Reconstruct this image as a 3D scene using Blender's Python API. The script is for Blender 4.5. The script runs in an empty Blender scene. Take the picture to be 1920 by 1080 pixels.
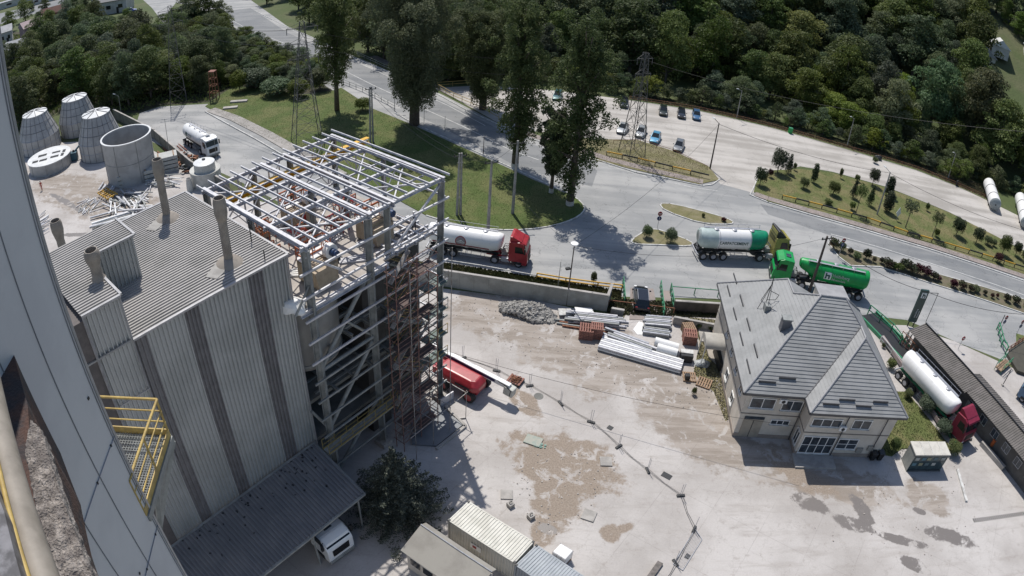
import bpy, bmesh, math, random
import numpy as np
from mathutils import Vector, Matrix
from mathutils.geometry import tessellate_polygon

R = math.radians
sc = bpy.context.scene
COL = sc.collection
random.seed(7)

# ------------------------------------------------------------------ camera
CAM_H = 45.0
PITCH, ROLL = 0.6067, 0.0780
LF, LK = 1.3034, 0.02615          # lens: theta = r/LF + LK*r^3, r in thousands of photo pixels
cd = bpy.data.cameras.new('camera')
cam = bpy.data.objects.new('camera', cd)
COL.objects.link(cam)
sc.camera = cam
cd.type = 'PANO'
cd.panorama_type = 'FISHEYE_LENS_POLYNOMIAL'
cd.sensor_width = 36
cd.sensor_fit = 'HORIZONTAL'
cd.fisheye_fov = R(180)
cd.fisheye_polynomial_k0 = 0
cd.fisheye_polynomial_k1 = -(1 / LF) / 18.75
cd.fisheye_polynomial_k2 = 0
cd.fisheye_polynomial_k3 = -LK / 18.75 ** 3
cd.fisheye_polynomial_k4 = 0
cd.clip_start = 0.1
cd.clip_end = 5000
cam.matrix_world = Matrix.Translation((0, 0, CAM_H)) @ Matrix.Rotation(math.pi / 2 - PITCH, 4, 'X') @ Matrix.Rotation(ROLL, 4, 'Z')

# ------------------------------------------------------------------ sky and sun
SUN_AZ, SUN_EL = 112.0, 60.0
w = bpy.data.worlds.new("World")
sc.world = w
w.use_nodes = True
nt = w.node_tree
bg = nt.nodes['Background']
sky = nt.nodes.new('ShaderNodeTexSky')
sky.sky_type = 'NISHITA'
sky.sun_disc = False
sky.sun_elevation = R(SUN_EL)
sky.sun_rotation = R(90 - SUN_AZ)
sky.dust_density = 1.0
sky.ozone_density = 2.0
nt.links.new(sky.outputs[0], bg.inputs[0])
bg.inputs[1].default_value = 0.1
ld = bpy.data.lights.new('sun', 'SUN')
ld.energy = 4.0
ld.angle = R(0.5)
ld.color = (1.0, 0.955, 0.89)
sun = bpy.data.objects.new('sun', ld)
COL.objects.link(sun)
_s = Vector((math.cos(R(SUN_AZ)) * math.cos(R(SUN_EL)), math.sin(R(SUN_AZ)) * math.cos(R(SUN_EL)), math.sin(R(SUN_EL))))
sun.rotation_euler = _s.to_track_quat('Z', 'Y').to_euler()
sun.location = (0, 0, 120)
sc.view_settings.view_transform = 'Standard'
sc.view_settings.look = 'None'
sc.view_settings.gamma = 1
sc.view_settings.exposure = 0.12
sc.cycles.max_bounces = 6
sc.cycles.transparent_max_bounces = 8

# ------------------------------------------------------------------ measuring: photo pixel -> place on a level plane
_a = math.pi / 2 - PITCH
def ray(px, py):
    x = (px - 960) / 1000; y = -(py - 540) / 1000
    r = math.hypot(x, y) + 1e-9
    th = r / LF + LK * r ** 3
    s = math.sin(th) / r
    d = (x * s, y * s, -math.cos(th))
    c, n = math.cos(ROLL), math.sin(ROLL)
    d = (c * d[0] - n * d[1], n * d[0] + c * d[1], d[2])
    c, n = math.cos(_a), math.sin(_a)
    return Vector((d[0], c * d[1] - n * d[2], n * d[1] + c * d[2]))
def G(px, py, z=0.0):
    d = ray(px, py)
    t = (CAM_H - z) / -d.z
    return Vector((d.x * t, d.y * t, z))
def HT(base, top, z0=0.0):
    b = G(base[0], base[1], z0)
    d = ray(*top)
    return CAM_H + d.z / math.hypot(d.x, d.y) * math.hypot(b.x, b.y) - z0
def PPM(px, py, z=0.0):          # photo pixels per metre there
    p = G(px, py, z)
    return 1000 * LF / math.sqrt(p.x ** 2 + p.y ** 2 + (CAM_H - z) ** 2)
def AZ(a, b):
    a = G(*a); b = G(*b)
    return math.atan2(b.y - a.y, b.x - a.x)

# ------------------------------------------------------------------ terrain
_bx = [-400, -150, -101, -60, -17, 6, 36, 69, 103, 150, 220, 500]
_by = [560, 300, 225, 176, 146, 149, 146, 136, 116, 82, 30, -200]
def hill(x, y):
    yb = np.interp(x, _bx, _by)
    d = (y - yb) * 0.85
    amp = np.clip((x + 130) / 90, 0, 1)
    h = np.clip(d - 14, 0, None) * 0.42
    h = 95 * (1 - np.exp(-h / 95))
    rough = 1.5 * np.sin(x * 0.09 + 1) * np.sin(y * 0.07) * np.clip(h / 10, 0, 1)
    return amp * (h + rough)
def hz(x, y):
    return float(hill(np.array([x]), np.array([y]))[0])

# ------------------------------------------------------------------ materials
def lin(c):
    return tuple(((v / 12.92) if v <= 0.04045 else ((v + 0.055) / 1.055) ** 2.4) for v in c)
class NT:
    def __init__(s, m):
        s.nt = m.node_tree; s.n = s.nt.nodes; s.l = s.nt.links
    def add(s, t, **kw):
        n = s.n.new(t)
        for k, v in kw.items():
            if k.startswith('i_'):
                k = k[2:]
                k = int(k) if k.isdigit() else k.replace('_', ' ')
                if hasattr(v, 'is_linked') and hasattr(v, 'node'): s.l.new(v, n.inputs[k])
                else: n.inputs[k].default_value = v
            else: setattr(n, k, v)
        return n
    def math(s, op, a, b=0.0, clamp=False):
        n = s.n.new('ShaderNodeMath'); n.operation = op; n.use_clamp = clamp
        for i, v in enumerate((a, b)):
            if hasattr(v, 'node'): s.l.new(v, n.inputs[i])
            else: n.inputs[i].default_value = v
        return n.outputs[0]
    def mix(s, f, a, b, blend='MIX'):
        n = s.n.new('ShaderNodeMix'); n.data_type = 'RGBA'; n.blend_type = blend
        for k, v in ((0, f), (6, a), (7, b)):
            if hasattr(v, 'node'): s.l.new(v, n.inputs[k])
            else: n.inputs[k].default_value = (*v, 1) if isinstance(v, tuple) and len(v) == 3 else v
        return n.outputs[2]
    def ramp(s, f, lo, hi):
        n = s.n.new('ShaderNodeMapRange'); n.interpolation_type = 'SMOOTHSTEP'
        s.l.new(f, n.inputs[0]); n.inputs[1].default_value = lo; n.inputs[2].default_value = hi
        return n.outputs[0]
MATS = {}
def mat(name, c1, c2=None, scale=1.0, rough=0.75, metal=0.0, bump=0.0, bscale=20.0, amt=0.12, obj=False, lo=.4, hi=.62, trans=0.0, emit=None, coat=0.0):
    if name in MATS: return MATS[name]
    m = bpy.data.materials.new(name); m.use_nodes = True
    t = NT(m); b = t.n['Principled BSDF']
    co = t.add('ShaderNodeTexCoord').outputs['Object'] if obj else t.add('ShaderNodeNewGeometry').outputs['Position']
    if c2 is None: c2 = tuple(v * 0.82 for v in c1)
    n1 = t.add('ShaderNodeTexNoise', i_Vector=co, i_Scale=scale, i_Detail=6.0, i_Roughness=.62)
    col = t.mix(t.ramp(n1.outputs[0], lo, hi), c1, c2)
    n2 = t.add('ShaderNodeTexNoise', i_Vector=co, i_Scale=bscale, i_Detail=3.0)
    k = t.math('ADD', t.math('MULTIPLY', n2.outputs[0], 2 * amt), 1 - amt)
    col = t.mix(1.0, col, t.add('ShaderNodeCombineColor', i_0=k, i_1=k, i_2=k).outputs[0], 'MULTIPLY')
    t.l.new(col, b.inputs['Base Color'])
    b.inputs['Roughness'].default_value = rough
    b.inputs['Metallic'].default_value = metal
    b.inputs['Coat Weight'].default_value = coat
    if bump:
        bn = t.add('ShaderNodeBump', i_Height=n2.outputs[0], i_Strength=bump, i_Distance=.05)
        t.l.new(bn.outputs[0], b.inputs['Normal'])
    MATS[name] = m
    return m

# ------------------------------------------------------------------ mesh building
XF = {}
I4 = Matrix.Identity(4)
class MB:
    def __init__(s, M=None):
        s.v = []; s.f = []; s.M = M or I4
    def add(s, vs, fs):
        o = len(s.v)
        s.v += [s.M @ Vector(p) for p in vs]
        s.f += [tuple(i + o for i in f) for f in fs]
        return s
    def box(s, c, d, rz=0.0, Rm=None):
        x, y, z = d[0] / 2, d[1] / 2, d[2] / 2
        m = Rm if Rm is not None else Matrix.Rotation(rz, 3, 'Z')
        c = Vector(c)
        vs = [c + m @ Vector((i * x, j * y, k * z)) for k in (-1, 1) for j in (-1, 1) for i in (-1, 1)]
        return s.add(vs, [(0, 2, 3, 1), (4, 5, 7, 6), (0, 1, 5, 4), (2, 6, 7, 3), (0, 4, 6, 2), (1, 3, 7, 5)])
    def beam(s, p, q, w, h=None, up=(0, 0, 1)):
        h = h or w
        p = Vector(p); q = Vector(q); d = (q - p)
        L = d.length
        if L < 1e-6: return s
        d /= L; u = Vector(up)
        if abs(d.dot(u)) > .99: u = Vector((1, 0, 0))
        a = d.cross(u).normalized(); b = a.cross(d)
        return s.box((p + q) / 2, (L, w, h), Rm=Matrix((d, -a, b)).transposed())
    def ibeam(s, p, q, w=.3, h=.4, t=.03, up=(0, 0, 1)):
        p = Vector(p); q = Vector(q); d = (q - p).normalized(); u = Vector(up)
        if abs(d.dot(u)) > .99: u = Vector((1, 0, 0))
        a = d.cross(u).normalized(); b = a.cross(d)
        s.beam(p, q, t, h - 2 * t, up); o = b * (h / 2 - t / 2)
        s.beam(p + o, q + o, w, t, up); s.beam(p - o, q - o, w, t, up)
        return s
    def tube(s, p, q, r, r2=None, n=8):
        r2 = r if r2 is None else r2
        p = Vector(p); q = Vector(q); d = (q - p)
        if d.length < 1e-6: return s
        d.normalize(); u = Vector((0, 0, 1)) if abs(d.z) < .95 else Vector((1, 0, 0))
        a = d.cross(u).normalized(); b = a.cross(d)
        vs = [c + (a * math.cos(2 * math.pi * i / n) + b * math.sin(2 * math.pi * i / n)) * rr for c, rr in ((p, r), (q, r2)) for i in range(n)]
        fs = [(i, (i + 1) % n, n + (i + 1) % n, n + i) for i in range(n)] + [tuple(range(n))[::-1], tuple(range(n, 2 * n))]
        return s.add(vs, fs)
    def path(s, pts, r, n=6):
        for a, b in zip(pts[:-1], pts[1:]): s.tube(a, b, r, n=n)
        return s
    def lathe(s, prof, c=(0, 0, 0), n=24, axis='Z', cap=True):
        c = Vector(c); vs = []
        for r, z in prof:
            for i in range(n):
                a = 2 * math.pi * i / n
                p = (r * math.cos(a), r * math.sin(a), z)
                if axis == 'X': p = (z, p[0], p[1])
                if axis == 'Y': p = (p[0], z, p[1])
                vs.append(c + Vector(p))
        fs = []
        for k in range(len(prof) - 1):
            for i in range(n):
                j = (i + 1) % n
                fs.append((k * n + i, k * n + j, (k + 1) * n + j, (k + 1) * n + i))
        if cap:
            fs.append(tuple(range(n))[::-1]); fs.append(tuple(range((len(prof) - 1) * n, len(prof) * n)))
        return s.add(vs, fs)
    def loft(s, secs, cap=True):
        n = len(secs[0]); vs = [p for q in secs for p in q]; fs = []
        for k in range(len(secs) - 1):
            for i in range(n):
                j = (i + 1) % n
                fs.append((k * n + i, k * n + j, (k + 1) * n + j, (k + 1) * n + i))
        if cap:
            fs.append(tuple(range(n))[::-1]); fs.append(tuple(range((len(secs) - 1) * n, len(secs) * n)))
        return s.add(vs, fs)
    def prism(s, poly, z0, z1):
        P = [Vector((p[0], p[1], 0)) for p in poly]; n = len(P)
        T = tessellate_polygon([P])
        vs = [(p.x, p.y, z0) for p in P] + [(p.x, p.y, z1) for p in P]
        fs = [(i, (i + 1) % n, n + (i + 1) % n, n + i) for i in range(n)]
        fs += [tuple(t) for t in T] + [tuple(i + n for i in t) for t in T]
        return s.add(vs, fs)
    def prism_y(s, prof, y0, y1):
        n = len(prof)
        vs = [(p[0], y0, p[1]) for p in prof] + [(p[0], y1, p[1]) for p in prof]
        fs = [(i, (i + 1) % n, n + (i + 1) % n, n + i) for i in range(n)] + [tuple(range(n)), tuple(range(n, 2 * n))]
        return s.add(vs, fs)
    def sheet(s, poly, z):
        P = [Vector((p[0], p[1], 0)) for p in poly]
        T = tessellate_polygon([P])
        s.add([(p.x, p.y, z) for p in P], [tuple(t) for t in T]); return s
    def face(s, pts):
        return s.add(pts, [tuple(range(len(pts)))])
    def corr(s, a, b, c, d, n, depth=.04, frac=.5):
        """ribbed sheet: ribs run from edge a-b to edge d-c (a->d, b->c)"""
        a, b, c, d = map(Vector, (a, b, c, d))
        nn = (b - a).cross(d - a).normalized() * depth
        vs = []
        for i in range(n):
            for f, k in ((0, 0), (1 - frac - .12, 0), (1 - frac, 1), (.9, 1)):
                t = (i + f) / n
                vs += [a.lerp(b, t) + nn * k, d.lerp(c, t) + nn * k]
        vs += [b, c]
        fs = [(2 * i, 2 * i + 2, 2 * i + 3, 2 * i + 1) for i in range(len(vs) // 2 - 1)]
        return s.add(vs, fs)
    def build(s, name, m, parent=None, smooth=False, bevel=0.0, fix=True):
        me = bpy.data.meshes.new(name)
        vs = s.v
        if parent is not None and parent.name in XF:
            inv = XF[parent.name].inverted(); vs = [inv @ v for v in vs]
        me.from_pydata([tuple(v) for v in vs], [], s.f)
        if bevel or fix:
            bm = bmesh.new(); bm.from_mesh(me)
            if fix: bmesh.ops.recalc_face_normals(bm, faces=bm.faces)
            if bevel:
                bmesh.ops.bevel(bm, geom=[e for e in bm.edges if len(e.link_faces) == 2 and e.calc_face_angle(0) > .5], offset=bevel, segments=2, affect='EDGES', profile=.6)
            bm.to_mesh(me); bm.free()
        if smooth:
            me.shade_smooth()
            if smooth != 2:
                for e in me.edges: pass
                try: me.set_sharp_from_angle(angle=R(38))
                except Exception: pass
        if m: me.materials.append(m)
        o = bpy.data.objects.new(name, me); COL.objects.link(o)
        if parent is not None:
            o.parent = parent
            if parent.name in XF: XF[o.name] = XF[parent.name]
        return o
def tag(o, label=None, cat=None, group=None, kind=None):
    if label: o['label'] = label
    if cat: o['category'] = cat
    if group: o['group'] = group
    if kind: o['kind'] = kind
    return o
def thing(name, label, cat, loc=(0, 0, 0), rz=0.0, group=None):
    o = bpy.data.objects.new(name, None); COL.objects.link(o)
    o.location = loc; o.rotation_euler = (0, 0, rz); o.empty_display_size = .3
    tag(o, label, cat, group)
    XF[o.name] = Matrix.Translation(loc) @ Matrix.Rotation(rz, 4, 'Z')
    return o
def LM(o): return XF[o.name]
def struct(name, mb, m, **k):
    o = mb.build(name, m, None, **k); o['kind'] = 'structure'; return o
def dup(root, loc, rz=0.0, label=None, group=None, s=None):
    r = root.copy(); COL.objects.link(r); r.location = loc; r.rotation_euler = (0, 0, rz)
    if s: r.scale = s
    if label: r['label'] = label
    if group: r['group'] = group
    for ch in list(root.children):
        c = ch.copy(); COL.objects.link(c); c.parent = r
        for g in list(ch.children):
            d = g.copy(); COL.objects.link(d); d.parent = c
    return r
def text(body, size, M, m, parent, name='lettering', align='LEFT', bold=0.0, bend=None, ext=.004):
    cu = bpy.data.curves.new('t', 'FONT'); cu.body = body; cu.size = size; cu.extrude = ext; cu.align_x = align; cu.offset = bold
    cu.resolution_u = 3
    o = bpy.data.objects.new('t', cu); COL.objects.link(o)
    dg = bpy.context.evaluated_depsgraph_get(); dg.update()
    me = bpy.data.meshes.new_from_object(o.evaluated_get(dg))
    bpy.data.objects.remove(o)
    mb = MB(); inv = XF[parent.name].inverted() if parent and parent.name in XF else I4
    for v in me.vertices:
        p = M @ v.co
        if bend: p = bend(p)
        v.co = p
    me.materials.clear(); me.materials.append(m); me.name = name
    r = bpy.data.objects.new(name, me); COL.objects.link(r); r.parent = parent
    if parent and parent.name in XF: XF[r.name] = XF[parent.name]
    return r
# ------------------------------------------------------------------ shared materials
GREY = mat('galvanised', (.42, .43, .46), (.33, .34, .37), 3, .45, .35, amt=.08)
STEEL = mat('primer_grey_steel', (.56, .56, .58), (.42, .42, .45), 2, .5, .15, amt=.1)
COLM = mat('column_grey', (.29, .30, .29), (.21, .22, .215), 1.5, .6, .1, amt=.15)
DARK = mat('dark_metal', (.03, .032, .035), None, 3, .5, .2)
BLACK = mat('black_plastic', (.012, .012, .013), None, 3, .5)
TYRE = mat('tyre_rubber', (.02, .02, .02), (.045, .042, .04), 6, .9, amt=.2)
WHITE = mat('white_paint', (.78, .78, .77), (.66, .66, .64), 1.2, .35, amt=.05, lo=.5, hi=.8)
RED = mat('red_paint', (.38, .035, .045), (.30, .026, .034), 1.5, .35, amt=.08)
REDD = mat('dark_red_paint', (.22, .02, .045), None, 1.5, .4, amt=.08)
GREEN = mat('green_paint', (.004, .30, .065), (.004, .25, .055), 1.2, .4, amt=.06)
TEAL = mat('teal_green_paint', (.005, .26, .13), (.01, .2, .11), 2, .4, amt=.1)
RAILG = mat('green_rail_paint', (.03, .25, .12), (.05, .19, .1), 2, .5)
YEL = mat('yellow_paint', (.62, .36, .035), (.5, .29, .04), 3, .5, amt=.12)
YELD = mat('faded_yellow_paint', (.46, .33, .10), (.34, .24, .08), 4, .6, amt=.2)
YCRANE = mat('crane_yellow', (.75, .42, .02), None, 2, .5)
ORANGE = mat('orange_paint', (.52, .13, .03), (.4, .1, .03), 2, .6)
RUST = mat('rust', (.17, .065, .035), (.25, .12, .07), 4, .85, amt=.25)
GLASS = mat('dark_glass', (.015, .02, .025), None, 3, .08, amt=.05)
GLASSB = mat('window_glass', (.06, .075, .09), (.03, .035, .045), 1.5, .1, amt=.05)
CONC = mat('concrete', (.40, .38, .355), (.30, .285, .265), .8, .85, amt=.15, bump=.2)
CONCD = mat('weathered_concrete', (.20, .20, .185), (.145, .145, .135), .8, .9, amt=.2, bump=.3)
KERB = mat('kerb_stone', (.60, .60, .58), (.42, .41, .39), 1.5, .85, amt=.15)
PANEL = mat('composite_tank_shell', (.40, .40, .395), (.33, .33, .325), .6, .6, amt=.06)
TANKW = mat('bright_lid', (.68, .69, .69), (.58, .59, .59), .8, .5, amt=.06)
BEIGE = mat('beige_paint', (.40, .32, .225), (.33, .26, .18), 2, .6, amt=.1)
WOOD = mat('pallet_wood', (.33, .22, .14), (.24, .165, .11), 3, .85, amt=.25)
WOODR = mat('reddish_wood', (.28, .13, .10), (.2, .1, .08), 3, .85, amt=.25)
PLASTER = mat('cream_render', (.60, .55, .48), (.52, .475, .41), .7, .9, amt=.08)
BARK = mat('bark', (.09, .07, .055), (.14, .12, .10), 5, .95, amt=.3, obj=True)
LIME = mat('limewash', (.55, .54, .50), (.40, .38, .35), 5, .9, amt=.2, obj=True)

# ------------------------------------------------------------------ terrain sheet
def ground():
    xs = np.concatenate([np.arange(-900, -300, 40.), np.arange(-300, 400, 5.), np.arange(400, 1200, 40.)])
    ys = np.concatenate([np.arange(-120, 60, 20.), np.arange(60, 420, 5.), np.arange(420, 2000, 50.)])
    X, Y = np.meshgrid(xs, ys)
    Z = hill(X, Y)
    nx, ny = len(xs), len(ys)
    v = np.stack([X.ravel(), Y.ravel(), Z.ravel()], 1)
    i = np.arange(nx * (ny - 1)).reshape(ny - 1, nx)[:, :-1].ravel()
    f = np.stack([i, i + 1, i + nx + 1, i + nx], 1)
    me = bpy.data.meshes.new('ground'); me.from_pydata(v.tolist(), [], f.tolist()); me.shade_smooth()
    m = mat('rough_grass', (.065, .09, .028), (.10, .105, .05), .06, .95, amt=.4, bscale=1.5, bump=.4, lo=.42, hi=.7)
    me.materials.append(m)
    o = bpy.data.objects.new('ground', me); COL.objects.link(o); o['kind'] = 'structure'
ground()

def asphalt_mat(name, c1, c2, streak=0.0):
    m = bpy.data.materials.new(name); m.use_nodes = True; t = NT(m); b = t.n['Principled BSDF']
    p = t.add('ShaderNodeNewGeometry').outputs['Position']
    n1 = t.add('ShaderNodeTexNoise', i_Vector=p, i_Scale=.09, i_Detail=8.0, i_Roughness=.6).outputs[0]
    mp = t.add('ShaderNodeMapping', i_Vector=p); mp.inputs['Rotation'].default_value = (0, 0, R(18)); mp.inputs['Scale'].default_value = (.035, .5, 1)
    n2 = t.add('ShaderNodeTexNoise', i_Vector=mp.outputs[0], i_Scale=1.0, i_Detail=6.0).outputs[0]
    n3 = t.add('ShaderNodeTexNoise', i_Vector=p, i_Scale=9.0, i_Detail=4.0).outputs[0]
    s = t.math('ADD', t.math('MULTIPLY', n1, .5), t.math('MULTIPLY', n2, .5))
    col = t.mix(t.ramp(s, .42, .6), c1, c2)
    k = t.math('ADD', t.math('MULTIPLY', n3, .26), .87)
    col = t.mix(1.0, col, t.add('ShaderNodeCombineColor', i_0=k, i_1=k, i_2=k).outputs[0], 'MULTIPLY')
    v = t.add('ShaderNodeTexVoronoi', i_Vector=p, i_Scale=.22, feature='DISTANCE_TO_EDGE')
    nz = t.add('ShaderNodeTexNoise', i_Vector=p, i_Scale=.8, i_Detail=5.0)
    vv = t.add('ShaderNodeVectorMath', operation='ADD'); t.l.new(p, vv.inputs[0])
    sc_ = t.add('ShaderNodeVectorMath', operation='SCALE'); t.l.new(nz.outputs[1], sc_.inputs[0]); sc_.inputs['Scale'].default_value = 3.0
    t.l.new(sc_.outputs[0], vv.inputs[1]); t.l.new(vv.outputs[0], v.inputs['Vector'])
    crack = t.math('MULTIPLY', t.math('LESS_THAN', v.outputs[0], .006), .5)
    col = t.mix(crack, col, tuple(x * .4 for x in c1))
    t.l.new(col, b.inputs['Base Color']); b.inputs['Roughness'].default_value = .85
    bn = t.add('ShaderNodeBump', i_Height=n3, i_Strength=.15, i_Distance=.03); t.l.new(bn.outputs[0], b.inputs['Normal'])
    return m
ASPH = asphalt_mat('dusty_asphalt', (.25, .255, .256), (.36, .358, .35))
ASPHD = asphalt_mat('worn_lane_asphalt', (.17, .178, .186), (.225, .23, .232))
GRAVEL = asphalt_mat('pale_gravel', (.46, .435, .405), (.31, .29, .265))

def yard_mat():
    m = bpy.data.materials.new('yard_concrete'); m.use_nodes = True; t = NT(m); b = t.n['Principled BSDF']
    p = t.add('ShaderNodeNewGeometry').outputs['Position']
    nz = t.add('ShaderNodeTexNoise', i_Vector=p, i_Scale=.30, i_Detail=12.0, i_Roughness=.74)
    nf = t.math('MULTIPLY', t.math('SUBTRACT', nz.outputs[0], .5), 2.9)
    fine = t.add('ShaderNodeTexNoise', i_Vector=p, i_Scale=7.0, i_Detail=5.0).outputs[0]
    big = t.add('ShaderNodeTexNoise', i_Vector=p, i_Scale=.12, i_Detail=7.0, i_Roughness=.6).outputs[0]
    def blobs(lst, soft=.06, nk=1.0):
        acc = None
        for a, c, wd in lst:
            A = G(*a); B = G(*c); mid = (A + B) / 2; L = (B - A).length / 2
            mp = t.add('ShaderNodeMapping', vector_type='TEXTURE', i_Vector=p)
            mp.inputs['Location'].default_value = (mid.x, mid.y, 0)
            mp.inputs['Rotation'].default_value = (0, 0, math.atan2(B.y - A.y, B.x - A.x))
            mp.inputs['Scale'].default_value = (L, wd, 1000)
            ln = t.add('ShaderNodeVectorMath', operation='LENGTH'); t.l.new(mp.outputs[0], ln.inputs[0])
            dd = t.math('SUBTRACT', 1.0, ln.outputs['Value'])
            acc = dd if acc is None else t.math('MAXIMUM', acc, dd)
        acc = t.math('ADD', acc, t.math('MULTIPLY', nf, nk) if nk != 1 else nf)
        return t.ramp(acc, -soft, soft)
    col = t.mix(t.ramp(big, .35, .66), (.485, .46, .44), (.37, .345, .325))
    fleck = t.ramp(t.add('ShaderNodeTexNoise', i_Vector=p, i_Scale=1.3, i_Detail=8.0, i_Roughness=.7).outputs[0], .56, .66)
    col = t.mix(t.math('MULTIPLY', fleck, .5), col, (.31, .28, .255))
    # hard-packed dirt band
    dirt = blobs([((830, 560), (1090, 640), 4.0), ((960, 600), (1300, 740), 5.2), ((1180, 700), (1420, 880), 4.0), ((1390, 850), (1670, 930), 2.6),
                  ((1500, 860), (1640, 950), 2.0), ((1280, 690), (1360, 790), 3.0), ((1700, 900), (1780, 960), 2.0), ((60, 330), (330, 420), 5)], .16, .8)
    dc = t.mix(t.ramp(fine, .3, .7), (.275, .235, .20), (.22, .187, .155))
    ms = t.add('ShaderNodeMapping', i_Vector=p); ms.inputs['Rotation'].default_value = (0, 0, -AZ((830, 560), (1400, 880))); ms.inputs['Scale'].default_value = (.12, .9, 1)
    stk = t.add('ShaderNodeTexNoise', i_Vector=ms.outputs[0], i_Scale=1.0, i_Detail=9.0, i_Roughness=.7).outputs[0]
    dc = t.mix(t.ramp(stk, .42, .60), dc, (.35, .31, .275))
    hole = t.ramp(t.add('ShaderNodeTexNoise', i_Vector=p, i_Scale=.55, i_Detail=10.0, i_Roughness=.7, i_Distortion=.6).outputs[0], .53, .61)
    dirt = t.math('MULTIPLY', dirt, t.math('SUBTRACT', 1.0, t.math('MULTIPLY', hole, .9)))
    col = t.mix(t.math('MULTIPLY', t.ramp(stk, .5, .68), .45), col, (.30, .27, .245))
    col = t.mix(t.math('MULTIPLY', dirt, .95), col, dc)
    mud = blobs([((955, 830), (1160, 910), 3.4), ((1050, 860), (1040, 1000), 2.2), ((1070, 830), (1110, 860), 1.6), ((1130, 985), (1160, 1010), .9),
                 ((960, 730), (1010, 780), 1.0), ((1040, 975), (1000, 1020), 1.1), ((1430, 850), (1560, 930), 1.3), ((1190, 980), (1150, 1000), .5)], .16, .85)
    mud = t.math('MULTIPLY', mud, t.math('SUBTRACT', 1.0, t.math('MULTIPLY', hole, .85)))
    mc = t.mix(t.ramp(fine, .3, .72), (.235, .19, .15), (.30, .25, .205))
    col = t.mix(mud, col, mc)
    wet = blobs([((1560, 970), (1650, 1000), .8), ((1730, 990), (1830, 1025), .95), ((1640, 1000), (1740, 1025), .5), ((1480, 930), (1560, 960), .9), ((1690, 1045), (1745, 1075), .7),
                 ((1715, 955), (1740, 965), .35), ((1010, 985), (1045, 1000), .5), ((1600, 930), (1640, 990), .8), ((90, 360), (160, 400), .6), ((110, 440), (200, 440), .5)],   .12, 1.05)
    wet = t.math('MULTIPLY', wet, t.math('SUBTRACT', 1.0, hole))
    col = t.mix(wet, col, (.175, .158, .147))
    # slab joints
    mp = t.add('ShaderNodeMapping', i_Vector=p); mp.inputs['Rotation'].default_value = (0, 0, -AZ((1235, 930), (1125, 1070)))
    br = t.add('ShaderNodeTexBrick', i_Vector=mp.outputs[0], i_Scale=1.0); br.offset = 0.0
    br.inputs['Color1'].default_value = br.inputs['Color2'].default_value = (0, 0, 0, 1); br.inputs['Mortar'].default_value = (1, 1, 1, 1)
    br.inputs['Mortar Size'].default_value = .028; br.inputs['Brick Width'].default_value = 6.5; br.inputs['Row Height'].default_value = 4.6
    j = t.math('MULTIPLY', br.outputs[0], t.ramp(nz.outputs[0], .35, .6))
    col = t.mix(t.math('MULTIPLY', j, .3), col, (.16, .14, .125))
    vn = t.add('ShaderNodeVectorMath', operation='SCALE'); t.l.new(nz.outputs[1], vn.inputs[0]); vn.inputs['Scale'].default_value = 4.0
    va = t.add('ShaderNodeVectorMath', operation='ADD'); t.l.new(p, va.inputs[0]); t.l.new(vn.outputs[0], va.inputs[1])
    vo = t.add('ShaderNodeTexVoronoi', i_Vector=va.outputs[0], i_Scale=.28, feature='DISTANCE_TO_EDGE')
    cr = t.math('MULTIPLY', t.math('LESS_THAN', vo.outputs[0], .006), .28)
    col = t.mix(cr, col, (.17, .15, .13))
    k = t.math('ADD', t.math('MULTIPLY', fine, .24), .88)
    col = t.mix(1.0, col, t.add('ShaderNodeCombineColor', i_0=k, i_1=k, i_2=k).outputs[0], 'MULTIPLY')
    t.l.new(col, b.inputs['Base Color'])
    rg = t.math('SUBTRACT', .9, t.math('MULTIPLY', wet, .45)); t.l.new(rg, b.inputs['Roughness'])
    bn = t.add('ShaderNodeBump', i_Height=fine, i_Strength=.2, i_Distance=.04); t.l.new(bn.outputs[0], b.inputs['Normal'])
    return m
YARD = yard_mat()

def poly(pts): return [G(*p) for p in pts]
# asphalt roads as one sheet
ROAD = [(250, 250), (262, 212), (300, 200), (390, 195), (420, 215), (540, 285), (700, 300), (700, 215), (600, 155), (480, 80), (380, 22), (370, -10), (470, 0), (540, 50), (640, 95),
        (740, 138), (830, 178), (960, 245), (1137, 305), (1350, 340), (1420, 340), (1500, 390), (1700, 440), (1950, 520), (1990, 720), (1790, 640), (1700, 600), (1340, 560), (1150, 556), (1000, 530), (820, 500), (640, 440), (440, 335), (360, 300)]
struct('main_road', MB().sheet(poly(ROAD), .012), ASPH)
# darker, less dusty travelled lane
struct('traffic_lane', MB().sheet(poly([(1425, 382), (1590, 427), (1740, 471), (1950, 540), (1950, 572), (1773, 504), (1553, 440), (1440, 402)]), .016), ASPHD)
struct('bridge_road', MB().sheet(poly([(390, 25), (480, 66), (600, 118), (760, 205), (980, 318), (1110, 350), (1120, 320), (960, 255), (830, 190), (740, 148), (640, 106), (540, 62), (470, 15)]), .016), ASPHD)
# car park
struct('parking_lot', MB().sheet(poly([(820, 165), (905, 160), (1040, 170), (1180, 188), (1310, 208), (1440, 238), (1600, 284), (1720, 320), (1800, 352), (1930, 415), (1960, 490), (1860, 440), (1780, 398), (1660, 350), (1560, 322), (1500, 312), (1430, 330), (1413, 362), (1350, 345), (1330, 315), (1262, 285), (1195, 262), (1120, 262), (950, 240), (880, 200)]), .024), GRAVEL)
# service yard and lower yard
YP = [(250, 262), (360, 322), (440, 362), (560, 400), (700, 455), (822, 540), (1000, 562), (1135, 590), (1345, 596), (1700, 610), (1790, 640), (1920, 700)]
yp = poly(YP) + [Vector((90, 45, 0)), Vector((90, -40, 0)), Vector((-60, -40, 0)), Vector((-150, 60, 0)), G(20, 300), G(60, 270)]
struct('yard', MB().sheet(yp, .006), YARD)
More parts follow.
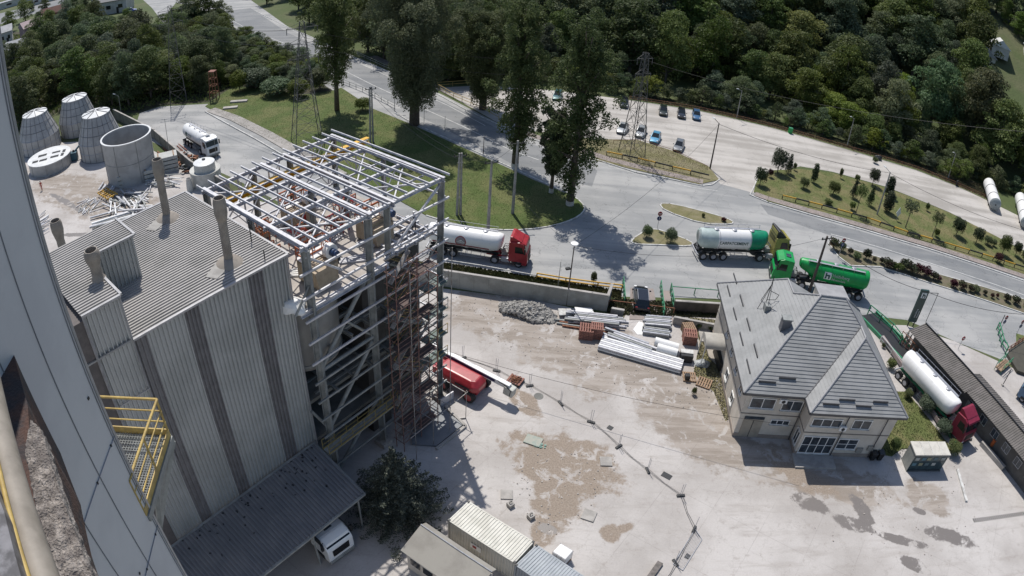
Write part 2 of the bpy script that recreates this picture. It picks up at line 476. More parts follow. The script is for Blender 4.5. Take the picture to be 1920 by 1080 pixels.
# painted lines
LINE = mat('road_line_paint', (.62, .62, .60), (.42, .42, .41), 1.0, .8, amt=.2)
def strip(name, px, wd, z=.03, m=LINE):
    P = poly(px); mb = MB()
    for a, b in zip(P[:-1], P[1:]):
        d = (b - a).normalized(); n = Vector((-d.y, d.x, 0)) * wd / 2
        q = [a - n, b - n, b + n, a + n]
        mb.face([(v.x, v.y, z) for v in q])
    return struct(name, mb, m, fix=False)
strip('lane_line', [(1558, 439), (1640, 461), (1773, 503), (1870, 535), (1930, 557)], .17)
strip('lane_line', [(400, 20), (470, 57), (530, 80), (600, 110), (700, 160), (790, 202), (870, 238), (960, 283), (1010, 300)], .15)
strip('edge_line', [(510, 38), (560, 62), (640, 104), (700, 130), (800, 180), (840, 198), (910, 236)], .14)
strip('edge_line', [(1140, 311), (1195, 327), (1300, 352), (1345, 358)], .14)

# ------------------------------------------------------------------ lawns, islands and kerbs
GRASS = mat('mown_grass', (.072, .105, .024), (.12, .13, .045), .18, .95, amt=.38, bscale=5, bump=.5)
GRASSD = mat('dry_grass', (.155, .145, .065), (.21, .185, .11), .35, .95, amt=.35, bscale=6, bump=.5)
GRASSG = mat('garden_grass', (.10, .12, .035), (.165, .15, .065), .3, .95, amt=.35, bscale=6, bump=.5)
EARTH = mat('bare_earth', (.15, .125, .085), (.10, .10, .05), .8, .95, amt=.35, bscale=5, bump=.5)
PAVE = mat('pavement_slabs', (.30, .255, .235), (.24, .21, .195), .6, .9, amt=.15)
def kerb(px, wd=.18, h=.14, m=KERB, closed=False, name='kerb'):
    P = poly(px); mb = MB()
    if closed: P.append(P[0])
    for a, b in zip(P[:-1], P[1:]):
        d = (b - a).normalized()
        mb.beam(a - d * .05 + Vector((0, 0, h / 2)), b + d * .05 + Vector((0, 0, h / 2)), wd, h)
    return struct(name, mb, m)
def smooth_px(pts, k=2, closed=False):
    for _ in range(k):
        o = []
        n = len(pts)
        for i in range(n if closed else n - 1):
            a, b = pts[i], pts[(i + 1) % n]
            o += [(a[0] * .75 + b[0] * .25, a[1] * .75 + b[1] * .25), (a[0] * .25 + b[0] * .75, a[1] * .25 + b[1] * .75)]
        pts = o if closed else [pts[0]] + o[1:-1] + [pts[-1]]
    return pts
def island(name, px, m, h=.11, k=True, sm=1):
    px = smooth_px(px, sm, True)
    struct(name, MB().prism(poly(px), 0.0, h), m)
    if k: kerb(px, closed=True)
lawn_edge = [(1097, 388), (1093, 400), (1075, 412), (1040, 424), (985, 432), (930, 432), (860, 424), (800, 405), (700, 350), (560, 286)]
lawn = [(385, 200), (430, 168), (500, 165), (560, 180), (610, 175), (640, 165), (700, 205), (767, 232), (800, 247), (897, 291), (957, 318), (1000, 338), (1040, 355), (1080, 372)] + lawn_edge + [(440, 230)]
struct('lawn', MB().prism(poly(lawn), 0, .10), GRASS)
kerb(smooth_px([(740, 212), (767, 227), (800, 243), (897, 287), (957, 314), (1000, 334), (1040, 352), (1080, 371)] + lawn_edge[:8], 1), name='kerb')
strip('footpath', [(395, 206), (440, 222), (500, 252), (545, 278), (640, 330)], 2.3, .115, mat('path_concrete', (.36, .34, .32), (.28, .265, .245), .5, .9, amt=.15))
kerb([(385, 210), (430, 235), (480, 262), (545, 300), (640, 345)], .2, .2)
island('grass_strip', [(1120, 302), (1195, 320), (1310, 346), (1348, 338), (1330, 314), (1262, 284), (1195, 263), (1120, 262), (1060, 262), (1060, 285)], GRASSD, sm=0, k=False)
kerb([(1060, 282), (1137, 306), (1193, 324), (1317, 349), (1335, 347), (1349, 337)])
strip('pavement', [(1070, 276), (1140, 299), (1230, 322), (1318, 342)], 1.7, .118, PAVE)
strip('pavement', [(700, 105), (760, 134), (830, 168), (880, 193), (930, 222), (1000, 255), (1070, 276)], 1.7, .02, PAVE)
kerb([(480, 22), (537, 50), (580, 68), (640, 96), (687, 119), (740, 139), (813, 173), (873, 206), (930, 232), (1000, 262), (1060, 282)])
island('traffic_island', [(1235, 382), (1262, 383), (1340, 403), (1375, 415), (1372, 422), (1318, 421), (1246, 396)], GRASSD)
island('traffic_island', [(1181, 452), (1215, 430), (1240, 432), (1300, 455), (1296, 463), (1240, 460), (1190, 459)], GRASSD)
garden = [(1413, 360), (1420, 335), (1450, 320), (1505, 318), (1560, 325), (1660, 352), (1780, 400), (1870, 445), (1950, 492), (1950, 530), (1740, 463), (1590, 420), (1440, 378)]
island('garden_verge', garden, GRASSG, sm=0, k=False)
kerb([(1406, 366), (1440, 380), (1515, 402), (1590, 423), (1665, 445), (1740, 467), (1830, 496), (1920, 527), (1950, 538)], .22)
kerb([(1406, 366), (1413, 352), (1420, 335), (1450, 320)], .18)
strip('pavement', [(1415, 364), (1440, 373), (1515, 395), (1590, 416), (1665, 438), (1740, 460), (1830, 489), (1920, 519), (1950, 530)], 1.6, .118, PAVE)
hedge_n = [(1552, 456), (1600, 469), (1700, 499), (1800, 526), (1930, 565)]
hedge_s = [(1930, 592), (1830, 558), (1740, 530), (1650, 501), (1595, 499), (1572, 482)]
island('hedge_bed', hedge_n + hedge_s, EARTH, sm=0)
# house lawn and beds
struct('house_lawn', MB().prism(poly([(1640, 735), (1700, 735), (1790, 850), (1760, 838), (1690, 842), (1672, 856), (1640, 850)]), 0, .08), GRASSG)
struct('grass_patch', MB().sheet([G(1290, 595), G(1345, 600), G(1372, 700), G(1395, 770), G(1360, 790), G(1338, 735), G(1300, 700), G(1312, 640)], .02), GRASSD)
struct('ditch_bed', MB().sheet(poly([(1138, 560), (1345, 572), (1345, 596), (1138, 590)]), .016), EARTH)
struct('verge', MB().sheet(poly([(820, 492), (1000, 521), (1165, 546), (1165, 560), (1135, 556), (1000, 533), (820, 510)]), .03), GRASSD)
struct('river_bank', MB().sheet(poly([(1905, 625), (1990, 650), (1990, 760), (1905, 690)]), .03), GRASS)
# lower road in the top left valley
struct('valley_road', MB().sheet(poly([(255, 90), (300, 70), (308, 45), (285, 15), (262, -6), (330, -6), (420, 20), (395, 22), (330, 5), (310, 30), (325, 62), (300, 100)]), .02), ASPH)
struct('valley_road', MB().sheet(poly([(-20, 30), (60, 12), (130, -6), (160, -6), (80, 22), (-20, 52)]), .02), ASPHD)
struct('forest_track', MB().sheet([G(1850, 278, 3), G(1920, 312, 3), G(1940, 330, 3), G(1905, 318, 3), G(1845, 288, 3)], 0.6), PAVE)
# ================================================================== plant buildings
U = Vector((.559, .829, 0)); V = Vector((-.829, .559, 0))
CLAD = mat('ribbed_cladding', (.42, .435, .435), (.35, .365, .365), .25, .5, .2, amt=.06)
CLADD = mat('translucent_strip', (.19, .187, .195), (.15, .147, .155), 1.5, .55, amt=.15)
ROOFM = mat('ribbed_roof', (.36, .345, .33), (.29, .28, .265), .35, .6, .1, amt=.1)
ROOFD = mat('dusty_dark_roof', (.15, .155, .165), (.19, .19, .195), .5, .7, amt=.15)
TRIM = mat('edge_trim', (.36, .36, .37), None, 2, .5, .3)
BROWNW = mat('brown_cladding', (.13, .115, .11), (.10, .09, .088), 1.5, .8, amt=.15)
TOWER = mat('tower_cladding', (.55, .55, .56), (.49, .49, .505), .35, .6, amt=.03)

# --- tower beside the camera
rt = 7.05
tw = thing('tower', 'tall smooth grey blue clad tower face filling the left edge of the photo', 'tower', (-rt, rt, 0))
ta = R(98.5); td = Vector((math.cos(ta), math.sin(ta), 0)); tn = Vector((math.sin(ta), -math.cos(ta), 0))   # along the wall, outward normal
c0 = Vector((-rt, rt, 0))
mb = MB(); W0 = c0 - td * 11.5; W1 = W0 - tn * 16; W2 = c0 - tn * 16
mb.prism([c0, W0, W1, W2], 0, 62)
mb.build('wall', TOWER, tw)
for k in (.12, 1.04, 2.08, 3.12, 4.16):                                # upright seams
    p = c0 - td * k + tn * .008
    MB().beam(p, p + Vector((0, 0, 62)), .012, .02).build('panel_joint', mat('joint_grey', (.22, .225, .245)), tw)
for zz in [CAM_H + ray(*q).z / math.hypot(ray(*q).x, ray(*q).y) * rt * math.sqrt(2) for q in ((212, 815), (292, 983))]:
    mb = MB().beam(c0 + tn * .012 + Vector((0, 0, zz)), W0 + tn * .012 + Vector((0, 0, zz)), .02, .009)
    j = mb.build('level_joint', mat('joint_dark', (.32, .32, .35)), tw)
    mb = MB()
    for i in range(12):
        q = c0 - td * (i * .9 + .3) + tn * .015 + Vector((0, 0, zz)); mb.box(q, (.03, .03, .05), ta)
    mb.build('clip', DARK, j)['kind'] = 'stuff'
mb = MB(); mb.beam(c0 + tn * .012 - td * .03, c0 + tn * .012 - td * .03 + Vector((0, 0, 62)), .06, .03); mb.build('corner_flashing', TRIM, tw)
rr = random.Random(3)
for i in range(9):
    q = c0 - td * rr.uniform(.3, 3.5) + tn * .012 + Vector((0, 0, rr.uniform(24, 40)))
    MB().box(q, (.05, .02, .05), ta).build('bolt', DARK, tw)

# --- yellow railed platform behind the tower corner
zp = CAM_H - 11.0
pc = G(319, 815, zp)
pl = thing('access_platform', 'steel grating access platform with yellow railings beside the grey tower', 'platform', (pc.x, pc.y, zp))
pa = R(188.5); du = Vector((math.cos(pa), math.sin(pa), 0)); dv = -td
pl_l, pl_w = 3.2, 2.3
mb = MB()
n = 44
for i in range(n + 1):
    p = pc + du * (pl_l * i / n); mb.beam(p, p + dv * pl_w, .009, .03)
for i in range(34):
    p = pc + dv * (pl_w * i / 33); mb.beam(p, p + du * pl_l, .009, .03)
mb.build('grating', COLM, pl)
mb = MB(); up = Vector((0, 0, 1))
mb.beam(pc + up * .08, pc + du * pl_l + up * .08, .03, .2); mb.beam(pc + up * .08, pc + dv * pl_w + up * .08, .03, .2)
mb.build('toe_board', YELD, pl)
mb = MB()
for h, r in ((1.1, .032), (.75, .02), (.42, .02)):
    mb.tube(pc + up * h, pc + du * pl_l + up * h, r); mb.tube(pc + up * h, pc + dv * pl_w + up * h, r)
for q in (du * .02, du * 1.6, dv * 1.15, dv * pl_w, du * pl_l): mb.tube(pc + q, pc + q + up * 1.1, .026)
mb.build('railing', YELD, pl, smooth=True)
mb = MB()
mb.beam(pc - up * .12, pc + du * pl_l - up * .12, .1, .18); mb.beam(pc - up * .12, pc + dv * pl_w - up * .12, .1, .18)
mb.beam(pc - up * .2, pc + du * 1.4 + dv * 2.1 - up * 4, .12, .12); mb.beam(pc + dv * 1.6 - up * .2, pc + du * 1 + dv * 2.2 - up * 4.6, .1, .1)
mb.build('bracket', COLM, pl)

# --- rough parapet and pipe just under the camera
ROUGH = mat('roughcast', (.40, .36, .33), (.17, .15, .14), 9, .95, amt=.4, bscale=45, bump=1.0, lo=.3, hi=.6)
zt = 41.2
pp = [G(58, 790, zt), G(75, 800, zt), G(175, 1085, zt), G(178, 1180, zt), G(100, 1180, zt), G(107, 1085, zt), G(60, 920, zt), G(47, 840, zt)]
mb = MB().prism(pp, zt - .22, zt)
bm_ = mb.build('parapet', ROUGH, None)
sub = bm_.modifiers.new('s', 'SUBSURF'); sub.subdivision_type = 'SIMPLE'; sub.levels = 5; sub.render_levels = 5
tex = bpy.data.textures.new('rough', 'CLOUDS'); tex.noise_scale = .08
dm = bm_.modifiers.new('d', 'DISPLACE'); dm.texture = tex; dm.strength = .06; dm.mid_level = .5
tag(bm_, 'rough crusty concrete parapet stub at the bottom left under the camera', 'parapet')
mb = MB()
q0, q1 = G(-25, 700, 41.6), G(92, 1120, 41.6)
mb.tube(q0, q1, .13, n=20)
tag(mb.build('cable_duct', mat('duct_beige', (.27, .24, .205), (.21, .185, .155), 3, .6, amt=.1), None, smooth=True), 'thick beige round duct running past the rough parapet', 'duct')
mb = MB(); q0, q1 = G(-20, 790, 41.75), G(62, 1110, 41.75); mb.tube(q0, q1, .022, n=10)
tag(mb.build('guard_rail', YELD, None, smooth=True), 'thin yellow guard rail along the beige duct', 'guard rail')
mb = MB().prism([G(-60, 640, 39.5), G(20, 640, 39.5), G(52, 760, 39.5), G(60, 860, 39.5), G(150, 1190, 39.5), G(-60, 1190, 39.5)], 37.5, 39.5)
tag(mb.build('roof_slab', mat('rusty_slab', (.075, .04, .03), (.035, .032, .035), 2, .9, amt=.4, bump=.6), None), 'dark rust stained roof slab below the duct', 'roof slab')
mb = MB().prism([G(-30, 860, 41.9), G(8, 960, 41.9), G(42, 1090, 41.9), G(-30, 1100, 41.9)], 41.7, 41.9)
tag(mb.build('metal_sheet', mat('dull_sheet', (.2, .2, .22), (.09, .09, .1), 6, .5, .3, amt=.2), None), 'dull grey sheet in the bottom left corner of the photo', 'sheet')

# --- ribbed-clad hall
A0 = Vector((-14.3, 34.8, 0))
def UA(u, v, z=0): return A0 + U * u + V * v + Vector((0, 0, z))
hall = thing('industrial_hall', 'tall grey ribbed metal hall with dark vertical strips and flat ribbed roof', 'industrial hall', tuple(UA(-7, 6)))
ZR, ZB = 22.0, 25.0
mb = MB(); mbd = MB()
strips = [(-14.0, -11.6, 0), (-11.6, -10.6, 1), (-10.6, -7.9, 0), (-7.9, -6.8, 1), (-6.8, -3.1, 0), (-3.1, -1.9, 1), (-1.9, 0, 0)]
for a, b, k in strips:
    t = mbd if k else mb
    zt_ = ZB if a < -12 else ZR
    t.corr(UA(b, 0, 0), UA(a, 0, 0), UA(a, 0, zt_), UA(b, 0, zt_), max(3, round((b - a) / .31)), .14, .68)
mb.corr(UA(0, 13.3, 0), UA(0, 0, 0), UA(0, 0, ZR), UA(0, 13.3, ZR), 44, .14, .68)
mb.face([UA(0, 13.3, 0), UA(-20, 13.3, 0), UA(-20, 13.3, ZR), UA(0, 13.3, ZR)])
mb.build('wall', CLAD, hall); mbd.build('dark_wall_strip', CLADD, hall)
# roof, ribs parallel with the front eave
mb = MB().corr(UA(-20, 13.4, ZR + .02), UA(-20, -.1, ZR + .02), UA(.1, -.1, ZR + .02), UA(.1, 13.4, ZR + .02), 50, .09, .5)
mb.build('roof', ROOFM, hall)
# raised roof box (L shape)
mb = MB()
mb.corr(UA(-11.6, 5.3, ZR), UA(-11.6, 0, ZR), UA(-11.6, 0, ZB), UA(-11.6, 5.3, ZB), 18, .12, .68)
mb.corr(UA(-8, 5.3, ZR), UA(-11.6, 5.3, ZR), UA(-11.6, 5.3, ZB), UA(-8, 5.3, ZB), 12, .12, .68)
mb.corr(UA(-8, 8.3, ZR), UA(-8, 5.3, ZR), UA(-8, 5.3, ZB), UA(-8, 8.3, ZB), 10, .12, .68)
mb.face([UA(-8, 8.3, ZR), UA(-20, 8.3, ZR), UA(-20, 8.3, ZB), UA(-8, 8.3, ZB)])
mb.build('penthouse_wall', CLAD, hall)
mb = MB()
mb.corr(UA(-14.1, 5.35, ZB + .02), UA(-14.1, -.1, ZB + .02), UA(-11.5, -.1, ZB + .02), UA(-11.5, 5.35, ZB + .02), 20, .09, .5)
mb.corr(UA(-14.1, 8.4, ZB + .02), UA(-14.1, 5.35, ZB + .02), UA(-7.9, 5.35, ZB + .02), UA(-7.9, 8.4, ZB + .02), 11, .09, .5)
mb.build('penthouse_roof', ROOFM, hall)
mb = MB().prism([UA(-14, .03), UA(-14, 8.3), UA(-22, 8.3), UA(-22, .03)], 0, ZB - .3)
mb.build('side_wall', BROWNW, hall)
mb = MB()
for a, b in ((UA(.08, -.12, ZR + .06), UA(-11.55, -.12, ZR + .06)), (UA(-11.5, -.12, ZB + .08), UA(-14.1, -.12, ZB + .08)), (UA(-11.45, -.1, ZB + .1), UA(-11.45, 5.2, ZB + .1)), (UA(-11.4, 5.25, ZB + .1), UA(-7.9, 5.25, ZB + .1)), (UA(-7.85, 5.25, ZB + .1), UA(-7.85, 8.4, ZB + .1)), (UA(-8, 13.5, ZR + .06), UA(.1, 13.5, ZR + .06)), (UA(.14, -.1, ZR + .06), UA(.14, 13.5, ZR + .06))):
    mb.beam(a, b, .16, .14)
mb.beam(UA(.03, -.08, 0), UA(.03, -.08, ZR), .1, .1); mb.beam(UA(-11.56, -.06, 12), UA(-11.56, -.06, ZB), .08, .08); mb.beam(UA(-14, -.06, 10), UA(-14, -.06, ZB), .14, .1)
mb.beam(UA(-13.8, -.1, 18.4), UA(-11.5, -.1, 18.4), .05, .08)
mb.build('edge_flashing', TRIM, hall)
STK = mat('stack_paint', (.30, .265, .225), (.23, .20, .17), 1.2, .7, amt=.12)
def stack(u, v, z, h, k, flare=True):
    mb = MB()
    b = UA(u, v, z)
    if flare: pr = [(.95, 0), (.62, .3), (.3, .42), (.3, h - 1.55), (.34, h - 1.5), (.43, h - 1.05), (.43, h - .35), (.36, h), (.32, h), (.30, h - .6)]
    else: pr = [(.5, 0), (.36, .2), (.34, h * .45), (.50, h * .72), (.50, h * .9), (.40, h), (.36, h), (.34, h - .4)]
    mb.lathe(pr, b, 20, cap=True)
    o = mb.build('vent_stack', STK, hall, smooth=True)
    MB().lathe([(.33, 0), (.33, .02)], b + Vector((0, 0, h - .35)), 16).build('stack_opening', DARK, o)
stack(-3.0, 10.8, ZR + .08, 4.7, 0); stack(-3.1, 2.0, ZR + .08, 4.6, 1); stack(-11.75, 2.5, ZB + .08, 1.9, 2, False); stack(-10.6, 14.9, ZR - 1, 2.9, 3, False)
SKM = mat('skirt_grey', (.33, .32, .30), (.25, .24, .225), 1.5, .8, amt=.15)
for u, v in ((-3.0, 10.8), (-3.1, 2.0)):
    MB().prism([UA(u - 2.0, v - .2), UA(u - .2, v + .9), UA(u + .1, v - .3), UA(u - 1.6, v - 1.0)], ZR + .1, ZR + .15).build('stack_skirt', SKM, hall)
for u, v, h in ((-1.3, .5, .8), (-.6, 3, 1.6)): MB().tube(UA(u, v, ZR + .1), UA(u, v, ZR + h), .04).build('antenna', DARK, hall)

# --- lean-to canopy below
cp = thing('canopy', 'dark ribbed lean-to canopy at the foot of the grey hall', 'canopy', tuple(UA(-7.5, -3, 0)))
MB().corr(UA(-17, -.12, 5.1), UA(-.3, -.12, 5.1), UA(-.85, -6.15, 4.45), UA(-17, -6.15, 4.45), 52, -.09, .5).build('roof', ROOFD, cp)
mb = MB(); mb.beam(UA(-17, -6.25, 4.4), UA(-.8, -6.25, 4.4), .16, .16); mb.beam(UA(-.25, -.1, 5.02), UA(-.8, -6.2, 4.37), .08, .16); mb.beam(UA(-17, -.2, 5.16), UA(-.2, -.2, 5.16), .2, .06)
mb.build('gutter', COLM, cp)
mb = MB()
for u in (-16, -11, -6, -1.3): mb.tube(UA(u, -5.9, 0), UA(u, -5.9, 4.3), .09); mb.beam(UA(u, -5.9, 4.3), UA(u, -.3, 4.9), .12, .18)
mb.build('post', COLM, cp)
# small lumps of dirt on the canopy
mb = MB(); rr = random.Random(8)
for i in range(60):
    u = rr.uniform(-14, -.8); v = -abs(rr.gauss(0, 1.4)) - .3
    if v < -5.8: continue
    mb.box(UA(u, v, 5.1 + v * .107 + .09), (rr.uniform(.08, .2), rr.uniform(.06, .16), .06), rr.uniform(0, 3))
mb.build('debris', DARK, cp)['kind'] = 'stuff'

# ================================================================== steel frame under construction
F0 = Vector((-13.1, 35.2, 0))
def FU(u, v, z=0): return F0 + U * u + V * v + Vector((0, 0, z))
fr = thing('steel_frame_building', 'open grey steel frame building under construction with bare roof purlins', 'steel frame', tuple(FU(6, 6)))
ZF = 22.5; ZD = 17.8; FW, FD = 13.0, 12.4
def ip(name, a, b, w_, h_, m, t=.03): MB().ibeam(a, b, w_, h_, t).build(name, m, fr)
for u in (0, 5.5, 13.0):
    ip('column', FU(u, 0, 0), FU(u, 0, ZF - .2), .48, .48, COLM, .035)
ip('column', FU(7.8, .5, ZD), FU(7.8, .5, ZF - .2), .42, .42, COLM)
for u in (0, 4.5, 8.2, 13.0): ip('column', FU(u, FD, 0), FU(u, FD, ZF - .2), .42, .42, COLM)
for u, v in ((5.5, 6.2), (0, 6.2), (13, 6.2), (9, 6.2)): ip('column', FU(u, v, 0), FU(u, v, ZF - .3), .36, .36, COLM)
# rafters along v, main ones paired over the columns
for u in (0, 5.5, 7.8, 13.0): ip('rafter', FU(u, -.3, ZF - .1), FU(u, FD + .3, ZF - .1), .24, .4, STEEL)
# beams along u
for v in (0, 4.0, 8.4, FD): ip('roof_beam', FU(-.4, v, ZF - .12), FU(13.3, v, ZF - .12), .19, .28, STEEL)
for i in range(14):
    u = -.35 + i * (13.75 / 13)
    ip('purlin', FU(u, -.45 if i % 3 else -.2, ZF + .24), FU(u, FD + .75, ZF + .24), .085, .16, STEEL, .02)
for v in (2.0, 6.2, 10.4): ip('tie_beam', FU(-.2, v, ZF - .55), FU(13.2, v, ZF - .55), .1, .12, STEEL, .02)
# plan bracing and hangers under the roof
for a, b, c, d in ((0, 0, 5.5, 4), (5.5, 0, 0, 4), (0, 8.4, 4.5, 12.4), (4.5, 8.4, 0, 12.4), (7.8, 8.4, 13, 12.4), (13, 8.4, 7.8, 12.4), (7.8, 0, 13, 4), (13, 0, 7.8, 4), (0, 4, 5.5, 8.4), (8, 4, 13, 8.4)):
    MB().beam(FU(a, b, ZF - .4), FU(c, d, ZF - .4), .1, .1).build('roof_brace', STEEL, fr)
for u, v in ((2, 4), (4, 8.4), (6.5, 4), (9, 8.4), (11, 4), (3, FD), (6, FD), (10.6, FD), (1, 8.4), (12, 8.4)):
    mb = MB(); mb.beam(FU(u, v, ZF - .3), FU(u, v, ZF - 1.9), .1, .1); mb.beam(FU(u, v, ZF - 1.9), FU(u + 1.2, v, ZF - .3), .07, .07); mb.beam(FU(u - 1.2, v, ZF - .3), FU(u, v, ZF - 1.9), .07, .07)
    mb.build('hanger', STEEL, fr)
# girts on the faces
zs = [ZF - 1.7 - 1.85 * i for i in range(12)]
for i, z in enumerate(zs):
    if z < 1.5: break
    MB().beam(FU(-.9, -.36, z), FU(13.5, -.36, z), .12, .16).build('girt', STEEL if z > 12 else COLM, fr)
    if i % 2 == 0: MB().beam(FU(13.36, -.1, z), FU(13.36, FD + .3, z), .1, .14).build('girt', STEEL, fr)
for i, z in enumerate(zs[1:9:2]): MB().beam(FU(-.3, FD + .3, z), FU(13.3, FD + .3, z), .1, .14).build('girt', STEEL, fr)
# big diagonals on the front and right faces
def dg(a, b, r=.12, m=COLM): MB().tube(a, b, r, n=10).build('brace', m, fr, smooth=True)
for z0, z1 in ((12.2, 17.6), (6.2, 11.6)):
    dg(FU(.2, .1, z0), FU(5.3, .1, z1), .17)
    dg(FU(5.3, .3, z0), FU(3.0, .3, z0 + 2.6)) if z0 > 12 else dg(FU(0, .3, z0), FU(-1.2, .3, z0 + 2.5))
dg(FU(.2, .12, .8), FU(5.3, .12, 5.4), .15)
dg(FU(.1, .1, 12), FU(5.4, .1, 12), .15)
dg(FU(0, 0, ZF - 3), FU(-1.4, 0, ZD), .09)
dg(FU(13, .1, ZF - .6), FU(7.9, .4, ZD + .2), .11, STEEL)
dg(FU(0, 0, ZF - .8), FU(3.0, .1, ZD + 1.4), .09, STEEL)
for z0 in (1, 6.5, 12): dg(FU(13, .2, z0), FU(13, 6, z0 + 5.2), .1); dg(FU(13, 12.2, z0), FU(13, 6.4, z0 + 5.2), .1)
dg(FU(8, FD, ZD), FU(13, FD, ZF - .6), .08, STEEL); dg(FU(0, FD, ZD), FU(4.5, FD, ZF - .6), .08, STEEL)
for z0 in (6.0, 12.0): dg(FU(7.8, 0, z0), FU(13, 0, z0 + 5.4), .09)
# concrete decks
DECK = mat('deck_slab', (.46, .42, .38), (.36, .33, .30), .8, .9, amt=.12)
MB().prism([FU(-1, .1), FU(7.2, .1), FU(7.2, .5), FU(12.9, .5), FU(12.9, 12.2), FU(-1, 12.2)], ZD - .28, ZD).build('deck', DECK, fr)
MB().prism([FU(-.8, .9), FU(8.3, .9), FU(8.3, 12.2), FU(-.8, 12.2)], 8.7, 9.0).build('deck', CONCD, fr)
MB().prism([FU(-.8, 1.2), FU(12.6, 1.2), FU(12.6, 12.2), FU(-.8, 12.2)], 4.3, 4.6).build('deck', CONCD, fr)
for z in (9.05, 13.2):
    mb = MB()
    for v in (1.2, 2.6, 4.2): mb.ibeam(FU(0, v, z), FU(7.5, v, z), .2, .3)
    for u in (1.5, 3.4, 5.3, 7.4): mb.ibeam(FU(u, .1, z + .01), FU(u, 6, z + .01), .2, .3)
    mb.build('floor_beam', COLM, fr)
MB().ibeam(FU(-1, 0, ZD - .2), FU(7.3, 0, ZD - .2), .3, .42).build('deck_edge_beam', STEEL, fr)
mb = MB()
for u in (8.4, 9.4, 10.4, 11.4, 12.4): mb.ibeam(FU(u, .1, ZD + .12), FU(u, 4.2, ZD + .12), .18, .26)
for v in (.3, 1.2, 2.2, 3.3): mb.ibeam(FU(7.2, v, ZD + .2), FU(12.9, v, ZD + .2), .14, .2)
mb.build('grid_beam', STEEL, fr)
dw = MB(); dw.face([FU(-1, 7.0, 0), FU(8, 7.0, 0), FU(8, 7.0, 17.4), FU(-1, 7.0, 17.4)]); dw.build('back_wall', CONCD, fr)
dw = MB().prism([FU(5.9, 1.6), FU(8.2, 1.6), FU(8.2, 12), FU(5.9, 12)], 0, 17.4); dw.build('shade_block', mat('shade_block_dark', (.085, .08, .075), (.06, .056, .052), .5, .9, amt=.2), fr)  # opaque core added to darken the interior and fill the ground shadow
MB().prism([FU(-.9, 12.35), FU(13, 12.35), FU(13, 12.45), FU(-.9, 12.45)], 0, 17.6).build('back_shade_cladding', CLAD, fr)  # hidden sheet added to stop the sun, so the frame's shadow is solid
MB().prism([FU(8.2, 5.2), FU(12.9, 5.2), FU(12.9, 5.3), FU(8.2, 5.3)], 0, 17.5).build('inner_shade_wall', CONCD, fr)  # wall added to block sun through the right bay
MB().prism([FU(13.0, 2.4), FU(13.1, 2.4), FU(13.1, 12.35), FU(13.0, 12.35)], 0, 17.6).build('side_shade_cladding', CLAD, fr)  # sheet added to block sun from the right, front end left open
# curved column base gussets
for u in (0, 5.5, 13): MB().box(FU(u, 0, .25), (1.1, 1.1, .5), R(56)).build('footing', CONC, fr)

sl = thing('silo', 'smooth grey round silo hanging inside the steel frame', 'silo', tuple(FU(1.2, 3.6, 10)))
MB().lathe([(1.6, 1.2), (3.0, 1.7), (3.05, 1.9), (3.05, 7.4), (2.9, 7.5)], FU(1.2, 3.6, 10), 40).build('shell', mat('silo_grey', (.27, .265, .25), (.22, .215, .205), .7, .6, amt=.06), sl, smooth=True)
MB().lathe([(3.12, 0), (3.12, .22)], FU(1.2, 3.6, 12.0), 40).build('ring', COLM, sl, smooth=True)

# yellow crane runway
cr = thing('crane_beam', 'long yellow crane runway beam under the roof purlins', 'crane beam', tuple(G(440, 372, 21)))
MB().ibeam(G(425, 378, 21.1), G(690, 262, 21.1), .42, .5, .05).build('beam', YCRANE, cr)
mb = MB(); a, b = G(425, 378, 21.4), G(690, 262, 21.4); mb.beam(a, b, .08, .08); mb.build('rail', COLM, cr)
mb = MB(); a, b = G(425, 378, 21.1), G(690, 262, 21.1)
for t in (.1, .35, .6, .8): mb.beam(a.lerp(b, t), a.lerp(b, t) + Vector((0, 0, 1.1)), .08, .08)
mb.build('hanger', STEEL, cr)

# hoppers, filters and clutter on the deck
def hopper(u, v, lab):
    t = thing('dust_filter_unit', lab, 'filter unit', tuple(FU(u, v, ZD)), R(56))
    M = LM(t)
    MB(M).box((0, 0, .95), (2.5, 1.5, 1.5)).build('housing', BEIGE, t, bevel=.04)
    MB(M).loft([[(-1.2, -.9, .2), (.5, -.9, .2), (.5, -1.6, .2), (-1.2, -1.6, .2)], [(-1.2, -.76, 1.4), (.9, -.76, 1.4), (.9, -1.2, 1.4), (-1.2, -1.2, 1.4)]]).build('chute', BEIGE, t)
    MB(M).lathe([(.55, -.2), (.55, .22), (.3, .3)], (.75, -.6, 2.1), 20, 'Y').build('fan', WHITE, t, smooth=True)
    MB(M).lathe([(.28, -.3), (.28, .3)], (.75, -1.05, 2.1), 14, 'Y').build('motor', mat('motor_blue', (.02, .05, .13), None, 3, .4), t, smooth=True)
    mb = MB(M)
    for x in (-1.25, -.4, .45, 1.25):
        for y in (-.1, .75): mb.tube((x, y, 1.7), (x, y, 2.8), .035, n=6)
    for y in (-.1, .75):
        for z in (2.25, 2.8): mb.beam((-1.25, y, z), (1.25, y, z), .06, .1)
    for x in (-1.25, 1.25):
        for z in (2.25, 2.8): mb.beam((x, -.1, z), (x, .75, z), .06, .1)
    mb.build('railing', ORANGE, t)
    MB(M).box((0, .35, 1.78), (2.5, 1.0, .06)).build('cover', WHITE, t)
    for x in (-1.1, 1.1):
        for y in (-.6, .6): MB(M).box((x, y, .1), (.12, .12, .22)).build('foot', COLM, t)
    return t
hopper(2.6, 2.3, 'beige filter unit with orange railing at the near left of the concrete deck')
hopper(9.2, 3.4, 'beige filter unit with orange railing near the right edge of the deck')
hopper(6.6, 9.6, 'beige filter unit with orange railing at the back of the deck')
rr = random.Random(11)
